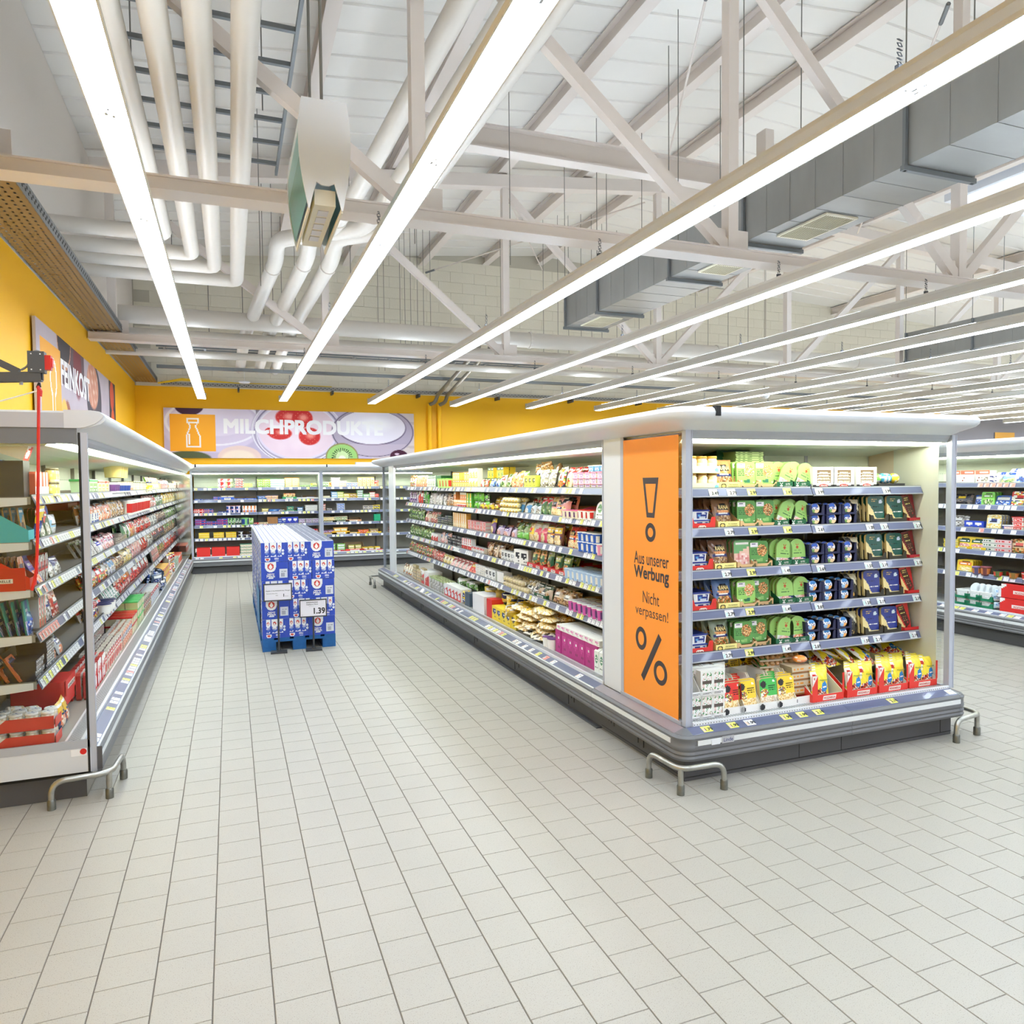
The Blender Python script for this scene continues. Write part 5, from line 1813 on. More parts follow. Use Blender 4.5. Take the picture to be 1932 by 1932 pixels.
A3 = [
    (190, 300, 'b', .12, .06, .16, (50, 80, 50), GR, 'greens', 1, 'dark leafy salad bag', dict(rows=2, lean=.2)),
    (300, 480, 'b', .15, .06, .16, (84, 120, 60), LG, 'greens', 1, 'green leafy salad bag', dict(rows=2, lean=.3)),
    (490, 545, 'c', .12, .08, .12, RD, Wt, 'red', 3, 'red and white small box', dict()),
    (545, 620, 'b', .14, .06, .15, (206, 196, 190), BL, 'ham', 1, 'clear bag with blue label', dict(lean=.3)),
    (620, 735, 'f', .22, .03, .04, (54, 56, 64), Wt, 'dark', 0, 'flat black tray pack', dict(st=4)),
    (735, 815, 'c', .08, .06, .15, Wt, RD, 'red', 4, 'white carton with red stripe', dict()),
    (815, 915, 'c', .12, .08, .07, (236, 232, 224), RD, 'white', 2, 'low white carton', dict(st=1)),
    (860, 950, 'c', .2, .1, .08, (130, 26, 34), RD, 'dark', 7, 'dark red plain box', dict(y=.46, dz=.06)),
    (915, 1055, 'b', .16, .06, .15, (214, 196, 170), BR, 'brown', 1, 'clear bag of brown bread slices', dict(rows=2, lean=.3)),
    (1055, 1130, 'c', .09, .07, .11, Wt, BK, 'egg', 5, 'white egg box with black print', dict()),
    (1130, 1170, 'c', .09, .07, .11, Wt, GY, 'egg', 5, 'white egg box with grey print', dict()),
    (1170, 1260, 'c', .14, .07, .16, Wt, BK, 'dark', 5, 'spotted black and white box', dict(turn=.3)),
    (1270, 1580, 'b', .14, .06, .18, (34, 92, 62), (190, 200, 120), 'nuts', 0, 'dark green pasta bag', dict(rows=2, lean=.25, tray=(RD, .19, .055, .1, 'red tray of green bags'))),
    (1580, 1885, 't', .09, .09, .09, (170, 200, 236), LB, 'white', 0, 'pale blue yoghurt cup', dict(rows=3, tray=((150, 184, 226), .24, .05, .09, 'pale blue display tray'))),
]
A4 = [
    (190, 300, 'b', .12, .06, .15, (110, 110, 80), GR, 'greens', 1, 'clear bag of mixed leaves', dict(rows=2, lean=.2)),
    (300, 480, 'b', .14, .06, .15, (130, 140, 100), RD, 'mix', 1, 'clear bag of salad with pink label', dict(rows=2, lean=.3)),
    (480, 565, 'b', .14, .06, .14, (196, 120, 110), RD, 'meat', 1, 'clear pack of red sausage', dict(lean=.3)),
    (565, 640, 'b', .16, .06, .12, Cr, BR, 'cheese', 1, 'cream coloured dough roll', dict(lean=.4)),
    (640, 790, 'k', .17, .02, .15, (222, 210, 200), (176, 60, 60), 'ham', 3, 'pale pack with dark red corner', dict(rows=3, dy=.05, lean=.6)),
    (760, 850, 'k', .17, .02, .15, RD, YE, 'red', 0, 'red pack with picture', dict(rows=2, dy=.05, lean=.6)),
    (850, 925, 'f', .2, .04, .028, Wt, GY, 'egg', 0, 'white egg tray in a stack', dict(st=5)),
    (925, 1010, 'c', .11, .07, .13, Wt, BK, 'egg', 5, 'white egg carton on end', dict()),
    (1010, 1085, 'c', .2, .1, .13, (240, 238, 232), (236, 190, 150), 'white', 7, 'plain white box', dict()),
    (1085, 1290, 'o', .07, .07, .06, (204, 190, 150), Cr, 'egg', 0, 'pale dumpling in clear film', dict(rows=3, st=2)),
    (1235, 1400, 'k', .16, .03, .14, (236, 236, 230), (60, 60, 60), 'clear', 1, 'white windowed wedge pack', dict(rows=2, dy=.06, lean=.5)),
    (1310, 1440, 'b', .15, .05, .12, (200, 180, 160), DG, 'brown', 1, 'clear pack in a green tray', dict(lean=.3, tray=(DG, .3, .045, .08, 'dark green display tray'))),
    (1440, 1600, 'b', .16, .05, .13, (216, 200, 180), Wt, 'brown', 1, 'clear pack of brown slices', dict(rows=2, lean=.5)),
    (1610, 1885, 't', .085, .085, .09, (206, 90, 170), Wt, 'purple', 0, 'magenta pudding cup', dict(rows=3, tray=(MG, .21, .06, .1, 'magenta pudding tray'))),
]
A5 = [
    (200, 330, 'b', .14, .07, .18, Cr, BR, 'egg', 1, 'cream bag of rolls', dict(rows=2, lean=.2)),
    (250, 330, 'b', .14, .06, .14, Wt, RD, 'mix', 1, 'white bag with red and blue print', dict(lean=.3)),
    (335, 430, 'f', .22, .05, .045, (222, 200, 150), BR, 'brown', 0, 'flat beige bread pack', dict(st=5)),
    (395, 470, 'c', .24, .2, .20, RD, Wt, 'red', 3, 'red carton with white corner', dict()),
    (470, 600, 'k', .13, .02, .17, (196, 206, 150), GR, 'clear', 6, 'pale green pack in a dense stack', dict(rows=4, dy=.04)),
    (590, 760, 'b', .2, .08, .10, (110, 160, 80), Wt, 'greens', 3, 'green and white cushion bag', dict(st=1, rows=2, dz=.14, y=.36, jit=1.5)),
    (590, 720, 'c', .15, .14, .16, RD, Wt, 'white', 3, 'red display carton with white corner', dict()),
    (650, 745, 'b', .13, .06, .15, YE, NV, 'blue', 0, 'yellow bag with blue foot', dict(rows=2)),
    (745, 800, 'c', .18, .12, .16, (70, 84, 100), GY, 'dark', 7, 'slate grey box', dict()),
    (800, 925, 'c', .42, .22, .20, (240, 238, 240), (230, 170, 150), 'white', 7, 'large plain white carton', dict()),
    (820, 960, 'b', .17, .09, .12, (244, 226, 120), Wt, 'cheese', 0, 'pale yellow cushion bag', dict(rows=2, y=.42, dz=.15, jit=2)),
    (960, 1080, 'b', .16, .09, .12, (240, 200, 70), NV, 'cheese', 3, 'golden yellow cushion bag', dict(rows=2, y=.40, dz=.15, jit=2)),
    (925, 970, 'c', .16, .14, .2, RD, Wt, 'red', 7, 'red box edge', dict()),
    (970, 1160, 'c', .145, .14, .15, (242, 214, 60), NV, 'pasta', 5, 'bright yellow display carton', dict()),
    (1050, 1170, 'b', .15, .07, .08, (244, 204, 60), Wt, 'pasta', 3, 'yellow pasta bag heaped on top', dict(rows=3, dy=.1, dz=.15, jit=3, lean=.6)),
    (1150, 1290, 'b', .17, .07, .14, (238, 190, 80), YE, 'pasta', 1, 'golden noodle bag', dict(flat=True, st=4, jit=1.5)),
    (1290, 1420, 'b', .17, .07, .14, (240, 200, 110), YE, 'pasta', 1, 'golden spaetzle bag', dict(flat=True, st=5, jit=1.5)),
    (1160, 1420, 'b', .17, .07, .14, (236, 186, 70), YE, 'pasta', 1, 'golden bag heaped further in', dict(flat=True, st=6, jit=2, y=.37)),
    (1255, 1400, 'b', .15, .06, .13, (236, 232, 214), NV, 'dark', 3, 'navy and white pasta bag', dict(flat=True, st=2, y=.20, jit=1.5)),
    (1400, 1480, 'b', .16, .06, .15, (44, 54, 96), RD, 'pasta', 3, 'navy bag with red print', dict(rows=2, lean=.4, y=.36)),
    (1400, 1475, 't', .1, .1, .10, Wt, PU, 'white', 0, 'white tub with purple foot', {}),
    (1480, 1820, 'c', .115, .11, .20, MG, (196, 60, 146), 'purple', 5, 'magenta carton', dict(rows=2)),
    (1490, 1830, 'c', .09, .11, .045, Wt, (226, 130, 190), 'purple', 5, 'white topped magenta carton', dict(dz=.2, rows=2)),
    (1805, 1882, 'm', .07, .07, .20, (238, 244, 240), (90, 150, 120), 'white', 5, 'white gabled milk carton', dict(rows=2, y=.20)),
]
for lv, (py, rows_) in enumerate(((905, A0), (960, A1), (1020, A2), (1080, A3), (1130, A4), (1200, A5))):
    spec('A', lv, cA(py, 2.76 if lv < 5 else 2.63), rows_)

# pasta bags with their maker's name, one design in several colours
def rana_mesh(base, seed, food='pasta', name=True):
    k = ('rana', base, seed, food)
    if k not in PM:
        L = [('f', base), ('n', 0.5, 0.24, 0.4, 0.2, food, seed), ('e', 0.5, 0.66, 0.3, 0.16, (28, 24, 26)), ('e', 0.5, 0.70, 0.2, 0.07, (60, 54, 50)), ('r', 0.12, 0.40, 0.88, 0.5, NV), ('t', 0.2, 0.42, 0.8, 0.48, Wt, 0.7),
             ('n', 0.5, 0.55, 0.34, 0.05, [(226, 140, 70), (240, 170, 90)], seed), ('r', 0.02, 0.94, 0.98, 1, tuple(int(c * .85) for c in base))]
        PM[k] = [('bag', bag_mesh(.155, .05, .195, L, tuple(int(.75 * c) for c in base), 18, 22))]
    return PM[k]


RANA_TXT = text_mesh('RANA', 0.026, mat('print_gold', (246, 224, 150), 0.5), bold=0.03, width=0.075)


def put_rana(case, lv, base, s, y, desc, lean=.28, rz=0.0, dz=0.0, seed=5, food='pasta', sc=1.0):
    o = put(case, lv, rana_mesh(base, seed, food), s, y, dz, desc, rx=-lean, rz=rz, scale=(sc, sc, sc), name='pasta_bag')
    obj('lettering', RANA_TXT, o, loc=(0, -0.0015, 0.134))
    return o


c2 = cA(1010, 2.76)
for u, dsc, bc in ((1590, 'red pasta bag, name in black oval', (222, 64, 52)), (1640, 'red pasta bag, name in black oval', (222, 64, 52))):
    for q in range(2):
        put_rana('A', 2, bc, c2(u), .34 + q * .07, dsc, sc=1.06)
for u in (1440, 1495):
    put_rana('A', 2, (96, 50, 44), c2(u), .325, 'dark brown pasta bag with maker name', sc=1.0)
put_rana('A', 1, (240, 178, 170), cA(960, 2.76)(1500), .325, 'pink pasta bag with maker name', sc=1.0)

# ---- side wall case (left)
def cL(py, x=-1.06):
    return lambda u: at(160 + u / 9.66, py, 0, x)[1] - 4.80


def cLn(py, x=-1.06):
    return lambda u: at(u / 10.733, py, 0, x)[1] - 4.80


L0 = [
    (80, 230, 'q', .22, .14, .12, (200, 226, 190), (60, 160, 90), 'greens', 0, 'pale green tub with green lid', {}),
    (235, 440, 'q', .2, .14, .11, (236, 240, 230), (206, 80, 60), 'mix', 0, 'white tub with red lid', {}),
    (440, 550, 't', .12, .12, .1, Wt, Wt, 'purple', 0, 'white tub with purple print', {}),
    (550, 750, 't', .12, .12, .09, (240, 240, 220), Wt, 'blue', 0, 'white tub with small fruit print', dict(st=1)),
    (750, 880, 'c', .12, .08, .11, Cr, (226, 120, 80), 'fish', 4, 'cream carton with orange stripes', {}),
    (880, 1110, 'q', .16, .12, .12, (240, 238, 200), (120, 120, 90), 'cheese', 0, 'cream tub with grey lid', dict(rows=2)),
    (800, 950, 't', .2, .2, .14, (244, 226, 150), (120, 110, 80), 'cheese', 0, 'small yellow pail on top', dict(y=.5, dz=.16)),
    (1110, 1180, 'j', .08, .08, .12, YE, NV, 'cheese', 0, 'yellow jar with navy lid', dict(rows=2)),
    (1180, 1390, 'k', .16, .02, .20, (150, 214, 70), (226, 60, 50), 'cheese', 3, 'tall green and red pack', dict(rows=3, dy=.06, lean=.35)),
    (1390, 1500, 'c', .13, .08, .1, (240, 170, 160), NV, 'ham', 4, 'pink carton with navy print', dict(rows=2)),
    (1430, 1620, 'b', .16, .06, .17, NV, Wt, 'mix', 1, 'mixed colour snack bag', dict(rows=2, lean=.3, y=.40)),
    (1620, 1740, 'c', .14, .08, .12, (230, 90, 80), Wt, 'white', 3, 'red carton with pale corner', dict(rows=2)),
    (1740, 1850, 'b', .16, .06, .14, (240, 220, 90), GR, 'cheese', 1, 'yellow and green bag', dict(rows=2, lean=.3)),
    (1850, 1900, 'c', .2, .1, .1, Wt, BK, 'dark', 5, 'white carton with dark lid', {}),
]
L1 = [
    (110, 250, 'c', .12, .08, .09, Wt, NV, 'blue', 4, 'white box with dark blue drops', dict(y=.325)),
    (110, 540, 'b', .13, .05, .15, (222, 214, 206), (232, 150, 90), 'fish', 6, 'clear pack with orange foot', dict(rows=2, lean=.3, dy=.07)),
    (150, 520, 'c', .5, .2, .06, (150, 20, 30), RD, 'dark', 7, 'dark red box pushed to the back', dict(y=.52, dz=.12)),
    (540, 760, 'b', .15, .05, .16, (214, 204, 196), (220, 170, 80), 'brown', 1, 'clear pack of brown slices', dict(rows=2, lean=.3)),
    (760, 1120, 't', .13, .13, .16, (240, 238, 230), Wt, 'red', 0, 'white pail with red print', dict(rows=2, st=1)),
    (1130, 1330, 'b', .15, .06, .17, (226, 226, 234), (230, 110, 100), 'ham', 1, 'white bag with pink print', dict(rows=2, lean=.3)),
    (1330, 1440, 'b', .15, .06, .17, (214, 222, 220), DG, 'greens', 1, 'clear bag of green herbs', dict(rows=2, lean=.3)),
    (1440, 1690, 'b', .16, .06, .18, (240, 196, 50), OR, 'cheese', 6, 'bright yellow cheese bag', dict(rows=2, lean=.3)),
    (1690, 1900, 'b', .2, .06, .18, (196, 190, 180), RD, 'mix', 1, 'clear bag with dark top', dict(rows=2, lean=.3)),
]
L2 = [
    (120, 300, 'k', .14, .02, .15, (206, 206, 196), GR, 'clear', 6, 'clear upright pack with green tip', dict(rows=3, dy=.05, lean=.5)),
    (180, 400, 'b', .13, .04, .11, (226, 224, 226), (60, 60, 190), 'white', 0, 'white pack with blue writing', dict(lean=.7)),
    (400, 630, 'b', .13, .05, .13, (226, 206, 214), (200, 80, 110), 'ham', 1, 'clear pack of pink slices', dict(rows=2, lean=.6)),
    (570, 760, 'f', .2, .09, .035, (206, 204, 190), BR, 'brown', 0, 'clear tub of brown bites', dict(st=3)),
    (760, 860, 'b', .15, .06, .16, (40, 110, 60), Wt, 'greens', 4, 'dark green striped bag', dict(rows=2, lean=.3)),
    (860, 980, 'b', .2, .06, .17, (230, 190, 100), RD, 'fish', 3, 'orange bag with red top', dict(rows=2, lean=.3)),
    (980, 1240, 'b', .17, .06, .16, (216, 208, 204), RD, 'red', 1, 'clear bag with red print', dict(rows=2, lean=.3)),
    (1240, 1340, 'b', .16, .06, .15, (214, 212, 206), GY, 'clear', 1, 'clear grey bag', dict(rows=2, lean=.3)),
    (1340, 1500, 'b', .18, .06, .16, (170, 150, 130), BR, 'dark', 1, 'brown and grey bag', dict(rows=2, lean=.3)),
    (1500, 1690, 'b', .18, .06, .16, (130, 160, 90), Wt, 'greens', 1, 'green and white bag', dict(rows=2, lean=.3)),
    (1690, 1900, 'b', .2, .06, .16, (210, 190, 180), RD, 'meat', 1, 'clear bag of red sausage', dict(rows=2, lean=.3)),
]
L3 = [
    (130, 540, 'b', .15, .05, .13, RD, Wt, 'mix', 1, 'red meat snack pack', dict(rows=2, lean=.5)),
    (490, 670, 'b', .15, .05, .13, (206, 204, 216), BL, 'clear', 6, 'clear pack with blue tip', dict(rows=2, lean=.5)),
    (600, 780, 'b', .17, .08, .12, (206, 186, 140), BR, 'brown', 1, 'clear bag of brown rolls', dict(rows=2, lean=.3)),
    (780, 900, 'b', .17, .07, .14, (236, 214, 160), Cr, 'cheese', 1, 'cream coloured bag', dict(rows=2, lean=.3)),
    (880, 1070, 'b', .2, .06, .17, (214, 140, 140), Wt, 'ham', 6, 'pink striped bag', dict(rows=2, lean=.3)),
    (1070, 1210, 'b', .22, .07, .18, (214, 60, 48), Wt, 'red', 5, 'red bag with white writing', dict(rows=2, lean=.3)),
    (1210, 1290, 'b', .2, .07, .18, (206, 206, 190), BR, 'clear', 1, 'clear bag with small label', dict(rows=2, lean=.3)),
    (1290, 1500, 'b', .2, .06, .18, (120, 112, 116), RD, 'dark', 1, 'dark grey bag with red label', dict(rows=2, lean=.3)),
    (1500, 1700, 'b', .2, .06, .18, (180, 170, 140), GR, 'brown', 1, 'olive coloured bag', dict(rows=2, lean=.3)),
    (1700, 1900, 'b', .25, .06, .18, (206, 160, 150), RD, 'meat', 1, 'clear bag of red and white meat', dict(rows=2, lean=.3)),
]
L4 = [
    (160, 400, 'b', .15, .06, .14, (196, 190, 190), RD, 'mix', 1, 'clear pack with red tip', dict(rows=2, lean=.5)),
    (300, 440, 't', .14, .14, .09, (236, 234, 226), (60, 60, 110), 'white', 0, 'white tub with dark blue lid', dict(rows=2)),
    (440, 660, 'k', .14, .02, .15, (222, 222, 220), (40, 120, 100), 'clear', 4, 'white pack with black stripes', dict(rows=2, dy=.06, lean=.5)),
    (640, 900, 'b', .18, .06, .17, (190, 60, 44), OR, 'meat', 1, 'red salami bag', dict(rows=2, lean=.3)),
    (900, 1050, 'b', .19, .06, .17, (206, 60, 50), Wt, 'red', 1, 'bright red salami bag', dict(rows=2, lean=.3)),
    (1050, 1210, 'b', .2, .06, .17, (170, 60, 56), Wt, 'meat', 5, 'dark red bag with pale oval', dict(rows=2, lean=.3)),
    (1270, 1380, 'k', .2, .02, .18, (206, 200, 190), RD, 'meat', 1, 'grey pack with red picture', dict(rows=2, lean=.2)),
    (1380, 1500, 'b', .22, .06, .18, (200, 170, 110), GR, 'brown', 1, 'brown bag with yellow print', dict(rows=2, lean=.3)),
    (1500, 1740, 'b', .25, .06, .18, (220, 90, 80), Wt, 'red', 1, 'red and white bag', dict(rows=2, lean=.3)),
]


def cL5(py):
    return lambda u: at(160 + u / 9.66, py, 0, -0.93)[1] - 4.80


# bottom deck, from the glazed end to the back
L5 = [
    (.62, .98, 'c', .30, .3, .17, RD, Wt, 'white', 7, 'red carton of herring fillets', dict(dz=.05, y=.30)),
    (.98, 1.7, 'k', .09, .03, .19, RD, Wt, 'white', 3, 'slim red fish pack', dict(rows=3, dy=.05)),
    (1.7, 2.6, 'k', .10, .03, .17, (236, 226, 214), RD, 'red', 0, 'white ham pack with red print', dict(rows=4, dy=.05)),
    (2.3, 3.1, 'f', .2, .16, .035, (240, 232, 222), (226, 120, 110), 'ham', 0, 'flat white ham pack in a stack', dict(st=5, y=.42)),
    (2.6, 3.4, 'k', .11, .03, .16, (240, 230, 220), (90, 140, 200), 'fish', 1, 'white pack with shrimp print', dict(rows=3, dy=.05)),
    (3.4, 3.9, 'q', .14, .12, .09, (232, 222, 180), RD, 'cheese', 0, 'cream tub with red lid', dict(st=2, rows=2)),
    (3.9, 4.5, 'q', .14, .12, .09, (206, 226, 160), (90, 200, 110), 'cheese', 0, 'pale tub with green lid', dict(st=3, rows=2)),
    (4.5, 5.3, 'k', .12, .03, .18, (226, 220, 216), RD, 'mix', 1, 'white and red mixed pack', dict(rows=4, dy=.05)),
    (5.3, 6.3, 'c', .18, .14, .16, (214, 216, 220), RD, 'white', 2, 'grey white carton with red corner', dict(rows=2)),
    (6.3, 7.3, 'b', .2, .1, .14, (60, 80, 110), Wt, 'blue', 1, 'dark blue and white bag', dict(rows=2, st=2, jit=1)),
    (7.3, 8.3, 'c', .2, .14, .12, (240, 190, 100), RD, 'cheese', 2, 'orange and red carton', dict(rows=2, st=2)),
    (8.3, 9.4, 'b', .22, .1, .16, (226, 222, 216), RD, 'mix', 1, 'white bag with red marks', dict(rows=2, st=2, jit=1)),
    (9.4, 10.6, 'c', .2, .15, .15, (200, 206, 200), (60, 150, 90), 'greens', 2, 'grey carton with green corner', dict(rows=2)),
    (10.6, 11.6, 'c', .24, .15, .14, (226, 100, 80), Wt, 'red', 2, 'red carton at the back corner', dict(rows=2)),
]
for lv, (py, rows_) in enumerate(((900, L0), (960, L1), (1000, L2), (1060, L3), (1100, L4))):
    # region origin differs for the lower shelves; their u run is the same
    spec('L', lv, cL(py), rows_)
spec('L', 5, lambda u: u, L5)
# what shows through the glazed end
LN = [
    (0, [(.08, .26, 'c', .15, .36, .21, (58, 60, 66), (90, 90, 96), 'dark', 7, 'dark grey display box with a paper label', dict(y=.36)),
         (.22, .56, 'k', .09, .03, .15, (232, 100, 74), (240, 236, 226), 'white', 4, 'orange edged cut-out box', dict(rows=2)),
         (.25, .50, 'b', .10, .04, .18, (214, 228, 240), SK, 'white', 5, 'white pouch with blue oval', dict(y=.46, dz=.05, lean=.2)),
         (.58, .72, 'j', .07, .07, .09, (240, 226, 120), (110, 100, 70), 'cheese', 0, 'yellow mustard jar with dark lid', dict(st=2))]),
    (1, [(.20, .34, 'b', .12, .03, .19, (40, 60, 130), YE, 'blue', 3, 'leaning blue and yellow pouch', dict(lean=-.3)),
         (.34, .62, 'a', .15, .02, .19, (70, 96, 70), RD, 'clear', 3, 'green pack with a red rounded top', dict(rows=3, lean=.2)),
         (.60, .80, 'b', .15, .05, .13, (150, 196, 226), Wt, 'white', 3, 'pale blue clear pack', dict()),
         (.56, .85, 'a', .16, .02, .20, (30, 70, 180), NV, 'blue', 7, 'plain blue rounded card', dict(y=.40))]),
    (2, [(.10, .24, 'k', .13, .03, .17, (70, 76, 130), (196, 206, 226), 'blue', 2, 'slate blue upright pack', dict(lean=.25, y=.38, rows=2)),
         (.24, .40, 'k', .13, .02, .20, (84, 80, 150), (150, 130, 200), 'fish', 0, 'violet blue salmon pack', dict(lean=.5)),
         (.36, .62, 'k', .09, .03, .17, (206, 40, 40), GY, 'clear', 1, 'red framed windowed pack', dict(rows=2, y=.36)),
         (.62, .95, 'b', .16, .04, .12, (196, 200, 206), (60, 60, 130), 'clear', 6, 'clear pack with dark blue tip', dict(rows=2, lean=.5))]),
    (3, [(.20, .38, 'k', .05, .06, .20, (232, 226, 216), RD, 'brown', 4, 'slim white pack with red emblem', dict()),
         (.30, .42, 'k', .06, .05, .20, (236, 230, 220), (206, 160, 40), 'cheese', 4, 'slim white pack with gold bar', dict(y=.37)),
         (.06, .24, 'b', .14, .06, .14, (40, 90, 200), SK, 'blue', 5, 'royal blue film bag', dict(lean=.2)),
         (.42, .66, 'b', .14, .04, .17, (60, 70, 130), Wt, 'clear', 3, 'navy and clear pouch', dict(lean=.3)),
         (.66, .9, 'b', .14, .04, .15, (196, 60, 60), Wt, 'meat', 1, 'clear pouch of red meat', dict(lean=.3))]),
    (4, [(.06, .30, 'f', .2, .16, .03, (60, 62, 74), (226, 226, 230), 'dark', 0, 'flat dark fish pack', dict(st=4)),
         (.30, .6, 'f', .2, .16, .035, (84, 84, 92), (206, 206, 214), 'clear', 0, 'flat grey vacuum pack', dict(st=5)),
         (.6, .95, 'b', .15, .05, .13, (170, 176, 186), NV, 'fish', 1, 'clear fillet pack with navy label', dict(rows=2, lean=.5))]),
]
for lv, rows_ in LN:
    spec('L', lv, lambda u: u, rows_)


def ln_special():
    # turquoise tray with fanned slim packs, second shelf, seen from its side
    tq = [('display_tray', tray_mesh(.13, .30, .07, .16, (60, 186, 198), inn=(30, 140, 150)))]
    put('L', 1, tq, .12, .34, 0, 'turquoise display tray with sloping side')
    fan = product('k', .10, .008, .17, (196, 160, 110), (60, 150, 190), 'dark', 3)
    for k in range(6):
        put('L', 1, fan, .12, .37 + k * .036, .03, 'slim brown fish card in the turquoise tray', rx=-.12 - .0 * k)
    rt = [('display_tray', tray_mesh(.16, .30, .07, .16, (220, 40, 36), inn=(150, 40, 36)))]
    put('L', 2, rt, .13, .34, 0, 'red display tray lettered salmon trout')
    fan2 = product('k', .12, .008, .17, (120, 84, 60), (90, 90, 130), 'fish', 1)
    for k in range(7):
        put('L', 2, fan2, .13, .38 + k * .03, .02, 'slim brown card in the red tray', rx=-.15)
    fan3 = product('k', .13, .008, .20, (40, 160, 150), (30, 84, 150), 'blue', 4)
    for k in range(9):
        put('L', 3, fan3, .11, .36 + k * .04, .0, 'teal edged blue salmon card', rx=-.1 - .05 * k)
    rc = [('display_tray', MB().box(-.002, .002, 0, .30, 0, .15, (206, 34, 46)).box(-.003, -.002, .02, .12, .03, .06, (244, 242, 236)).mesh('display_tray', P_CARD))]
    o = put('L', 4, rc, .03, .50, 0, 'crimson carton side with paper barcode', name='carton_side')
    for q in range(4):
        put('L', 4, product('k', .14, .012, .16, (226, 120, 80), (60, 70, 120), 'fish', 0), .13, .40 + q * .06, .01, 'orange salmon card before the crimson carton', rx=-.5, name='salmon_card')
    put('L', 0, [('paper_label', MB().add([(-.05, 0, 0), (.05, 0, 0), (.05, 0, .07), (-.05, 0, .07)], [(0, 1, 2, 3)], (226, 226, 224)).add([(-.04, -.0005, .01), (0, -.0005, .01), (0, -.0005, .025), (-.04, -.0005, .025)], [(0, 1, 2, 3)], (60, 60, 66)).mesh('paper_label', P_CARD))], .093, .60, .05, 'white paper label on the dark display box', rz=math.radians(-90), name='label')
    put('L', 0, product('c', .12, .20, .12, (226, 60, 50), (240, 236, 226), 'white', 3), .14, .36, .212, 'folded red and white carton', rx=.35, name='carton')
    for q in range(5):
        put('L', 0, product('k', .11, .02, .17, (210, 226, 240), SK, 'white', 5), .42, .40 + q * .05, .0, 'pale blue pouch standing behind the cut-out boxes', rx=-.15, name='pouch')
    o = put('L', 2, rt, .13, .34, 0, 'x')
    bpy.data.objects.remove(o)


ln_special()
# side panels with lettering: salmon trout tray seen from the end
sgn = put('L', 2, [('display_tray', MB().box(-.002, .002, 0, .27, 0, .13, (206, 34, 34)).box(-.003, -.002, .06, .23, .045, .07, (244, 240, 232)).mesh('display_tray', P_CARD))], .045, .36, 0.0, 'red tray side with white name plate')
obj('lettering', text_mesh('LACHSFORELLE', 0.014, INKB, bold=0.02, width=0.15), sgn, loc=(-.0036, .145, .0575), rot=(0, 0, math.radians(-90)))
# glass jars with white lids on the bottom deck and their red trays
jb, jl = jar_parts(.036, .085, (196, 196, 180), (246, 246, 246), (236, 236, 240), 'egg')
jb2, jl2 = jar_parts(.036, .085, (120, 120, 116), (70, 70, 74), (120, 120, 130), 'clear')
J, J2 = [('jar', jb), ('lid', jl)], [('jar', jb2), ('lid', jl2)]
RJ = MB()
for (a, b, c, d) in ((-.002, .002, 0, .235), ):
    RJ.box(a, b, c, d, 0, .075, (222, 66, 52))
side_me = MB().box(-.0015, .0015, 0, .30, 0, .072, (224, 68, 54)).add([(-.0018, .30, .072), (-.0018, .30, .02), (-.0018, .235, .072)], [(0, 1, 2)], (246, 240, 236)).mesh('display_tray', P_CARD)
for lvl in range(2):
    for blk, (y0, jar, dsc) in enumerate(((.24, J, 'glass jar of fish with white lid'), (.56, J2, 'glass jar of fish with dark lid'))):
        for a in range(2):
            for b in range(4):
                put('L', 5, jar, .07 + .078 * a, y0 + .04 + .078 * b, .01 + lvl * .10, dsc)
        pn = put('L', 5, [('display_tray', side_me)], .022, y0, .004 + lvl * .10, 'red tray side around fish jars')
        obj('lettering', text_mesh('K', 0.016, INKR, bold=0.05), pn, loc=(-.0024, .283, .056), rot=(0, 0, math.radians(-90)))
        put('L', 5, [('display_tray', MB().box(-.075, .085, -.0015, .0015, 0, .05, (224, 68, 54)).mesh('display_tray', P_CARD))], .11, y0 - .004, .004 + lvl * .10, 'red tray front before fish jars')
for k in range(3):
    put('L', 5, J, .23 + .03 * k, .30 + .08 * k, .01, 'glass fish jar standing loose')
    put('L', 5, J, .25 + .075 * k, .42, .01, 'white lidded jar further in')
lj = put('L', 5, J, .24, .44, .16, 'fish jar lying on its side', rx=math.radians(-80), rz=.5)
lj2 = put('L', 5, J, .30, .38, .14, 'second fish jar lying on its side', rx=math.radians(-84), rz=.7)
for k in range(8):
    put('L', 5, product('t', .11, .11, .05, (60, 84, 170), (40, 60, 150), 'blue', 0), .34 + .12 * (k % 3), .34 + .12 * (k // 3), .0, 'blue round fish tin tub')
run('L', 5, .33, .62, product('b', .14, .05, .16, (34, 44, 100), (226, 180, 60), 'fish', 3), .14, .05, .16, 'navy bag with gold print', y=.24, rows=1, lean=.2)
hf = put('L', 5, [('carton', MB().box(-.15, .15, -.002, .004, 0, .1, (206, 40, 36)).box(-.10, .12, -.003, -.002, .035, .065, (244, 238, 230)).mesh('carton', P_CARD))], .80, .293, .125, 'red flap lettered herring fillets')
obj('lettering', text_mesh('HERINGSFILETS', 0.018, INKB, bold=0.02, width=.2), hf, loc=(.01, -.0042, .05))

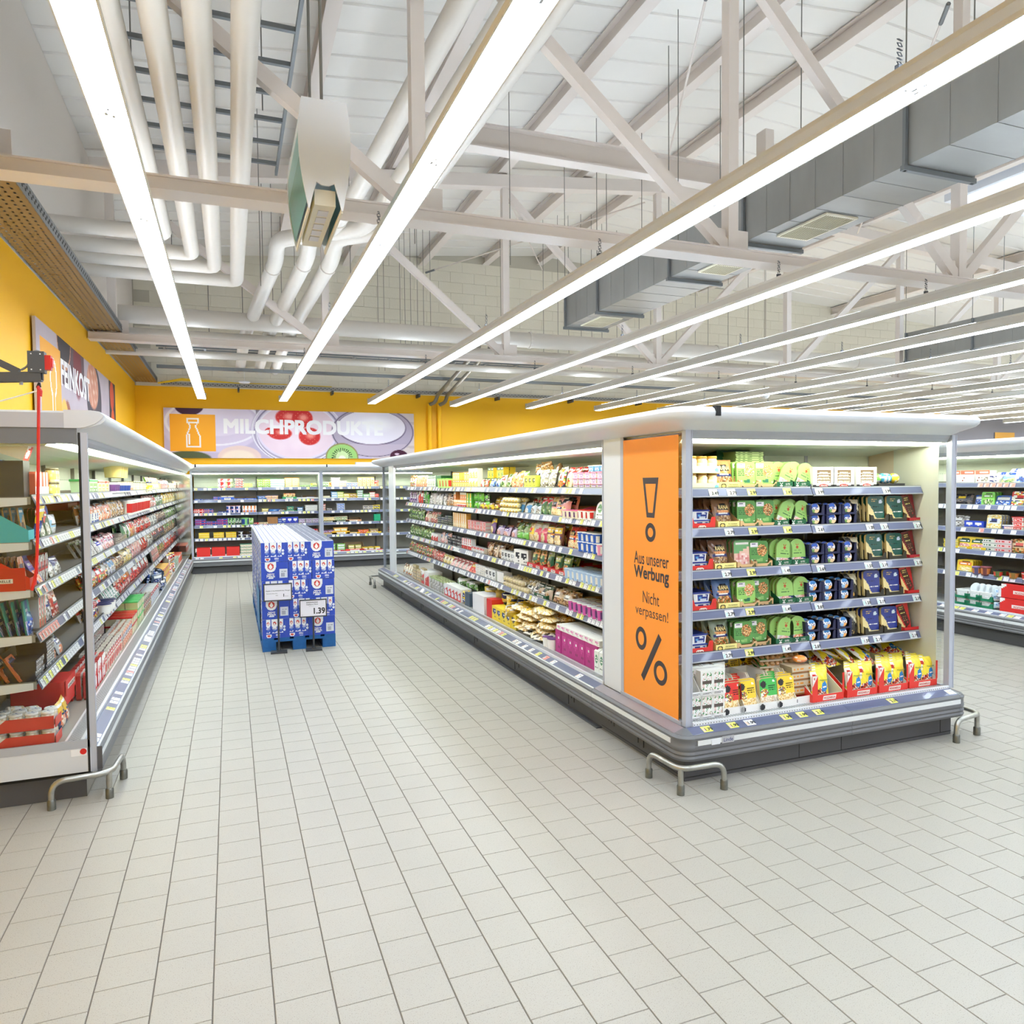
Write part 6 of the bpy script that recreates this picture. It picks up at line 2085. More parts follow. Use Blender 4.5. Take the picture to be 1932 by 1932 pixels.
# ---- back wall cases
cB = lambda u: at(360 + u / 8.4, 960, 1, 16.6)[0] + 0.76
cC = lambda u: at(530 + u / 8.4, 960, 1, 16.6)[0] - 1.84
cB2 = lambda u: at(530 + u / 8.4, 960, 1, 16.6)[0] + 0.76
BB = BL
B = [
    (0, cB, [(280, 440, 'f', .12, .1, .03, LG, GR, 'greens', 0, 'flat lime green pack', {}), (450, 555, 'c', .14, .1, .10, Wt, RD, 'purple', 4, 'white carton with pink fruit', dict(st=2)),
             (560, 665, 'c', .14, .1, .10, (206, 232, 160), RD, 'greens', 4, 'pale green carton with red base', dict(st=2)), (680, 870, 'q', .19, .12, .055, (240, 240, 206), NV, 'red', 0, 'cream tub with navy lid', dict(st=4)),
             (875, 960, 'f', .18, .1, .035, LG, GR, 'cheese', 0, 'green butter pack', dict(st=3)), (1060, 1270, 'q', .14, .1, .05, (206, 226, 130), GR, 'greens', 0, 'lime margarine tub', dict(st=4)),
             (1280, 1490, 'q', .17, .1, .05, (206, 236, 220), (110, 200, 160), 'white', 0, 'mint margarine tub', dict(st=4))]),
    (0, cB2, [(75, 290, 'q', .17, .1, .045, (236, 214, 140), OR, 'cheese', 0, 'yellow orange lidded tub', dict(st=5)), (300, 480, 'q', .13, .1, .05, (236, 240, 226), GR, 'greens', 0, 'small white tub with green lid', {}),
              (490, 570, 'c', .13, .1, .09, LG, YE, 'greens', 2, 'green carton at the divider', {})]),
    (1, cB, [(55, 210, 'f', .17, .1, .035, (60, 90, 190), Wt, 'red', 0, 'blue butter block', dict(st=1)), (215, 360, 'f', .17, .1, .03, (60, 84, 170), Wt, 'blue', 0, 'dark blue butter block', {}),
             (365, 470, 'f', .15, .1, .04, (70, 100, 190), OR, 'blue', 0, 'blue block with orange print', dict(st=2)), (480, 690, 'q', .13, .12, .05, (214, 206, 180), GY, 'egg', 0, 'beige tub in a blue tray', dict(st=2, tray=((56, 96, 200), .26, .07, .11, 'bright blue display tray'))),
             (700, 1040, 'f', .16, .1, .035, (90, 120, 210), Wt, 'mix', 0, 'blue and white block', dict(tray=((56, 96, 200), .2, .035, .07, 'shallow blue display tray'))),
             (1085, 1180, 'q', .2, .12, .045, (70, 120, 190), NV, 'blue', 0, 'navy lidded tub', dict(st=2)), (1185, 1380, 'q', .16, .1, .05, (240, 190, 110), NV, 'fish', 0, 'orange spread tub', dict(st=2))]),
    (1, cB2, [(60, 220, 'c', .13, .1, .08, (230, 214, 150), OR, 'mix', 2, 'cream carton in a green tray', dict(dz=.05, tray=((40, 150, 100), .3, .06, .1, 'green display tray'))), (230, 370, 'q', .15, .1, .045, Wt, GY, 'white', 0, 'low white cheese tub', {}),
              (380, 570, 'q', .17, .1, .05, (230, 232, 240), (90, 100, 170), 'blue', 0, 'white tub with lilac lid', dict(tray=(Wt, .34, .04, .08, 'white notched tray')))]),
    (2, cB, [(55, 190, 'f', .2, .1, .05, RD, Wt, 'white', 0, 'red and white butter block', dict(st=2)), (200, 360, 'f', .2, .1, .05, (50, 80, 170), OR, 'fish', 0, 'blue block with orange stripe', dict(st=2)),
             (450, 545, 'f', .16, .1, .04, (50, 70, 160), Wt, 'blue', 0, 'single blue block', {}), (560, 790, 't', .10, .1, .08, (236, 226, 236), (200, 90, 130), 'blue', 0, 'white cup in a blue tray', dict(st=2, tray=((50, 84, 190), .28, .08, .12, 'tall blue display tray'))),
             (820, 1040, 'c', .07, .07, .15, Wt, OR, 'purple', 4, 'slim white squeeze carton', dict(rows=2)), (1135, 1220, 'q', .15, .1, .045, (226, 206, 110), (150, 150, 60), 'cheese', 0, 'olive green tub', dict(st=3)),
             (1225, 1395, 'c', .28, .1, .07, (30, 66, 140), SK, 'blue', 5, 'long dark blue box', {}), (1410, 1470, 'q', .12, .1, .05, Wt, GY, 'dark', 0, 'single white tub', {})]),
    (2, cB2, [(70, 225, 'q', .14, .1, .06, (60, 180, 180), (30, 130, 110), 'greens', 0, 'turquoise tub', dict(st=2, tray=((20, 130, 100), .3, .035, .07, 'low green tray'))), (230, 380, 'q', .13, .1, .05, (70, 130, 180), SK, 'white', 0, 'steel blue tub', dict(st=2)),
              (390, 575, 'q', .15, .12, .05, (232, 232, 220), (206, 210, 206), 'clear', 0, 'off-white square tub', dict(st=3))]),
    (3, cB, [(60, 580, 'f', .22, .1, .05, (46, 74, 170), OR, 'red', 0, 'blue and orange striped block', dict(st=3)), (590, 690, 'c', .08, .08, .16, (150, 200, 130), DG, 'greens', 4, 'slim green striped pack', {}),
             (700, 800, 'c', .08, .08, .15, (150, 170, 150), DG, 'dark', 4, 'grey green striped pack', {}), (805, 900, 't', .16, .15, .17, (130, 190, 120), DG, 'blue', 0, 'green jar shaped tub', {}),
             (905, 1000, 'c', .09, .08, .15, (196, 226, 150), GR, 'greens', 4, 'pale green pack', {}), (1010, 1060, 'f', .1, .1, .05, RD, Wt, 'white', 0, 'small red pack', {}), (1080, 1200, 'f', .2, .1, .05, (240, 222, 180), BR, 'brown', 0, 'cream loaf pack', {}),
             (1210, 1375, 'c', .02, .2, .16, (170, 120, 70), BR, 'brown', 7, 'upright brown tray side', {}), (1380, 1500, 'q', .1, .1, .045, (40, 60, 170), NV, 'blue', 0, 'royal blue milk block', dict(st=3))]),
    (3, cB2, [(0, 270, 'c', .12, .1, .15, (40, 60, 180), Wt, 'blue', 5, 'royal blue carton with white curls', {}), (275, 600, 'q', .14, .1, .055, (230, 228, 234), (200, 200, 210), 'purple', 0, 'white grey lidded tub', dict(st=2))]),
    (4, cB, [(70, 330, 'f', .21, .1, .045, (240, 210, 60), YE, 'cheese', 0, 'yellow margarine block', dict(st=3)), (335, 725, 'f', .21, .1, .045, (236, 206, 50), OR, 'cheese', 0, 'golden margarine block', dict(st=3)),
             (735, 1000, 't', .11, .1, .07, Wt, NV, 'dark', 0, 'white and navy cup', dict(st=2, tray=((36, 46, 130), .2, .06, .12, 'navy display tray')))]),
    (4, cB2, [(430, 590, 'f', .2, .1, .05, (190, 40, 50), Wt, 'white', 0, 'crimson and white block', dict(st=3))]),
    (5, cB, [(70, 770, 'c', .255, .24, .19, (226, 48, 42), Wt, 'white', 7, 'red carton with white corner and name strip', {}), (775, 985, 'q', .16, .14, .065, (232, 230, 206), (60, 130, 110), 'egg', 0, 'cream square tub', dict(st=4)), ]),
    (0, cC, [(650, 780, 'q', .14, .12, .06, (206, 232, 214), Wt, 'greens', 0, 'mint white tub', dict(st=2)), (785, 820, 'c', .12, .1, .12, (240, 200, 130), OR, 'pasta', 5, 'orange upright carton', {}), (825, 925, 'q', .2, .12, .045, Wt, Wt, 'white', 0, 'tall stack white tub', dict(st=5)),
             (930, 1030, 'q', .2, .12, .05, (240, 236, 226), (236, 220, 200), 'fish', 0, 'ivory tub', dict(st=3)), (1040, 1220, 'q', .16, .1, .05, (236, 190, 150), Wt, 'blue', 0, 'peach tub with white lid', dict(st=2)),
             (1230, 1490, 'm', .08, .08, .22, (246, 220, 160), OR, 'cheese', 5, 'orange gabled carton', dict(rows=2)), (1495, 1540, 'c', .1, .1, .14, (230, 150, 110), RD, 'fish', 3, 'salmon coloured carton', {})]),
    (1, cC, [(650, 800, 'q', .16, .12, .06, (236, 220, 150), Wt, 'cheese', 0, 'low cream tub', dict(tray=(Wt, .36, .035, .08, 'white low tray'))), (815, 890, 'q', .15, .1, .055, (140, 190, 230), BL, 'white', 0, 'sky blue tub', dict(st=3)),
             (905, 990, 'q', .16, .1, .055, (226, 226, 120), GR, 'cheese', 0, 'lime yellow tub', dict(st=3)), (1005, 1085, 'q', .16, .12, .06, (232, 200, 50), (150, 130, 50), 'cheese', 0, 'golden tub', dict(st=2)), (1095, 1205, 'q', .22, .12, .06, (230, 206, 60), (160, 140, 60), 'brown', 0, 'wide golden tub', dict(st=2)),
             (1215, 1300, 'q', .16, .1, .05, (150, 206, 130), DG, 'white', 0, 'green and white tub', dict(st=4)), (1310, 1400, 'q', .16, .1, .05, (120, 206, 160), GR, 'white', 0, 'jade green tub', dict(st=3)), (1410, 1490, 'q', .15, .1, .05, (170, 200, 140), RD, 'white', 0, 'sage green tub', dict(st=3)),
             (1495, 1550, 'q', .1, .1, .05, (226, 100, 70), RD, 'red', 0, 'coral red tub', dict(st=2))]),
    (2, cC, [(640, 700, 'q', .12, .1, .055, (236, 222, 200), RD, 'ham', 0, 'blush white tub', dict(st=3)), (710, 830, 'q', .11, .1, .06, (232, 216, 196), GY, 'dark', 0, 'beige spotted tub', dict(st=2)),
             (850, 1050, 'q', .19, .12, .06, (210, 214, 224), GY, 'blue', 0, 'silver grey tub', dict(st=3)), (1300, 1470, 'q', .12, .1, .055, (232, 224, 214), (206, 200, 190), 'dark', 0, 'grey spotted tub', dict(st=2)), (1480, 1550, 'q', .16, .1, .06, (230, 220, 60), YE, 'dark', 0, 'vivid yellow tub', dict(st=2))]),
    (3, cC, [(655, 840, 'q', .15, .12, .05, (236, 226, 190), Cr, 'mix', 0, 'cream tub in dark green tray', dict(st=2, dz=.03, tray=((16, 72, 60), .38, .05, .16, 'deep dark green tray'))), (850, 1050, 'q', .15, .12, .05, (240, 230, 180), Cr, 'greens', 0, 'butter coloured tub', dict(st=2, dz=.03, tray=((18, 70, 56), .38, .05, .16, 'second dark green tray'))),
             (1055, 1235, 'q', .13, .12, .05, (214, 190, 160), (60, 50, 60), 'dark', 0, 'dark lidded beige tub', dict(tray=((232, 176, 130), .36, .06, .1, 'peach coloured tray'))), (1500, 1550, 'c', .14, .1, .17, (30, 170, 120), DG, 'greens', 7, 'emerald green box', {})]),
    (4, cC, [(655, 830, 'q', .14, .12, .06, (214, 150, 130), (110, 90, 130), 'purple', 0, 'violet banded tub', dict(st=1, dz=.05, tray=((240, 180, 60), .38, .05, .08, 'amber display tray'))), (840, 1045, 'q', .17, .12, .08, (246, 190, 80), (232, 170, 90), 'cheese', 0, 'amber tub', dict(st=2, tray=((248, 190, 40), .4, .08, .1, 'yellow display tray'))),
             (1060, 1220, 'q', .3, .12, .05, (246, 200, 60), DG, 'greens', 0, 'wide yellow tub', dict(tray=((248, 184, 40), .3, .05, .1, 'sun yellow notched tray'))), (1225, 1380, 'q', .14, .12, .05, (244, 170, 50), (226, 110, 50), 'red', 0, 'orange yellow tub', dict(st=2)), (1385, 1550, 'q', .2, .12, .08, (200, 180, 110), (130, 120, 90), 'brown', 0, 'khaki tub', dict(dz=.03, tray=(YE, .34, .05, .1, 'pale yellow tray')))]),
    (5, cC, [(700, 1010, 'q', .19, .14, .06, (160, 226, 110), GR, 'white', 0, 'light green tub', dict(st=3, tray=(RD, .36, .04, .07, 'red low tray'))), (1040, 1255, 'q', .14, .12, .06, (240, 220, 140), (150, 150, 60), 'cheese', 0, 'olive lidded tub', dict(st=2, dz=.02, tray=((236, 60, 50), .42, .05, .18, 'tall red display tray'))),
             (1260, 1560, 'q', .12, .12, .07, (240, 232, 150), YE, 'white', 0, 'pale yellow square tub', dict(rows=2, tray=(RD, .5, .03, .05, 'red shallow tray')))]),
]
for lv, cv, rows_ in B:
    for q in rows_:
        pass
    if cv is cC:
        spec('C', lv, cv, rows_)
    else:
        spec('B', lv, cv, rows_)
# white corner and name strip on the four red cartons
for k in range(4):
    s_ = cB(70) + (cB(770) - cB(70)) * (k + .5) / 4
    put('B', 5, [('carton_front', MB().add([(-.125, 0, .188), (-.125, 0, .10), (-.02, 0, .188)], [(0, 1, 2)], (246, 236, 226)).box(-.10, .11, 0, .001, .02, .045, (246, 232, 222)).mesh('carton_front', P_CARD))], s_, .2235, 0, 'printed front panel of a red carton', name='front_panel')

# ---- dairy case at the right
cR = lambda u: 13.0 - at(1780 + u / 4.197, 1000, 0, 8.14)[1]
R_ = [
    (0, [(20, 240, 'c', .17, .12, .155, (240, 240, 238), (240, 90, 70), 'white', 2, 'white carton with red top band', dict(rows=2)), (255, 350, 'c', .17, .12, .155, (230, 236, 230), (240, 100, 80), 'clear', 2, 'white carton with red lettering', {}),
         (350, 480, 'k', .15, .03, .10, (230, 240, 250), (50, 80, 190), 'blue', 4, 'white pack with blue bars', dict(rows=2, lean=.8, dz=.06, y=.38)), (330, 440, 'c', .14, .1, .05, Wt, NV, 'white', 5, 'low white carton with blue foot', dict(st=2)), (450, 560, 'k', .18, .03, .12, (190, 220, 130), BL, 'greens', 3, 'green and blue cheese pack', dict(rows=2, lean=.6)),
         (470, 550, 'k', .15, .03, .10, (230, 240, 250), (50, 80, 190), 'blue', 4, 'white pack with dark bars', dict(lean=.8, dz=.1, y=.42)), (565, 680, 'k', .2, .04, .17, (170, 216, 240), Wt, 'blue', 3, 'pale blue cheese pack', dict(rows=2, lean=.3)), (680, 900, 'c', .2, .1, .14, (226, 236, 240), RD, 'white', 3, 'white carton beyond the blue packs', {})]),
    (1, [(20, 240, 'b', .24, .08, .15, (60, 60, 62), YE, 'dark', 1, 'dark clear cheese bag', dict(lean=.3)), (235, 290, 'b', .15, .05, .13, (40, 90, 190), Wt, 'blue', 0, 'blue cheese bag', dict(lean=.2)), (285, 405, 'k', .16, .03, .16, (130, 206, 90), GR, 'greens', 0, 'light green cheese pack', dict(rows=3, dy=.05, lean=.1)),
         (415, 495, 'k', .18, .03, .13, (60, 100, 180), Wt, 'blue', 0, 'blue sliced cheese pack', dict(rows=2, lean=.4)), (515, 680, 'k', .19, .03, .17, (226, 224, 210), RD, 'mix', 1, 'pale cheese pack with red label', dict(rows=3, dy=.05, lean=.15)), (680, 900, 'c', .2, .1, .14, (60, 90, 180), Wt, 'white', 3, 'blue carton toward the front end', {})]),
    (2, [(20, 180, 'b', .24, .07, .16, (160, 156, 146), Wt, 'clear', 1, 'clear grey cheese bag', dict(lean=.3)), (170, 310, 'c', .13, .06, .09, (40, 70, 190), Wt, 'blue', 5, 'royal blue holder', {}), (310, 475, 'k', .17, .03, .17, (220, 224, 230), NV, 'cheese', 1, 'blue rimmed cheese pack', dict(rows=3, dy=.05, lean=.15)),
         (475, 550, 'q', .14, .1, .06, (60, 90, 190), Wt, 'ham', 0, 'blue cheese tub', dict(st=1)), (550, 620, 'q', .13, .1, .055, Wt, RD, 'red', 0, 'white and red cup pair', dict(st=3)), (620, 900, 'b', .17, .05, .13, (226, 214, 190), YE, 'cheese', 1, 'cream cheese bag', dict(lean=.2))]),
    (3, [(100, 325, 'k', .20, .03, .15, (240, 206, 40), DG, 'ham', 0, 'yellow sliced cheese pack', dict(rows=4, dy=.04, lean=.2, tray=((240, 204, 40), .22, .045, .1, 'yellow display tray'))), (20, 100, 'f', .2, .1, .03, (220, 200, 60), GY, 'cheese', 0, 'flat yellow pack', dict(st=4)), (330, 405, 'f', .17, .1, .05, (226, 226, 214), DG, 'clear', 0, 'flat white cheese box', dict(st=3)),
         (425, 520, 'f', .2, .1, .05, (236, 196, 196), RD, 'clear', 0, 'flat pink cheese box', dict(st=3)), (545, 650, 'b', .22, .05, .17, (216, 190, 150), RD, 'nuts', 1, 'grated cheese bag with red print', dict(rows=2, lean=.1)), (650, 900, 'c', .2, .1, .14, (226, 90, 80), Wt, 'cheese', 3, 'red carton toward the front end', {})]),
    (4, [(100, 240, 'k', .2, .03, .15, (240, 206, 50), OR, 'cheese', 0, 'yellow and orange cheese pack', dict(rows=4, dy=.04, lean=.15)), (240, 305, 't', .12, .1, .09, (90, 84, 120), (170, 140, 190), 'nuts', 0, 'dark snack tub', {}), (305, 380, 't', .12, .1, .10, (110, 60, 60), (190, 110, 120), 'nuts', 0, 'maroon snack tub', {}),
         (385, 500, 't', .11, .1, .07, (90, 110, 60), BK, 'mix', 0, 'green antipasti tub', dict(rows=2)), (510, 620, 't', .11, .1, .07, (140, 110, 50), BK, 'nuts', 0, 'golden antipasti tub', dict(rows=2)), (625, 900, 't', .11, .1, .08, (226, 226, 220), RD, 'red', 0, 'white antipasti tub', {})]),
]
for lv, rows_ in R_:
    spec('R', lv, cR, rows_)
cR5 = lambda u: 13.0 - at(1780 + u / 4.197, 1130, 0, 8.05)[1]
gt = (20, 120, 84)
for i in range(3):
    a, b = cR5(100 + 93 * i), cR5(190 + 93 * i)
    for st_ in range(2):
        k = ('gtray',)
        if k not in PM:
            PM[k] = [('display_tray', tray_mesh(.20, .3, .03, .075, gt, inn=(200, 200, 190), notch=.03))]
        put('R', 5, PM[k], (a + b) / 2, .22, st_ * .08, 'green notched tray for feta tubs')
        for q in range(2):
            put('R', 5, product('q', .15, .11, .09, (236, 238, 236), (240, 244, 244), 'white', 0), (a + b) / 2, .245 + q * .13, st_ * .08 + .01, 'white feta tub in a green tray')
for i in range(5):
    put('R', 5, product('t', .13, .13, .035, (226, 230, 232), (206, 216, 222), 'clear', 0), cR5(240 + 48 * i), .30, .20, 'clear round cheese tub tipped forward', rx=math.radians(70))
run('R', 5, cR5(370), cR5(500), product('b', .14, .07, .08, (196, 220, 236), BL, 'white', 0), .14, .07, .08, 'pale blue mozzarella bag', rows=2, st=3, y=.28, jit=2)
mc = [('carton', box_mesh(.46, .34, .15, [('f', (214, 40, 38)), ('p', [(0, 1), (0, .6), (.16, 1)], Wt), ('r', .3, .3, .75, .55, (244, 236, 230))], (190, 34, 34), nx=24, nz=12))]
for k in range(2):
    o = put('R', 5, mc, cR5(620), .22 + .02 * k, .155 * k, 'large red mozzarella carton')
    obj('lettering', text_mesh('MOZZARELLA', 0.022, INKR, bold=.02, width=.17), o, loc=(.01, -.001, .064))
# ---------------------------------------------------------------- the end case: its goods one design at a time
YF_ = 3.62 + SY
sE = lambda px, y=3.95: at(px, 1000, 1, y)[0] - 2.43
LVW = ['top shelf', 'second shelf', 'third shelf', 'fourth shelf', 'fifth shelf']


def eput(lv, P, px, y, dz, desc, name, **kw):
    return put('E', lv, P, sE(px), y, dz, desc, name=name, **kw)


def letter(o, txt, h, m, x, z, y=-0.0012, bold=0.01, width=None, rot=(0, 0, 0)):
    return obj('lettering', text_mesh(txt, h, m, bold=bold, width=width), o, loc=(x, y, z), rot=rot)


M_OLV = mat('print_olive', (96, 96, 40), 0.5)
M_GRN = mat('print_green', (50, 120, 60), 0.5)
M_GOLD = mat('print_gold', (246, 224, 150), 0.5)
M_BLU = mat('print_blue', (34, 104, 178), 0.5)
# trays
T_YEL = [('display_tray', tray_mesh(.165, .30, .052, .13, (240, 228, 140), inn=(190, 156, 110), layers=[('f', (242, 232, 150)), ('e', .2, .5, .13, .33, (60, 50, 30)), ('e', .2, .5, .09, .2, (226, 200, 110)), ('r', 0, 0, 1, .06, (226, 206, 110))], nx=28, nz=10))]
T_BEI = [('display_tray', tray_mesh(.158, .30, .036, .10, (206, 166, 116), inn=(170, 130, 88), layers=[('f', (212, 176, 128)), ('r', .1, .2, .22, .55, (60, 50, 44)), ('r', .28, .2, .38, .55, (70, 56, 46)), ('r', .5, .3, .58, .5, (60, 50, 44)), ('r', .76, .3, .94, .75, (70, 90, 50))], notch=.016, nx=28, nz=8))]
T_GRN = [('display_tray', tray_mesh(.145, .30, .05, .12, (18, 92, 58), inn=(14, 66, 44), nx=20, nz=8))]
T_RED = [('display_tray', tray_mesh(.20, .30, .045, .12, (216, 40, 34), inn=(166, 124, 84), layers=[('f', (220, 50, 42)), ('e', .5, .42, .14, .3, (240, 226, 216)), ('t', .4, .3, .6, .55, (160, 50, 50), .6)], notch=.04, nx=28, nz=10))]
T_NAV = [('display_tray', tray_mesh(.130, .30, .014, .074, (26, 30, 70), inn=(16, 18, 44), notch=.056, nx=20, nz=6, sideh=.074))]
T_BLK = [('display_tray', tray_mesh(.165, .30, .035, .12, (50, 46, 36), inn=(120, 90, 60), layers=[('f', (52, 48, 38)), ('t', .7, .2, .92, .5, (150, 130, 60), .7)], notch=.028, nx=20, nz=8))]
T_MAR = [('display_tray', tray_mesh(.15, .28, .035, .05, (170, 30, 44), inn=(110, 20, 30), layers=[('f', (176, 34, 46)), ('t', .3, .3, .7, .7, (230, 190, 130), .8)], nx=20, nz=6))]
T_WHT = [('display_tray', tray_mesh(.165, .30, .055, .22, (238, 238, 236), inn=(226, 220, 206), layers=[('f', (240, 240, 238)), ('e', .16, .5, .13, .36, (34, 34, 38))], nx=24, nz=10))]


def mill(mb_layers=None):
    """small red windmill mark as flat shapes: body, cap, four sails"""
    m = MB()
    m.add([(-.006, 0, -.012), (.006, 0, -.012), (.004, 0, .004), (-.004, 0, .004)], [(0, 1, 2, 3)])
    for a in (45, 135, 225, 315):
        c, s = math.cos(math.radians(a)), math.sin(math.radians(a))
        m.add([(c * .003 - s * .0022, 0, .006 + s * .003 + c * .0022), (c * .003 + s * .0022, 0, .006 + s * .003 - c * .0022), (c * .017 + s * .0022, 0, .006 + s * .017 - c * .0022), (c * .017 - s * .0022, 0, .006 + s * .017 + c * .0022)], [(0, 1, 2, 3)])
    m.box(-.010, .010, 0, .0003, -.0145, -.0125)
    return m


MILLR = mill().mesh('printed_mark', mat('print_mill_red', (206, 62, 40), 0.5))
MILLW = mill().mesh('printed_mark', INKW)


def arch_pack(seed, low='ham'):
    k = ('archp', seed, low)
    if k not in PM:
        mb = MB()
        g = (156, 204, 110)
        L = [('f', g), ('t', .24, .40, .76, .47, (70, 110, 60), .8), ('r', 0, 0, 1, .30, (206, 208, 206)), ('n', .5, .13, .36, .17, low, seed), ('p', [(.6, .3), (1, .3), (1, .18)], NV), ('p', [(0, .3), (0, .1), (.2, .3)], (226, 232, 226)), ('r', .3, .53, .44, .56, (120, 170, 90)), ('r', .56, .53, .7, .56, (120, 170, 90))]
        slab(mb, .135, .175, .012, paint(L, 20, 28), 20, 28, wfn=w_arch(.135, .175), side=(196, 226, 150))
        PM[k] = [('arched_pack', mb.mesh('arched_pack', P_CARD))]
    return PM[k]


def garden(light, seed):
    k = ('garden', light, seed)
    if k not in PM:
        mb = MB()
        g = (160, 214, 110) if light else (98, 160, 84)
        L = [('f', g), ('r', .06, .74, .44, .92, (246, 244, 250)), ('t', .12, .80, .38, .87, (90, 90, 130), .9), ('n', .68, .58, .27, .27, 'nuts' if not light else [(236, 150, 90), (246, 190, 130), (230, 110, 70), (250, 220, 190), (120, 170, 80)], seed),
             ('t', .08, .40, .42, .64, (60, 106, 56), .9), ('e', .50, .14, .13, .07, (50, 120, 70) if light else (150, 200, 120)), ('e', .62, .16, .10, .09, (40, 110, 90) if light else (140, 190, 110)), ('r', .86, .06, .97, .13, (240, 226, 226)), ('e', .14, .16, .05, .04, (220, 236, 200)), ('e', .26, .16, .05, .04, (220, 236, 200))]
        slab(mb, .148, .15, .016, paint(L, 24, 26), 24, 26, wfn=w_round(.018, .15, .148), side=(70, 120, 60) if not light else (120, 180, 80))
        PM[k] = [('card_pack', mb.mesh('card_pack', P_CARD))]
    return PM[k]


def cup_disc(kind):
    k = ('cup', kind)
    if k not in PM:
        mb = MB()
        n, rr = 20, .035
        rg = random.Random(kind)

        def col(x, z):
            if kind == 0:
                if z > .008 and x < .02:
                    return (52, 100, 200) if z < .028 else (40, 70, 160)
                if abs(z) < .007:
                    return (240, 242, 248) if rg.random() < .7 else (40, 70, 160)
                return (236, 206, 160) if x > -.005 else (120, 160, 90)
            if z > .012:
                return (60, 140, 214) if x > -.02 else (240, 244, 250)
            if abs(z - .002) < .01:
                return (244, 246, 250) if rg.random() < .75 else (34, 60, 140)
            return (244, 176, 96) if x > .004 else (150, 190, 230)
        # front disc from a polar grid
        rings = 6
        vs = [(0, 0, 0)]
        for i in range(1, rings + 1):
            for j in range(n):
                a = 2 * math.pi * j / n
                vs.append((rr * i / rings * math.cos(a) * 1.08, -.002 * (i < rings), rr * i / rings * math.sin(a)))
        fs, cs = [], []
        for j in range(n):
            f = (0, 1 + j, 1 + (j + 1) % n)
            fs.append(f)
        for i in range(1, rings):
            for j in range(n):
                fs.append((1 + (i - 1) * n + j, 1 + i * n + j, 1 + i * n + (j + 1) % n, 1 + (i - 1) * n + (j + 1) % n))
        for f in fs:
            c = np.mean([vs[q] for q in f], axis=0)
            cs.append(col(c[0], c[2]))
        mb.add(vs, fs, cs)
        # body going back and tapering
        b = [(x, y, z) for x, y, z in vs[-n:]]
        b2 = [(x * .8, .05, z * .8) for x, y, z in b]
        mb.add(b + b2, [(q, n + q, n + (q + 1) % n, (q + 1) % n) for q in range(n)] + [tuple(range(2 * n - 1, n - 1, -1))], (236, 236, 240))
        PM[k] = [('cup', mb.mesh('cup', P_PLAS))]
    return PM[k]


def cheese_pack(base, seed):
    k = ('cheesep', base, seed)
    if k not in PM:
        mb = MB()
        dk = tuple(int(c * .6) for c in base)
        L = [('f', base), ('p', [(0, .75), (0, 0), (.55, 0), (.30, .45)], (238, 220, 158)), ('n', .16, .2, .12, .1, 'cheese', seed), ('n', .3, .12, .2, .1, 'cheese', seed + 1), ('r', .2, 0, 1, .16, (240, 226, 170)), ('t', .55, .05, .95, .12, (90, 110, 60), .8),
             ('e', .78, .78, .11, .08, (206, 222, 236)), ('t', .22, .80, .56, .92, (196, 170, 100), .8), ('t', .40, .34, .9, .44, Wt, .9), ('t', .4, .26, .9, .30, (170, 190, 200), .7), ('t', .3, .55, .7, .62, dk, .7)]
        slab(mb, .15, .185, .016, paint(L, 22, 28), 22, 28, wfn=w_round(.02, .185, .15), side=(226, 206, 140))
        PM[k] = [('cheese_pack', mb.mesh('cheese_pack', P_FILM))]
    return PM[k]


def wedge(base, seed):
    k = ('wedge', base, seed)
    if k not in PM:
        mb = MB()
        L = [('f', base), ('p', [(.05, .9), (.6, .95), (.98, .18), (.6, .02)], (70, 34, 32)), ('p', [(.0, .7), (0, 0), (.55, 0)], (238, 206, 140)), ('t', .22, .78, .56, .88, (206, 176, 100), .9), ('t', .3, .60, .66, .68, (232, 214, 120), .95), ('t', .42, .30, .76, .5, (150, 100, 80), .6), ('e', .78, .22, .07, .05, (170, 40, 50))]
        slab(mb, .115, .185, .03, paint(L, 18, 26), 18, 26, side=(150, 20, 30))
        PM[k] = [('wedge_pack', mb.mesh('wedge_pack', P_FILM))]
    return PM[k]


def pouch(seed):
    k = ('pouchd', seed)
    if k not in PM:
        L = [('f', (58, 56, 52)), ('p', [(.2, 1), (.95, 1), (.75, .45)], (232, 224, 190)), ('t', .15, .4, .6, .75, (120, 118, 110), .6), ('n', .4, .12, .2, .08, [(226, 180, 90), (60, 60, 66), (246, 220, 150)], seed)]
        PM[k] = [('bag', bag_mesh(.12, .05, .17, L, (40, 40, 38), 16, 18))]
    return PM[k]


BLUETUB = [('tub', rtub_mesh(.135, .10, .062, (236, 238, 240), (34, 52, 140), (40, 60, 150), layers=[('f', (238, 240, 240)), ('r', .25, .1, .95, .9, (38, 58, 140)), ('e', .68, .72, .13, .16, (230, 232, 240)), ('e', .40, .5, .08, .16, (90, 160, 220)), ('r', .45, .12, .85, .35, (206, 216, 232))]))]
JARG, JARL = jar_parts(.038, .105, (236, 226, 190), (176, 136, 50), (240, 240, 206), 'pasta')
RANAC = [(206, 150, 100), (150, 112, 80), (140, 104, 84), (96, 130, 190), (146, 164, 140)]
RDESC = ['amber', 'brown', 'umber', 'blue', 'grey green']
MEATD = product('k', .148, .016, .17, (236, 196, 176), (120, 180, 120), 'ham', 3)

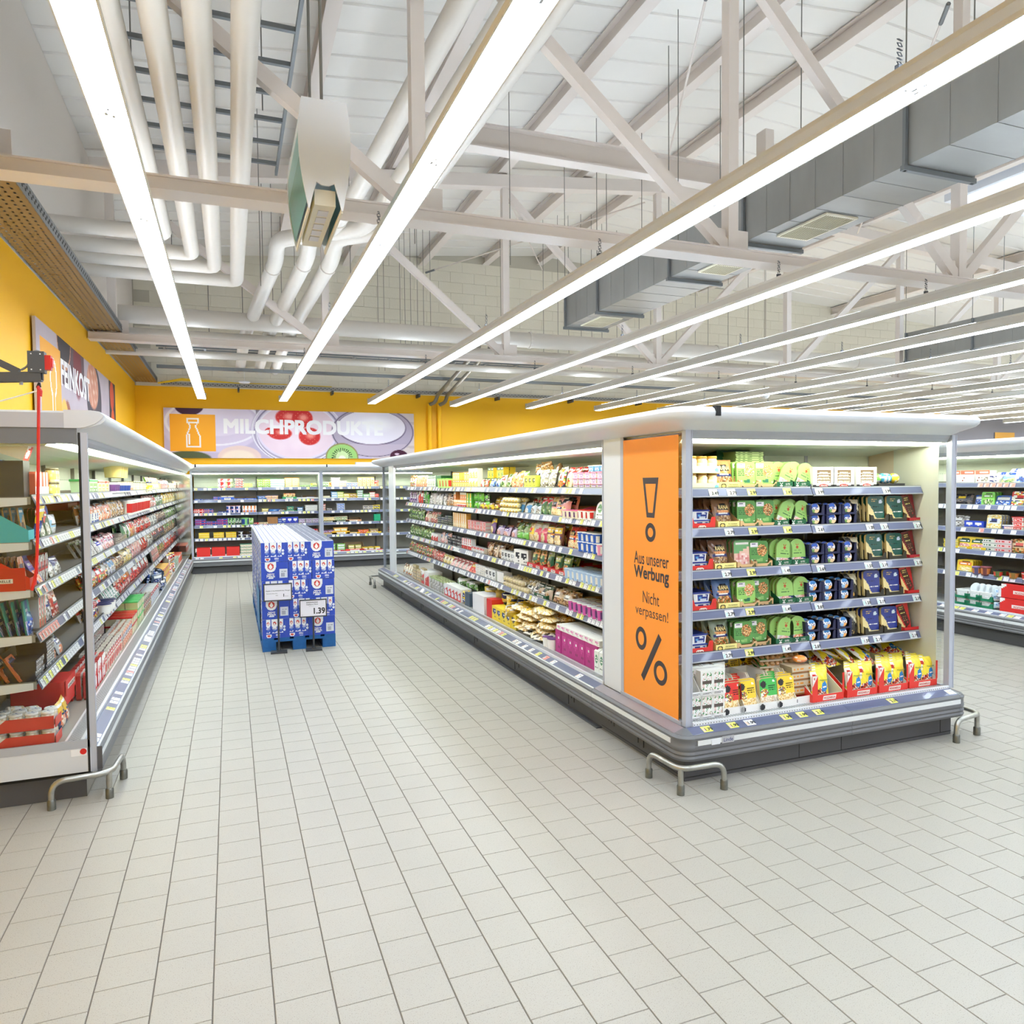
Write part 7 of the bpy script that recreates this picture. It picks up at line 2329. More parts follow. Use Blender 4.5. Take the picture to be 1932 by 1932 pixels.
for lv in range(5):
    # 1: jars on the top shelf, blue spread tubs below
    if lv == 0:
        jt = [('display_tray', tray_mesh(.235, .28, .045, .105, (184, 138, 82), inn=(150, 108, 64), layers=[('f', (232, 232, 190)), ('e', .9, .4, .06, .3, (120, 200, 206)), ('r', .05, .1, .5, .6, (226, 226, 180))], nx=24, nz=8))]
        for e in range(2):
            eput(lv, jt, 1328, SY + .004, e * .108 + .002, 'kraft tray of jars with pale front', 'display_tray')
            for a in (-.07, .01, .085):
                for b in range(2):
                    eput(lv, [('jar', JARG), ('lid', JARL)], 1328, SY + .05 + b * .085, e * .108 + .006, 'cream labelled jar with gold lid', 'jar').location.x += a
    else:
        for k, px in enumerate((1320,)):
            eput(lv, T_RED, px + (4, 0, 6, 0)[lv - 1], SY + .004, .0, 'red notched tray of blue tubs', 'display_tray')
            for q in range(2):
                for e in range(2):
                    eput(lv, BLUETUB, px + (4, 0, 6, 0)[lv - 1], SY + .018 + q * .11 + e * .006, .006 + e * .062, 'blue and white spread tub', 'tub')
    # 2: pasta bags in a yellow tray
    px = (1376, 1374, 1368, 1375, 1370)[lv]
    t = eput(lv, T_YEL, px, SY + .002, 0, 'yellow display tray of pasta bags', 'display_tray')
    letter(t, 'Die beliebten', .008, M_OLV, .028, .036, width=.07)
    letter(t, 'Nudelspezialitäten', .008, M_OLV, .028, .022, width=.085)
    for q in range(4):
        put_rana('E', lv, RANAC[lv], sE(px) - (.02 if q else 0), SY + .035 + q * .055, f'{RDESC[lv]} pasta bag with maker name', lean=.22, rz=(.02, .0, -.06, .03)[q], dz=.012, seed=20 + lv, food='nuts' if lv in (3, 4) else 'brown')
    # 3: garden cards
    for k, px in enumerate(((1411, 1446), (1412, 1447), (1407, 1436), (1412, 1444), (1407, 1440))[lv]):
        eput(lv, T_BEI, px + 2, SY + .002 + (.03 if lv >= 3 and k else 0), 0, 'kraft display tray with small icons', 'display_tray')
        for q in range(5 if k == 0 else 3):
            light = lv == 0 or (lv == 3 and k == 0)  # top shelf's lighter green paints in tube light; fourth shelf stocks a lighter pack
            if lv == 2 and k == 0:
                eput(lv, MEATD, px, SY + .03 + q * .038, .022, 'pink sausage card pack with leaf print', 'card_pack', rx=-.06)
            else:
                eput(lv, garden(light, 3 + lv * 2 + k), px - q * 1.2, SY + .028 + q * .04 + (.03 if lv >= 3 and k else 0), .034, 'green meatless card pack with food picture', 'card_pack', rx=-.05)
    # 4: arched packs
    xs4 = ((1480, 1510), (1476, 1503), (1478, 1509), (1486, 1517), (1480, 1511))[lv]
    for k, px in enumerate(xs4):
        eput(lv, T_GRN, px, SY + .002, 0, 'dark green tray with white mill mark', 'display_tray')
        o = eput(lv, [('printed_panel', MB().add([(-.0725, 0, 0), (.0725, 0, 0), (.0725, 0, .05), (-.0725, 0, .05)], [(0, 1, 2, 3)], (18, 92, 58)).mesh('printed_panel', P_CARD))], px, SY + .0012, 0, 'green printed tray front', 'tray_front')
        obj('printed_mark', MILLW, o, loc=(-.035, -.0008, .026))
        letter(o, 'GUTES', .011, INKW, .018, .034, width=.036)
        letter(o, 'IN DER PACKUNG', .009, INKW, .02, .018, width=.062)
        n = 7 if lv in (3,) else 6
        for q in range(n):
            tilt = 0.0
            sl = 0
            if lv in (0, 1) and q == 0:
                tilt, sl = .42, .03
            if lv == 2 and q == 0 and k == 0:
                tilt, sl = .1, .03
            if lv == 4 and q == 0 and k == 0:
                tilt, sl = .16, .03
            o = eput(lv, arch_pack(2 + k + lv, 'ham' if lv != 4 or k == 0 else 'fish'), px - q * .9 + sl * 150 * (1 if q == 0 else 0), SY + .022 + q * .03, .012, 'light green arched ham pack', 'arched_pack', rx=-.1, ry=tilt)
            if q < 2:
                obj('printed_mark', MILLR, o, loc=(0, -.0008, .122))
    # 5: round cups in navy trays
    if lv > 0:
        kind = 0 if lv < 3 else 1
        for c, px in enumerate(((1540, 1572, 1601), (1540, 1570, 1602), (1536, 1565, 1596), (1534, 1563, 1594))[lv - 1]):
            for e in range(2):
                eput(lv, T_NAV, px, SY + .004, e * .074 + .001, 'navy display tray of cheese cups', 'display_tray')
                eput(lv, cup_disc(kind), px - 1, SY + .016, e * .074 + .046, 'round blue and white cheese cup', 'cup', rx=-.08)
                for q in range(2):
                    eput(lv, cup_disc(kind), px - 1, SY + .075 + q * .056, e * .074 + .046, 'round blue and white cheese cup', 'cup', rx=-.08)
        # 6: dark pouch
        for q in range(2):
            eput(lv, pouch(lv), 1623 if lv < 3 else 1621, SY + .04 + q * .06, .01, 'black cheese pouch with cream corner', 'cheese_bag', rx=-.15)
        # 7: cheese slices
        base = (24, 86, 76) if lv < 3 else (44, 58, 140)
        nm = 'green' if lv < 3 else 'navy'
        for c, px in enumerate(((1655, 1690), (1652, 1690), (1648, 1685), (1647, 1682))[lv - 1]):
            eput(lv, T_BLK, px + 3, SY + .002, 0, 'black display tray of cheese slices', 'display_tray')
            for q in range(6):
                eput(lv, cheese_pack(base, lv), px - q * 1.0, SY + .016 + q * .035, .012, f'{nm} cheese slice pack', 'cheese_pack', rx=-.06)
        # 8: red wedge
        base = (120, 24, 34) if lv < 3 else (206, 40, 44)
        px = (1729, 1730, 1727, 1722)[lv - 1]
        eput(lv, T_MAR if lv < 3 else [('display_tray', tray_mesh(.15, .28, .035, .05, (214, 36, 38), inn=(150, 24, 30)))], px, SY + .004, 0, 'red shallow tray of cheddar wedges', 'display_tray')
        for q in range(4):
            eput(lv, wedge(base, lv), px - 7, SY + .03 + q * .05, .02, 'dark red cheddar wedge pack' if lv < 3 else 'bright red cheddar wedge pack', 'wedge_pack', rx=-.1, ry=-.12)
    else:
        for k, px in enumerate((1552, 1590, 1633)):
            win = [('f', (244, 244, 240)), ('r', .18, .26, .84, .86, (120, 96, 70))] + [('n', .5, .32 + .13 * j, .32, .05, 'egg', j + k) for j in range(4)] + [('p', [(0, .2), (.5, .06), (1, .2), (1, 0), (0, 0)], (36, 36, 38))]
            o = eput(lv, [('carton', box_mesh(.185, .2, .148, win, (240, 240, 236), nx=26, nz=22))], px, SY + .004, 0, 'white windowed carton of wraps with red oval', 'carton')
            ov = MB().lathe([(0, 0), (.038, 0)], 16, cap=False)
            ov.v = [(x, -.001, y * .3) for x, y, z in ov.v]
            ov.f = [tuple(reversed(f)) for f in ov.f]
            p = ov.build('printed_oval', INKR, o)
            p.location = (0, 0, .021)
            letter(o, 'ABRAXAS', .011, INKW, 0, .021, y=-.002, width=.056)
        eput(lv, [('display_tray', tray_mesh(.25, .2, .03, .03, (46, 46, 48), inn=(30, 30, 32)))], 1682, SY + .01, 0, 'low black tray of wrapped balls', 'display_tray')
        for k, (px, c, nm) in enumerate(((1663, (130, 210, 90), 'green'), (1677, (80, 180, 226), 'blue'), (1683, (70, 170, 220), 'blue'), (1697, (240, 214, 60), 'yellow'))):
            eput(lv, product('o', .085, .085, .075, c, c, 'white' if nm != 'yellow' else 'cheese', 0), px, SY + .07, .03, f'{nm} film wrapped ball', 'wrapped_ball')
        eput(lv, product('c', .28, .16, .22, (18, 84, 52), (18, 84, 52), 'greens', 7), 1436, SY + .30, .06, 'dark green box at the back', 'carton')
        fl = product('f', .24, .14, .016, (186, 206, 140), (90, 110, 60), 'greens', 0)
        for q in range(8):
            eput(lv, fl, 1444, SY + .17, .135 + q * .015, 'flat green pack stacked on top', 'flat_pack', rz=.03 * (q % 3))

# bottom deck
D_ = 5


def dE(px, y):
    return at(px, 1300, 1, 3.62 + y)[0] - 2.43


def dput(P, px, y, dz, desc, name, **kw):
    return put('E', D_, P, dE(px, y), y, dz, desc, name=name, **kw)


veg = [('f', (236, 238, 234)), ('nr', .12, .12, .88, .9, [(244, 246, 242), (236, 238, 236), (40, 140, 70), (226, 196, 190), (246, 246, 244)], 5), ('r', .12, .42, .88, .55, (90, 80, 74)), ('t', .2, .03, .8, .10, BK, .9)]
vegm = [('card_pack', box_mesh(.095, .05, .14, veg, (238, 240, 238), nx=16, nz=20, taper=.92))]
vt = [('display_tray', tray_mesh(.105, .28, .028, .15, (240, 241, 240), inn=(214, 212, 206), layers=[('f', (242, 243, 242)), ('t', .2, .3, .8, .6, (60, 60, 64), .9)], sideh=.16))]
for c, px in enumerate((1313, 1334, 1356)):
    for e in range(2):
        dput(vt, px, .165, e * .152 + .002, 'white tray of slim cheese alternatives', 'display_tray')
        for q in range(3):
            if e == 1 and q == 0 and c == 0:
                continue
            dput(vegm, px, .18 + q * .075, e * .152 + .012, 'slim white pack with green leaf print', 'card_pack')
vw = product


def veggie(col, seed):
    k = ('veggie', col, seed)
    if k not in PM:
        mb = MB()
        L = [('f', col), ('nr', 0, 0, 1, .34, 'pasta' if seed != 3 else 'egg', seed), ('n', .26, .46, .22, .16, 'mix', seed), ('e', .22, .78, .17, .13, (36, 34, 38)), ('t', .5, .5, .92, .72, tuple(int(c * .35) for c in col), .9), ('e', .82, .88, .07, .05, (240, 240, 240)), ('r', .04, .36, .16, .46, (240, 240, 236))]
        slab(mb, .135, .17, .03, paint(L, 22, 26), 22, 26, wfn=w_round(.02, .17, .135), side=(216, 196, 150))
        PM[k] = [('card_pack', mb.mesh('card_pack', P_FILM))]
    return PM[k]


VC = {'red': (222, 50, 44), 'yellow': (246, 208, 60), 'green': (70, 180, 84), 'orange': (236, 138, 50)}


def wtray(px, y, dz):
    return dput(T_WHT, px, y, dz, 'white display tray with black badge', 'display_tray')


for px, y, dz, cl, dx in ((1385, .17, 0, 'red', 0), (1416, .17, 0, 'yellow', -4), (1452, .17, 0, 'green', 0), (1485, .17, 0, 'yellow', 0)):
    wtray(px, y, dz)
    for q in range(5 if cl != 'yellow' or px > 1450 else 2):
        dput(veggie(VC[cl], {'red': 1, 'yellow': 2, 'green': 3, 'orange': 4}[cl]), px + dx - q * .6, y + .02 + q * .045, .03, f'{cl} veggie pack with black badge', 'veggie_pack', rx=-.12)
for px, y, dz, cl in ((1352, .50, .09, 'orange'), (1380, .50, .09, 'yellow'), (1412, .50, .09, 'yellow'), (1444, .50, .09, 'orange')):
    wtray(px, y, dz)
    for q in range(3):
        dput(veggie(VC[cl], 4 if cl == 'orange' else 2), px, y + .02 + q * .05, dz + .03, f'{cl} veggie pack in the rear row', 'veggie_pack', rx=-.1)
nug = []
mb = MB()
mb.box(-.085, .085, 0, .12, 0, .012, (206, 196, 176))
rg = random.Random(4)
for i in range(4):
    for j in range(3):
        x, y = -.06 + .04 * i, .025 + .036 * j
        mb.lathe([(0, .006), (.017, .012), (.019, .024), (.010, .034), (0, .036)], 8, x, y, cols=lambda k, q: rg.choice([(206, 160, 110), (190, 140, 90), (220, 184, 140)]), cap=False)
mb.add([(-.085, 0, .014), (-.03, 0, .014), (-.03, .12, .042), (-.085, .12, .042)], [(0, 1, 2, 3)], (50, 130, 60))
nugm = [('clear_tray', mb.mesh('clear_tray', P_FILM))]
for i in range(4):
    for c, px in enumerate((1455, 1490)):
        if i < 4 - c:
            dput(nugm, px, .36 + .01 * i, .17 + .042 * i, 'clear tray of bean balls with green sleeve', 'ball_tray', rz=-.15, rx=.15)
for i in range(4):
    dput(product('f', .17, .12, .045, (206, 190, 160), (226, 150, 60), 'brown', 0), 1513, .24, .05 + .048 * i, 'flat clear pack of patties', 'flat_pack')
wtray(1513, .19, 0)
dput(product('o', .10, .10, .05, (240, 150, 60), OR, 'fish', 0), 1508, .30, .25, 'orange lid on the patty packs', 'lid_pack')
# mozzarella bags in red trays
MOZ = [('f', (246, 226, 60)), ('p', [(0, 1), (0, .3), (.35, 1)], (246, 244, 236)), ('n', .42, .2, .42, .2, [(206, 60, 44), (240, 232, 214), (226, 110, 70), (150, 40, 36), (246, 240, 226), (60, 50, 80)], 8), ('e', .68, .44, .2, .17, (30, 130, 206)), ('t', .56, .4, .8, .5, Wt, .9), ('r', .1, .74, .24, .86, (214, 60, 50)), ('t', .34, .64, .94, .68, (70, 140, 70), .95), ('r', 0, .95, 1, 1, (240, 220, 80))]
mozm = [('bag', bag_mesh(.15, .05, .20, MOZ, (244, 232, 150), 20, 24))]
MT = [('display_tray', tray_mesh(.265, .52, .055, .20, (224, 54, 44), inn=(232, 226, 214), layers=[('f', (226, 56, 46))], nx=6, nz=4))]
post_me = MB().box(-.003, .042, -.0012, .002, .055, .185, (226, 56, 46)).add([(-.003, -.0016, .185), (.042, -.0016, .185), (-.003, -.0016, .11)], [(2, 1, 0)], (246, 238, 232)).mesh('tray_post', P_CARD)
post2 = MB().box(-.012, .003, -.0012, .002, .055, .185, (226, 56, 46)).mesh('tray_post', P_CARD)
plate_me = MB().add([(-.058, 0, -.014), (.052, 0, -.014), (.058, 0, .014), (-.052, 0, .014)], [(0, 1, 2, 3)], (246, 238, 230)).mesh('name_plate', P_CARD)
for k, px in enumerate((1563, 1627, 1686, 1742)):
    t = dput(MT, px, .165, .002, 'red mozzarella tray with name plate', 'display_tray')
    obj('tray_post', post_me, t, loc=(-.1325, 0, 0))
    obj('tray_post', post2, t, loc=(.1325, 0, 0))
    obj('name_plate', plate_me, t, loc=(.01, -.001, .03))
    letter(t, 'MOZZARELLA', .013, INKR, .01, .03, y=-.002, bold=.03, width=.094)
    letter(t, 'K', .014, INKR, -.119, .166, y=-.0025, bold=.05)
    cols_ = (-.045,) if k == 0 else (-.045, .065)
    for x in cols_:
        for q in range(7):
            o = dput(mozm, px, .185 + q * .055, .008, 'yellow and blue mozzarella bag', 'mozzarella_bag', rx=-.12 - .02 * q, rz=(.05 if k == 1 and x > 0 else 0))
            o.location.x += x
            if q == 0:
                letter(o, 'Mozzarella', .011, M_GRN, .02, .135, y=-.003, width=.075)
                letter(o, 'K', .02, INKR, -.045, .16, y=-.001, bold=.05)
for k, (px, y, dz, rx, rz, ry) in enumerate(((1578, .36, .19, -1.0, .2, 0), (1553, .42, .20, -1.1, -.2, 0), (1600, .50, .21, -1.25, .5, 0), (1618, .34, .19, -.9, .9, .1), (1640, .40, .21, -1.1, .6, 0), (1662, .48, .20, -1.2, .3, 0), (1690, .42, .20, -1.2, -.3, 0), (1712, .40, .19, -1.3, .2, 0),
                                          (1652, .30, .18, -1.0, .4, 0), (1730, .50, .19, -1.3, .1, 0), (1590, .44, .22, -1.2, 1.2, 0))):
    o = dput(mozm, px, y, dz, 'mozzarella bag lying loose on the trays', 'mozzarella_bag', rx=rx, rz=rz, ry=ry)
# ---------------------------------------------------------------- milk pallet
PX0, PX1, PY0, PY1 = 0.29, 1.065, 8.34, 9.54
PALB = mat('pallet_blue', (20, 92, 160), 0.6, noise=0.3, nscale=30)
for _pi in range(3):
    pal = empty('pallet', ((PX0 + PX1) / 2, PY0 + 1.215 * _pi, 0), label=('blue painted wooden pallet under the front milk load', 'blue wooden pallet under the middle milk load', 'blue wooden pallet under the rear milk load')[_pi], cat='pallet')
    pw = (PX1 - PX0) / 2
    for x in (-pw, -.07, pw - .14):
        for y in (0.0, .53, 1.06):
            MB().box(x, x + .14, y, y + .14, .022, .1).build('block_foot', PALB, pal)
    for x in (-pw, -.07, pw - .14):
        MB().box(x, x + .14, 0, 1.2, 0, .022).build('bottom_board', PALB, pal)
    for y in (0.0, .53, 1.06):
        MB().box(-pw, pw, y, y + .14, .1, .122).build('stringer_board', PALB, pal)
    for k in range(5):
        x = -pw + k * (2 * pw - .12) / 4
        MB().box(x, x + .12, 0, 1.2, .122, .144).build('deck_board', PALB, pal)

MBLUE = (44, 74, 182)
emb = lambda cu, cv, s: [('e', cu, cv, .115 * s, .16 * s, (240, 242, 246)), ('r', cu - .115 * s, cv, cu + .115 * s, cv + .17 * s, (240, 242, 246)), ('e', cu, cv + .02, .07 * s, .10 * s, (206, 60, 54)), ('e', cu, cv - .01, .035 * s, .06 * s, (244, 240, 236)), ('e', cu, cv + .055 * s, .018 * s, .03 * s, (244, 240, 236))]
LA = [('f', MBLUE)] + emb(.34, .74, 1.7) + [('t', .22, .36, .48, .40, Wt, .9), ('r', .26, .12, .44, .17, (226, 232, 244)), ('r', .66, .16, .96, .62, (214, 218, 228)), ('t', .72, .46, .9, .54, (110, 114, 130), .9), ('r', .73, .22, .75, .42, (90, 96, 120)), ('r', .77, .22, .785, .42, (90, 96, 120)), ('r', .81, .22, .83, .42, (90, 96, 120)), ('r', .86, .22, .87, .42, (90, 96, 120))]


def lb():
    L = [('f', MBLUE)]
    for cu, w in ((.24, .09), (.52, .13), (.79, .09)):
        L += [('r', cu - w, .66, cu + w, 1.0, (238, 240, 244)), ('e', cu, .68, w, .12, (238, 240, 244)), ('e', cu, .78, w * .55, .09, (206, 70, 62)), ('e', cu, .76, w * .28, .05, (240, 240, 240)),
              ('t', cu - w * .8, .46, cu + w * .8, .56, Wt, .8), ('e', cu, .41, w * .6, .03, (90, 130, 210)), ('p', [(cu - w, .26), (cu + w, .26), (cu + w * .9, .38), (cu, .28), (cu - w * .6, .33)], (232, 236, 244))]
    L += [('r', .16, .12, .38, .2, (238, 240, 244)), ('e', .27, .12, .11, .1, (238, 240, 244)), ('e', .27, .13, .07, .06, (206, 70, 62)), ('t', .56, .1, .76, .2, Wt, .9), ('r', .58, .03, .74, .07, (200, 212, 236)), ('e', .94, .58, .05, .07, (226, 232, 240)), ('e', .94, .42, .05, .07, (226, 232, 240)), ('r', .0, .2, 1, .215, (34, 58, 150))]
    return L


LBL = lb()
LS = [('f', (64, 92, 190)), ('nr', 0, .1, 1, 1, [(226, 230, 236), (60, 90, 190), (170, 176, 190), (100, 96, 100), (236, 238, 240), (90, 130, 210)], 4)]


def case_box(w, d, h, front, side, seed):
    mb = MB()
    grid_front(mb, w, h, paint(front, 44, 34), 44, 34)
    # sides as painted grids
    C = paint(side, 18, 12)
    for sx in (-1, 1):
        m2 = MB()
        grid_front(m2, d, h, C, 18, 12)
        m2.v = [(sx * w / 2, (-x if sx < 0 else x) + d / 2, z) for x, y, z in m2.v] if sx < 0 else [(w / 2, x + d / 2, z) for x, y, z in m2.v]
        mb.add(m2.v, m2.f, m2.c)
    mb.add([(-w / 2, d, 0), (w / 2, d, 0), (w / 2, d, h), (-w / 2, d, h), (-w / 2, 0, 0), (w / 2, 0, 0)], [(1, 0, 3, 2), (4, 0, 1, 5)], MBLUE)
    mb.add([(-w / 2, 0, h), (w / 2, 0, h), (w / 2, d, h), (-w / 2, d, h)], [(0, 1, 2, 3)], (232, 234, 238))
    return mb.mesh('carton_body', P_CARD)


BH = .208
wA, wB = .285, .243
meA = case_box(wA - .002, .395, BH - .002, LA, LS, 1)
meB = case_box(wB - .002, .395, BH - .002, LBL, LS, 2)
top_w = MB()      # the white tops of milk cartons showing in a case: four columns with a curling blue line
rg = random.Random(9)


def top_mesh(w, wavy):
    m = MB()
    n = 4 if wavy else 4
    cw = w / n
    for i in range(n):
        x0, x1 = -w / 2 + i * cw + .003, -w / 2 + (i + 1) * cw - .003
        for j in range(3 if wavy else 4):
            dl = .39 / (3 if wavy else 4)
            y0, y1 = j * dl + .003, (j + 1) * dl - .003
            m.box(x0, x1, y0, y1, 0, .006, (196, 200, 210))
            xm = (x0 + x1) / 2
            if wavy:
                m.add([(x0, y0, .006), (x1, y0, .006), (x1, y1, .006), (x0, y1, .006), (x0 + .006, (y0 + y1) / 2, .014), (x1 - .006, (y0 + y1) / 2, .014)], [(0, 1, 5, 4), (2, 3, 4, 5), (1, 2, 5), (3, 0, 4)], (206, 209, 216))
                xs_ = (x0 + .018, x0 + .026)
                for q in range(6):
                    ya, yb = y0 + (y1 - y0) * q / 6, y0 + (y1 - y0) * (q + 1) / 6
                    sa, sb = .008 * math.sin(q * 1.05), .008 * math.sin((q + 1) * 1.05)
                    za = .0065 + .008 * (1 - abs(q / 3 - 1)) + .0005
                    zb = .0065 + .008 * (1 - abs((q + 1) / 3 - 1)) + .0005
                    c = (36, 70, 180) if i % 2 == 0 else (96, 110, 150)
                    m.add([(xs_[0] + sa, ya, za), (xs_[1] + sa, ya, za), (xs_[1] + sb, yb, zb), (xs_[0] + sb, yb, zb)], [(0, 1, 2, 3)], c)
            else:
                m.box(x0 + .004, x1 - .004, (y0 + y1) / 2 - .003, (y0 + y1) / 2 + .003, .006, .016, (150, 154, 166))
                m.box(x0 + .012, x1 - .02, y0 + .012, y0 + .022, .006, .0068, (196, 120, 110) if (i + j) % 2 else (90, 100, 140))
    return m.mesh('carton_tops', P_CARD)


topA, topB = top_mesh(wA - .004, False), top_mesh(wB - .004, True)
milk_t = text_mesh('Milch', .030, INKW, bold=.03, width=.082)
milk_s = text_mesh('Milch', .018, INKW, bold=.02, width=.040)
halt_t = text_mesh('Haltbare', .016, INKW, bold=.005, width=.07)
z0 = .144
lay = ['BBA', 'ABB', 'BBA', 'ABB', 'BBA']
LVN = ['lowest', 'second lowest', 'middle', 'second highest', 'top']
COLN = ['first', 'middle', 'last']
ROWN = ['front', 'middle', 'rear']
PALN = ['front pallet', 'middle pallet', 'rear pallet']
for pi, L_i, row in [(p, a, b) for p in range(3) for a in range(5) for b in range(3)]:
        pat = lay[L_i]
        x = PX0 + .003
        for c, ch_ in enumerate(pat):
            w_ = wA if ch_ == 'A' else wB
            if pi and L_i < 4 and c == 1:
                x += w_ + .001
                continue
            o = empty('milk_case', (x + w_ / 2 + rg.uniform(-.003, .003), PY0 + pi * 1.215 + row * .4 + rg.uniform(0, .004), z0 + L_i * BH),
                      label=f'blue milk case, {LVN[L_i]} layer, {ROWN[row]} row, {COLN[c]} from side wall, {PALN[pi]}', cat='carton', group='blue milk cases on the pallet')
            obj('carton_body', meA if ch_ == 'A' else meB, o)
            if row == 0 and pi == 0:
                if ch_ == 'A':
                    obj('lettering', milk_t, o, loc=(-.045, -.0008, .052))
                    obj('lettering', halt_t, o, loc=(-.045, -.0008, .078))
                else:
                    obj('lettering', milk_s, o, loc=(.006, -.0008, .102))
            if L_i == 4:
                obj('carton_tops', topA if ch_ == 'A' else topB, o, loc=(0, 0, BH - .002))
            x += w_ + .001
# wrap on the pallet's left flank
PLB = mat('slip_sheet_blue', (86, 140, 190), 0.5)
MB().box(PX0 - .012, PX0 - .008, PY0 + .4, PY1, .16, .62).build('slip_sheet', PLB, None, label='pale blue sheet hanging down the flank of the milk pallet', cat='sheet')

# two price stands before the pallet
FRD = mat('frame_charcoal', (62, 64, 68), 0.4)
SIGNW = mat('sign_card_white', (232, 230, 240), 0.35)


def price_stand(x, y, lean, label, texts, zc, w, h):
    t = empty('price_stand', (x, y, 0), lean, label=label, cat='sign')
    MB().box(-.085, .085, -.05, .05, 0, .02).box(-.02, .02, -.03, .03, .02, .035).build('foot', FRD, t)
    MB().beam((0, 0, .02), (0, 0, zc - h / 2 + .02), .02, n=8).build('pole', FRD, t)
    m = MB()
    m.box(-w / 2 - .012, w / 2 + .012, -.018, -.004, zc - h / 2 - .012, zc - h / 2)
    m.box(-w / 2 - .012, w / 2 + .012, -.018, -.004, zc + h / 2, zc + h / 2 + .012)
    m.box(-w / 2 - .012, -w / 2, -.018, -.004, zc - h / 2, zc + h / 2)
    m.box(w / 2, w / 2 + .012, -.018, -.004, zc - h / 2, zc + h / 2)
    m.build('sign_frame', FRD, t)
    p = MB().box(-w / 2, w / 2, -.014, -.006, zc - h / 2, zc + h / 2).build('sign_card', SIGNW, t)
    for tx, hh, dx, dz, wd, bd in texts:
        obj('lettering', text_mesh(tx, hh, INKB, bold=bd, width=wd), p, loc=(dx, -.0148, zc + dz))


P1 = at(525, 1220, 2, 0)
P2 = at(594, 1223, 2, 0)
price_stand(P1[0] - .01, PY0 - .10, -.06, 'white sign in a charcoal frame on a pole reading one per household', [('Abgabe in haushaltsüblichen Mengen', .014, 0, .015, .25, .01), ('Bärenmarke haltbare Milch', .009, -.06, -.012, .11, 0), ('1', .03, .06, -.035, None, .04), ('Karton', .008, .09, -.045, .035, 0), ('max.', .008, -.01, -.035, .025, 0)],
            at(524, 1117, 1, PY0 - .1)[2], .27, .165)
price_stand(P2[0] - .02, PY0 - .12, -.06, 'white price sign in a charcoal frame before the milk pallet reading 1.39', [('BÄRENMARKE', .014, -.01, .065, .12, .02), ('Haltbare Milch', .014, -.01, .042, .12, .01), ('3,8 % Fett 1 l', .006, -.01, .022, .07, 0), ('1.39', .062, .065, -.03, .115, .035), ('kg', .008, -.115, -.07, None, 0)],
            at(591, 1147, 1, PY0 - .12)[2], .265, .17)

# ---------------------------------------------------------------- steel bumper guards
GDARK = mat('guard_socket', (120, 122, 116), 0.4, metal=0.75, noise=0.4, nscale=40)


def guard(a, b, c, r, label, h=.155):
    """a three-legged tube rail; legs at a, b (corner), c"""
    t = empty('corner_guard', (b[0], b[1], 0), label=label, cat='guard')
    A = Vector((a[0] - b[0], a[1] - b[1], 0))
    Cc = Vector((c[0] - b[0], c[1] - b[1], 0))
    H = Vector((0, 0, h))
    # bent tube with rounded corners
    MB().tube([A, A + H, H, Cc + H, Cc], r, 12, bend=.075, bn=7).build('rail_tube', GALV, t, smooth=True)
    ctr = (A + Cc) * 0.06
    MB().beam((ctr.x, ctr.y, 0), (ctr.x, ctr.y, h - .004), r * 2, n=12).build('leg', GALV, t, smooth=True)
    for P in (A, Vector((ctr.x, ctr.y, 0)), Cc):
        m = MB()
        m.lathe([(0, 0), (r * 1.35, 0), (r * 1.35, .052), (r * 1.1, .058), (r, .058)], 14, P.x, P.y)
        m.build('floor_socket', GDARK, t, smooth=True)


guard((2.352, 3.845), (2.372, 3.54), (2.668, 3.53), .0165, 'galvanised steel guard rail round the front corner of the end case')
guard((4.612, 3.565), (4.90, 3.605), (4.92, 3.90), .0165, 'galvanised steel guard rail at the other corner of the end case')
guard((-.974, 4.715), (-.676, 4.755), (-.655, 5.055), .0165, 'galvanised steel guard rail round the glazed end of the wall case')
guard((2.31, 12.75), (2.30, 13.24), (2.6, 13.24), .018, 'small galvanised guard rail at the far end of the long case')

# ---------------------------------------------------------------- swivel arm with pull cord, entering from the left
ARMX = 3.1
pa = lambda px, py, y=ARMX: at(px, py, 1, y)
arm = empty('swing_arm', tuple(pa(78, 712)), label='dark grey steel swing arm with a red switch and hanging cord', cat='arm')
o_ = Vector(pa(78, 712))


def rel(px, py, y=ARMX):
    return Vector(pa(px, py, y)) - o_


MB().beam(rel(-260, 716), rel(79, 711), .034).build('horizontal_tube', STEELD, arm)
MB().beam(rel(-260, 560), rel(36, 702), .024).build('brace_tube', STEELD, arm)
MB().box(-.002, .002, -.012, .012, -.012, .012).build('tube_end', BLACK, arm, loc=rel(80, 711))
bx = rel(70, 684)
m = MB().box(bx.x - .026, bx.x + .026, -.02, .02, bx.z - .038, bx.z + .038)
m.build('switch_box', STEELD, arm)
MB().box(bx.x + .026, bx.x + .045, -.014, .014, bx.z - .026, bx.z + .026).box(bx.x + .045, bx.x + .05, -.01, .01, bx.z - .016, bx.z + .016).build('red_switch', REDP, arm)
m = MB()
for sx in (-.016, .012):
    for sz in (-.03, .026):
        m.box(bx.x + sx, bx.x + sx + .004, -.022, -.02, bx.z + sz, bx.z + sz + .004)
m.build('screw', WHITE, arm)
MB().tube([rel(40, 698), rel(54, 690), rel(58, 668), rel(68, 661), rel(76, 664), rel(84, 674)], .004, 6, bend=.02).build('grey_cable', mat('cable_grey', (130, 130, 128), .5), arm)
MB().beam(rel(40, 716), rel(40, 726), .012, n=8).build('bolt', ALU, arm)
MB().tube([rel(74, 722), rel(70, 730), rel(76, 730), rel(74, 722)], .004, 6).build('hook_ring', BLACK, arm)
cord = empty('pull_cord', tuple(pa(73, 730)), label='red pull cord hanging from the swing arm before the wall case', cat='cord')
o_ = Vector(pa(73, 730))
m = MB()
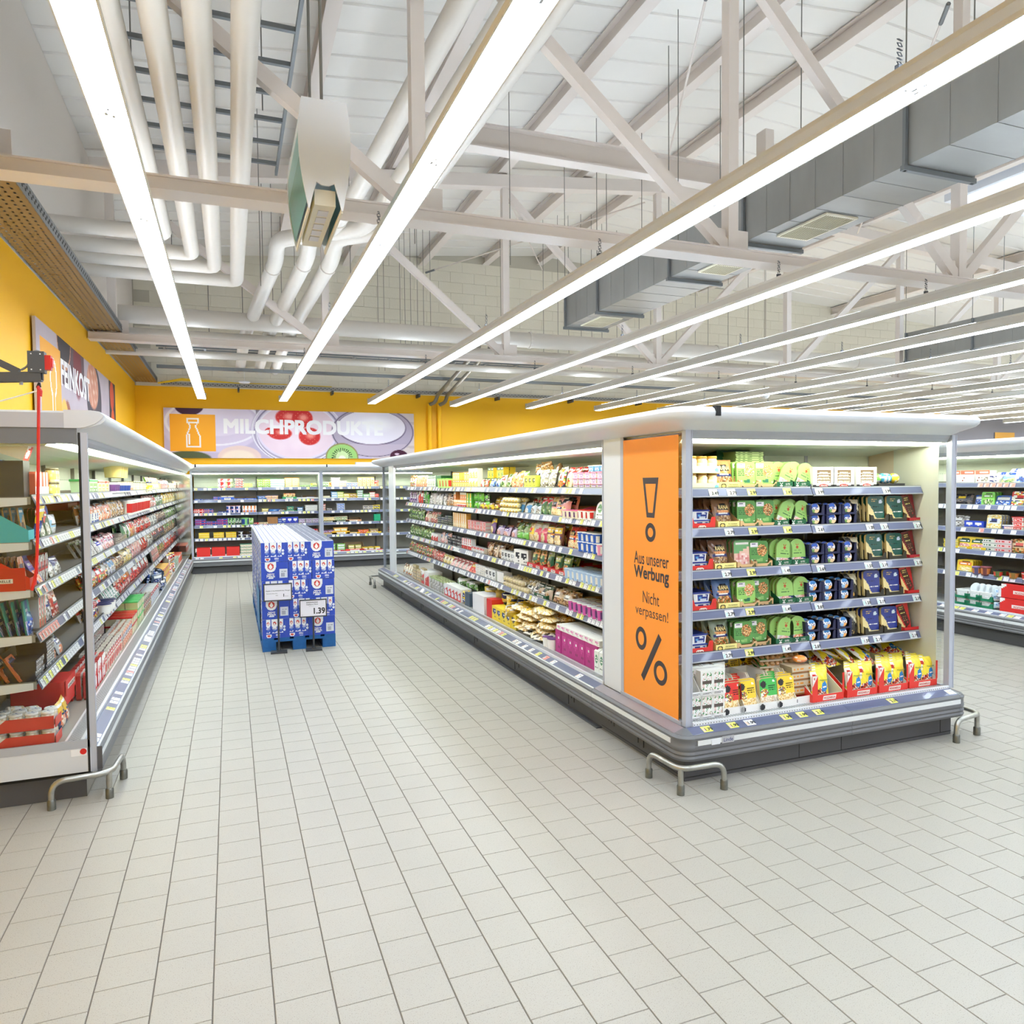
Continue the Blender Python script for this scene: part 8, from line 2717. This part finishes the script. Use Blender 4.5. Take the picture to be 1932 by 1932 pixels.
m.tube([rel(73, 728), rel(73, 750), rel(72, 900), rel(71, 1000), rel(70, 1050), rel(68, 1085), rel(60, 1114)], .0055, 8, bend=.05)
m.build('red_rope', REDP, cord)
m = MB().tube([rel(71, 730), rel(77, 738), rel(76, 748)], .006, 8)
m.build('rope_knot', REDP, cord)
wc = empty('white_cord', tuple(pa(74, 739)), label='thin white cord running from the red cord out to the side', cat='cord')
o_ = Vector(pa(74, 739))
MB().tube([rel(76, 736), rel(40, 746), rel(0, 757), rel(-300, 820)], .0028, 6).build('cord_run', mat('cord_white', (226, 224, 216), .5), wc)


# ---------------------------------------------------------------- pictures on the walls, printed as fine flat mosaics
def poster(name, label, W_, H_, nx, nz, fn, loc, rz, frame=(196, 190, 196)):
    t = empty(name, loc, rz, label=label, cat='sign')
    U, V = np.meshgrid((np.arange(nx) + .5) / nx * W_, (np.arange(nz) + .5) / nz * H_)
    C = fn(U, V, W_, H_).reshape(-1, 3)
    xs_ = np.linspace(0, W_, nx + 1)
    zs_ = np.linspace(0, H_, nz + 1)
    X, Z = np.meshgrid(xs_, zs_)
    v = np.stack([X.ravel(), np.full(X.size, -.0305), Z.ravel()], 1)
    i, j = np.meshgrid(np.arange(nx), np.arange(nz))
    a = (j * (nx + 1) + i).ravel()
    f = np.stack([a, a + 1, a + nx + 2, a + nx + 1], 1)
    me = bpy.data.meshes.new('printed_picture')
    me.from_pydata(v.tolist(), [], f.tolist())
    me.materials.append(P_POST)
    at_ = me.attributes.new('Col', 'FLOAT_COLOR', 'FACE')
    L = lin(np.clip(C, 0, 255) / 255.0)
    at_.data.foreach_set('color', np.concatenate([L, np.ones((len(L), 1))], 1).astype(np.float32).ravel())
    obj('printed_picture', me, t)
    MB().box(0, W_, -.03, 0, 0, H_).build('panel_board', mat('sign_edge', frame, .5), t)
    return t


def blend(C, M, col):
    M = np.clip(M, 0, 1)[..., None]
    return C * (1 - M) + np.array(col, float) * M


def ell(U, V, cu, cv, ru, rv, soft=.04):
    d = np.sqrt(((U - cu) / ru) ** 2 + ((V - cv) / rv) ** 2)
    return np.clip((1 - d) / soft, 0, 1)


def ringm(U, V, cu, cv, ru, rv, w, soft=.02):
    return np.clip(ell(U, V, cu, cv, ru, rv, soft) - ell(U, V, cu, cv, ru * (1 - w), rv * (1 - w * 1.3), soft), 0, 1)


def noise2(U, V, s, seed):
    rg_ = np.random.default_rng(seed)
    out = np.zeros_like(U)
    for k in range(6):
        a, b, p = rg_.uniform(-1, 1), rg_.uniform(-1, 1), rg_.uniform(0, 6.28)
        out += np.sin((a * U + b * V) * s * (1 + k * .7) * 6.28 + p) / (1 + k * .5)
    return out / 3


def milch(U, V, W_, H_):
    C = np.zeros(U.shape + (3,)) + np.array([206, 192, 214.])
    C = blend(C, .5 + .5 * noise2(U, V, .5, 2), (188, 176, 200))
    C = blend(C, (U > 4.4) * .8, (222, 208, 196))
    C = blend(C, ((U > 4.4) & (np.sin(V * 22 + U * 1.5) > .8)) * .4, (180, 160, 150))
    # bowl at the left with cream and plum
    C = blend(C, ell(U, V, .95, .72, 1.05, .62, .06), (216, 204, 224))
    C = blend(C, ell(U, V, 1.0, .86, .85, .40, .08), (230, 220, 236))
    C = blend(C, ringm(U, V, 1.0, .78, 1.0, .52, .06), (240, 236, 244))
    C = blend(C, ell(U, V, .5, 1.13, .30, .22, .06), (70, 40, 62))
    C = blend(C, ell(U, V, .45, -.02, .5, .18, .1), (86, 96, 66))
    # egg shape
    C = blend(C, ell(U, V, 1.50, .02, .46, .26, .05), (232, 206, 196))
    C = blend(C, ell(U, V, 1.48, .0, .38, .2, .2), (244, 226, 206))
    # dark space and glass bowl with yoghurt
    C = blend(C, ((U > 1.85) & (V > .9)) * ((U < 3.4)) * .7, (120, 110, 120))
    for k, (ru, rv, col) in enumerate(((1.02, .78, (196, 188, 206)), (.98, .74, (222, 214, 230)), (.93, .70, (160, 152, 176)), (.90, .67, (228, 218, 234)), (.85, .62, (238, 216, 226)))):
        C = blend(C, ell(U, V, 2.75, .62, ru, rv, .03), col)
    C = blend(C, ell(U, V, 2.72, .56, .78, .46, .3), (246, 226, 234))
    C = blend(C, np.clip(noise2(U, V, 1.0, 5), 0, 1) * ell(U, V, 2.75, .5, .8, .5) * .35, (226, 196, 214))
    for k in range(3):
        C = blend(C, ringm(U, V, 2.75, .62 - .03 * k, 1.0 - .05 * k, .76 - .04 * k, .018), (250, 248, 252) if k % 2 == 0 else (120, 110, 140))
    # strawberries
    for cu, cv, ru, rv in ((2.55, .92, .30, .20), (2.85, .90, .24, .22), (2.36, .56, .27, .15), (3.0, .50, .25, .21), (2.15, .60, .12, .09)):
        C = blend(C, ell(U, V, cu, cv, ru, rv, .12), (206, 52, 50))
        C = blend(C, ell(U, V, cu + .02, cv + .02, ru * .55, rv * .5, .7), (240, 150, 136))
        C = blend(C, ((np.sin(U * 60) * np.sin(V * 70)) > .86) * ell(U, V, cu, cv, ru * .95, rv * .9) * .6, (240, 170, 130))
    # right bowl with milk
    C = blend(C, ell(U, V, 4.45, .62, .98, .60, .03), (180, 168, 186))
    C = blend(C, ell(U, V, 4.42, .72, .82, .42, .03), (110, 96, 116))
    C = blend(C, ell(U, V, 4.42, .73, .80, .40, .03), (238, 232, 242))
    C = blend(C, ell(U, V, 4.50, .80, .50, .22, .6), (250, 248, 252))
    C = blend(C, ringm(U, V, 4.45, .62, .96, .58, .02), (90, 78, 96))
    C = blend(C, ((V < .34) & (ell(U, V, 4.45, .62, .94, .58) > .5)) * .5, (206, 190, 200))
    # kiwi half and dark cherry
    C = blend(C, ell(U, V, 3.72, .02, .38, .34, .03), (150, 140, 90))
    C = blend(C, ell(U, V, 3.72, .02, .35, .31, .03), (160, 206, 120))
    C = blend(C, ell(U, V, 3.72, .03, .20, .18, .3), (206, 226, 170))
    ang = np.arctan2(V - .03, (U - 3.72))
    rr_ = np.hypot((U - 3.72) / .35, (V - .03) / .31)
    C = blend(C, ((rr_ > .42) & (rr_ < .68) & (np.sin(ang * 26) > .3)) * .85, (44, 50, 40))
    C = blend(C, ell(U, V, 3.72, .0, .09, .08, .2), (240, 240, 220))
    C = blend(C, ell(U, V, 5.05, .06, .22, .15, .05), (74, 34, 54))
    C = blend(C, ell(U, V, 5.0, .11, .06, .03, .2), (214, 190, 206))
    # orange square
    sq = (U > .12) & (U < 1.02) & (V > .14) & (V < .94)
    C = blend(C, sq * 1.0, (248, 172, 44))
    # milk bottle icon as an outline
    cx = .57
    zb_, zt_ = .22, .86

    def hw(v):
        return np.where(v > .72, .095, np.where(v > .66, .075, np.where(v > .48, .075 + (.66 - v) / .18 * .07, .145)))
    body = (V > zb_) & (V < .74) & (np.abs(U - cx) < hw(V))
    bod2 = (V > zb_ + .035) & (V < .74) & (np.abs(U - cx) < hw(V) - .032)
    C = blend(C, (body & ~bod2) * 1.0, (246, 240, 236))
    cap = (V > .74) & (V < zt_) & (np.abs(U - cx) < .125)
    cap2 = (V > .775) & (V < zt_ - .03) & (np.abs(U - cx) < .09)
    C = blend(C, (cap & ~cap2) * 1.0, (246, 240, 236))
    C = blend(C, ((np.abs(U - (cx - .07)) < .017) & (V > .29) & (V < .52)) * 1.0, (246, 240, 236))
    return C


s1_ = poster('milk_products_sign', 'wide dairy sign with bottle icon and yoghurt picture above the back case', 5.42, 1.07, 330, 66, milch, (-1.285, YB - .02, 2.407), 0.0)
obj('lettering', text_mesh('MILCHPRODUKTE', .30, mat('sign_white', (250, 248, 248), .5), bold=.05, width=3.46), s1_, loc=(2.93, -.034, .70))


def fein(U, V, W_, H_):
    C = np.zeros(U.shape + (3,)) + np.array([198, 186, 194.])
    C = blend(C, .5 + .5 * noise2(U, V, .7, 9), (180, 168, 178))
    C = blend(C, ((U > 1.0) & (U < 2.6) & (V > .55)) * .85, (78, 52, 62))
    C = blend(C, ell(U, V, 1.35, 1.1, .38, .36, .05), (50, 42, 48))
    C = blend(C, ringm(U, V, 1.35, 1.1, .4, .38, .08), (206, 150, 120))
    C = blend(C, ell(U, V, 2.15, .85, .3, .4, .2), (120, 34, 44))
    C = blend(C, ell(U, V, 3.35, .62, .62, .50, .04), (60, 56, 70))
    C = blend(C, ell(U, V, 3.25, .78, .48, .34, .1), (206, 140, 112))
    C = blend(C, (np.clip(noise2(U, V, 5, 3), 0, 1)) * ell(U, V, 3.25, .8, .45, .32), (240, 222, 206))
    C = blend(C, ell(U, V, 2.75, -.12, .42, .42, .05), (206, 170, 140))
    C = blend(C, ell(U, V, 2.75, -.12, .35, .35, .05), (232, 224, 220))
    C = blend(C, ell(U, V, 4.2, .02, .48, .44, .04), (66, 52, 58))
    C = blend(C, ringm(U, V, 4.2, .02, .5, .46, .07), (214, 180, 160))
    C = blend(C, ell(U, V, 4.38, .05, .16, .26, .2), (96, 140, 70))
    C = blend(C, ell(U, V, 4.05, -.02, .12, .14, .2), (206, 50, 50))
    C = blend(C, ((U > 4.75)) * 1.0, (54, 44, 54))
    C = blend(C, ell(U, V, 5.05, .85, .22, .26, .15), (206, 74, 40))
    C = blend(C, ell(U, V, 5.1, .4, .2, .26, .15), (226, 96, 44))
    C = blend(C, ell(U, V, 1.45, .05, .25, .35, .1), (150, 84, 60))
    C = blend(C, ell(U, V, 1.28, .05, .25, .35, .1), (246, 190, 90))
    sq = (U > .16) & (U < 1.12) & (V > -.1) & (V < .92)
    C = blend(C, sq * 1.0, (246, 176, 62))
    # ladle or knife shaped outline
    e1 = ell(U, V, .74, .55, .17, .23, .02) > .5
    e2 = ell(U, V, .74, .55, .125, .18, .02) > .5
    hd = (np.abs(U - .74) < .075) & (V > .06) & (V < .40)
    hd2 = (np.abs(U - .74) < .045) & (V > .16) & (V < .44)
    C = blend(C, ((e1 | hd) & ~(e2 | hd2)) * 1.0, (246, 242, 240))
    return C


s2_ = poster('delicatessen_sign', 'delicatessen sign with orange square and bowls on the yellow side wall', 5.42, 1.07, 240, 54, fein, (XL + .02, 8.58, 2.44), math.radians(90))
s2_.location = (XL + .02, 8.58, 2.44)
obj('lettering', text_mesh('FEINKOST', .29, mat('sign_white', (250, 248, 248), .5), bold=.04, width=1.83), s2_, loc=(2.04, -.034, .68))
# sweets sign, far away on the grey wall
t = empty('sweets_sign', (24.0, YB - .03, 2.5), label='far grey sign with white lettering and an orange square', cat='sign')
MB().box(0, 5.2, 0, .02, 0, .86).build('panel_board', mat('far_sign_grey', (150, 146, 154), .5), t)
MB().box(.0, .95, -.006, 0, 0, .86).build('orange_square', mat('far_orange', (240, 176, 70), .5), t)
obj('lettering', text_mesh('SÜSSWAREN', .40, mat('sign_white', (250, 248, 248), .5), bold=.05, width=3.5), t, loc=(3.1, -.01, .45))
obj('lettering', text_mesh('A', .3, mat('sign_white', (250, 248, 248), .5), bold=.03), t, loc=(.5, -.01, .3))
o = empty('wall_switch', (XL + .01, 15.4, 2.55), label='small white switch box on the yellow side wall', cat='switch')
MB().box(0, .04, 0, .10, 0, .16).build('cover', WHITE, o)
MB().box(.0, .02, .02, .08, -.06, 0).build('cable_entry', WHITE, o)
print('products', NPROD[0], 'objects', len(bpy.data.objects))
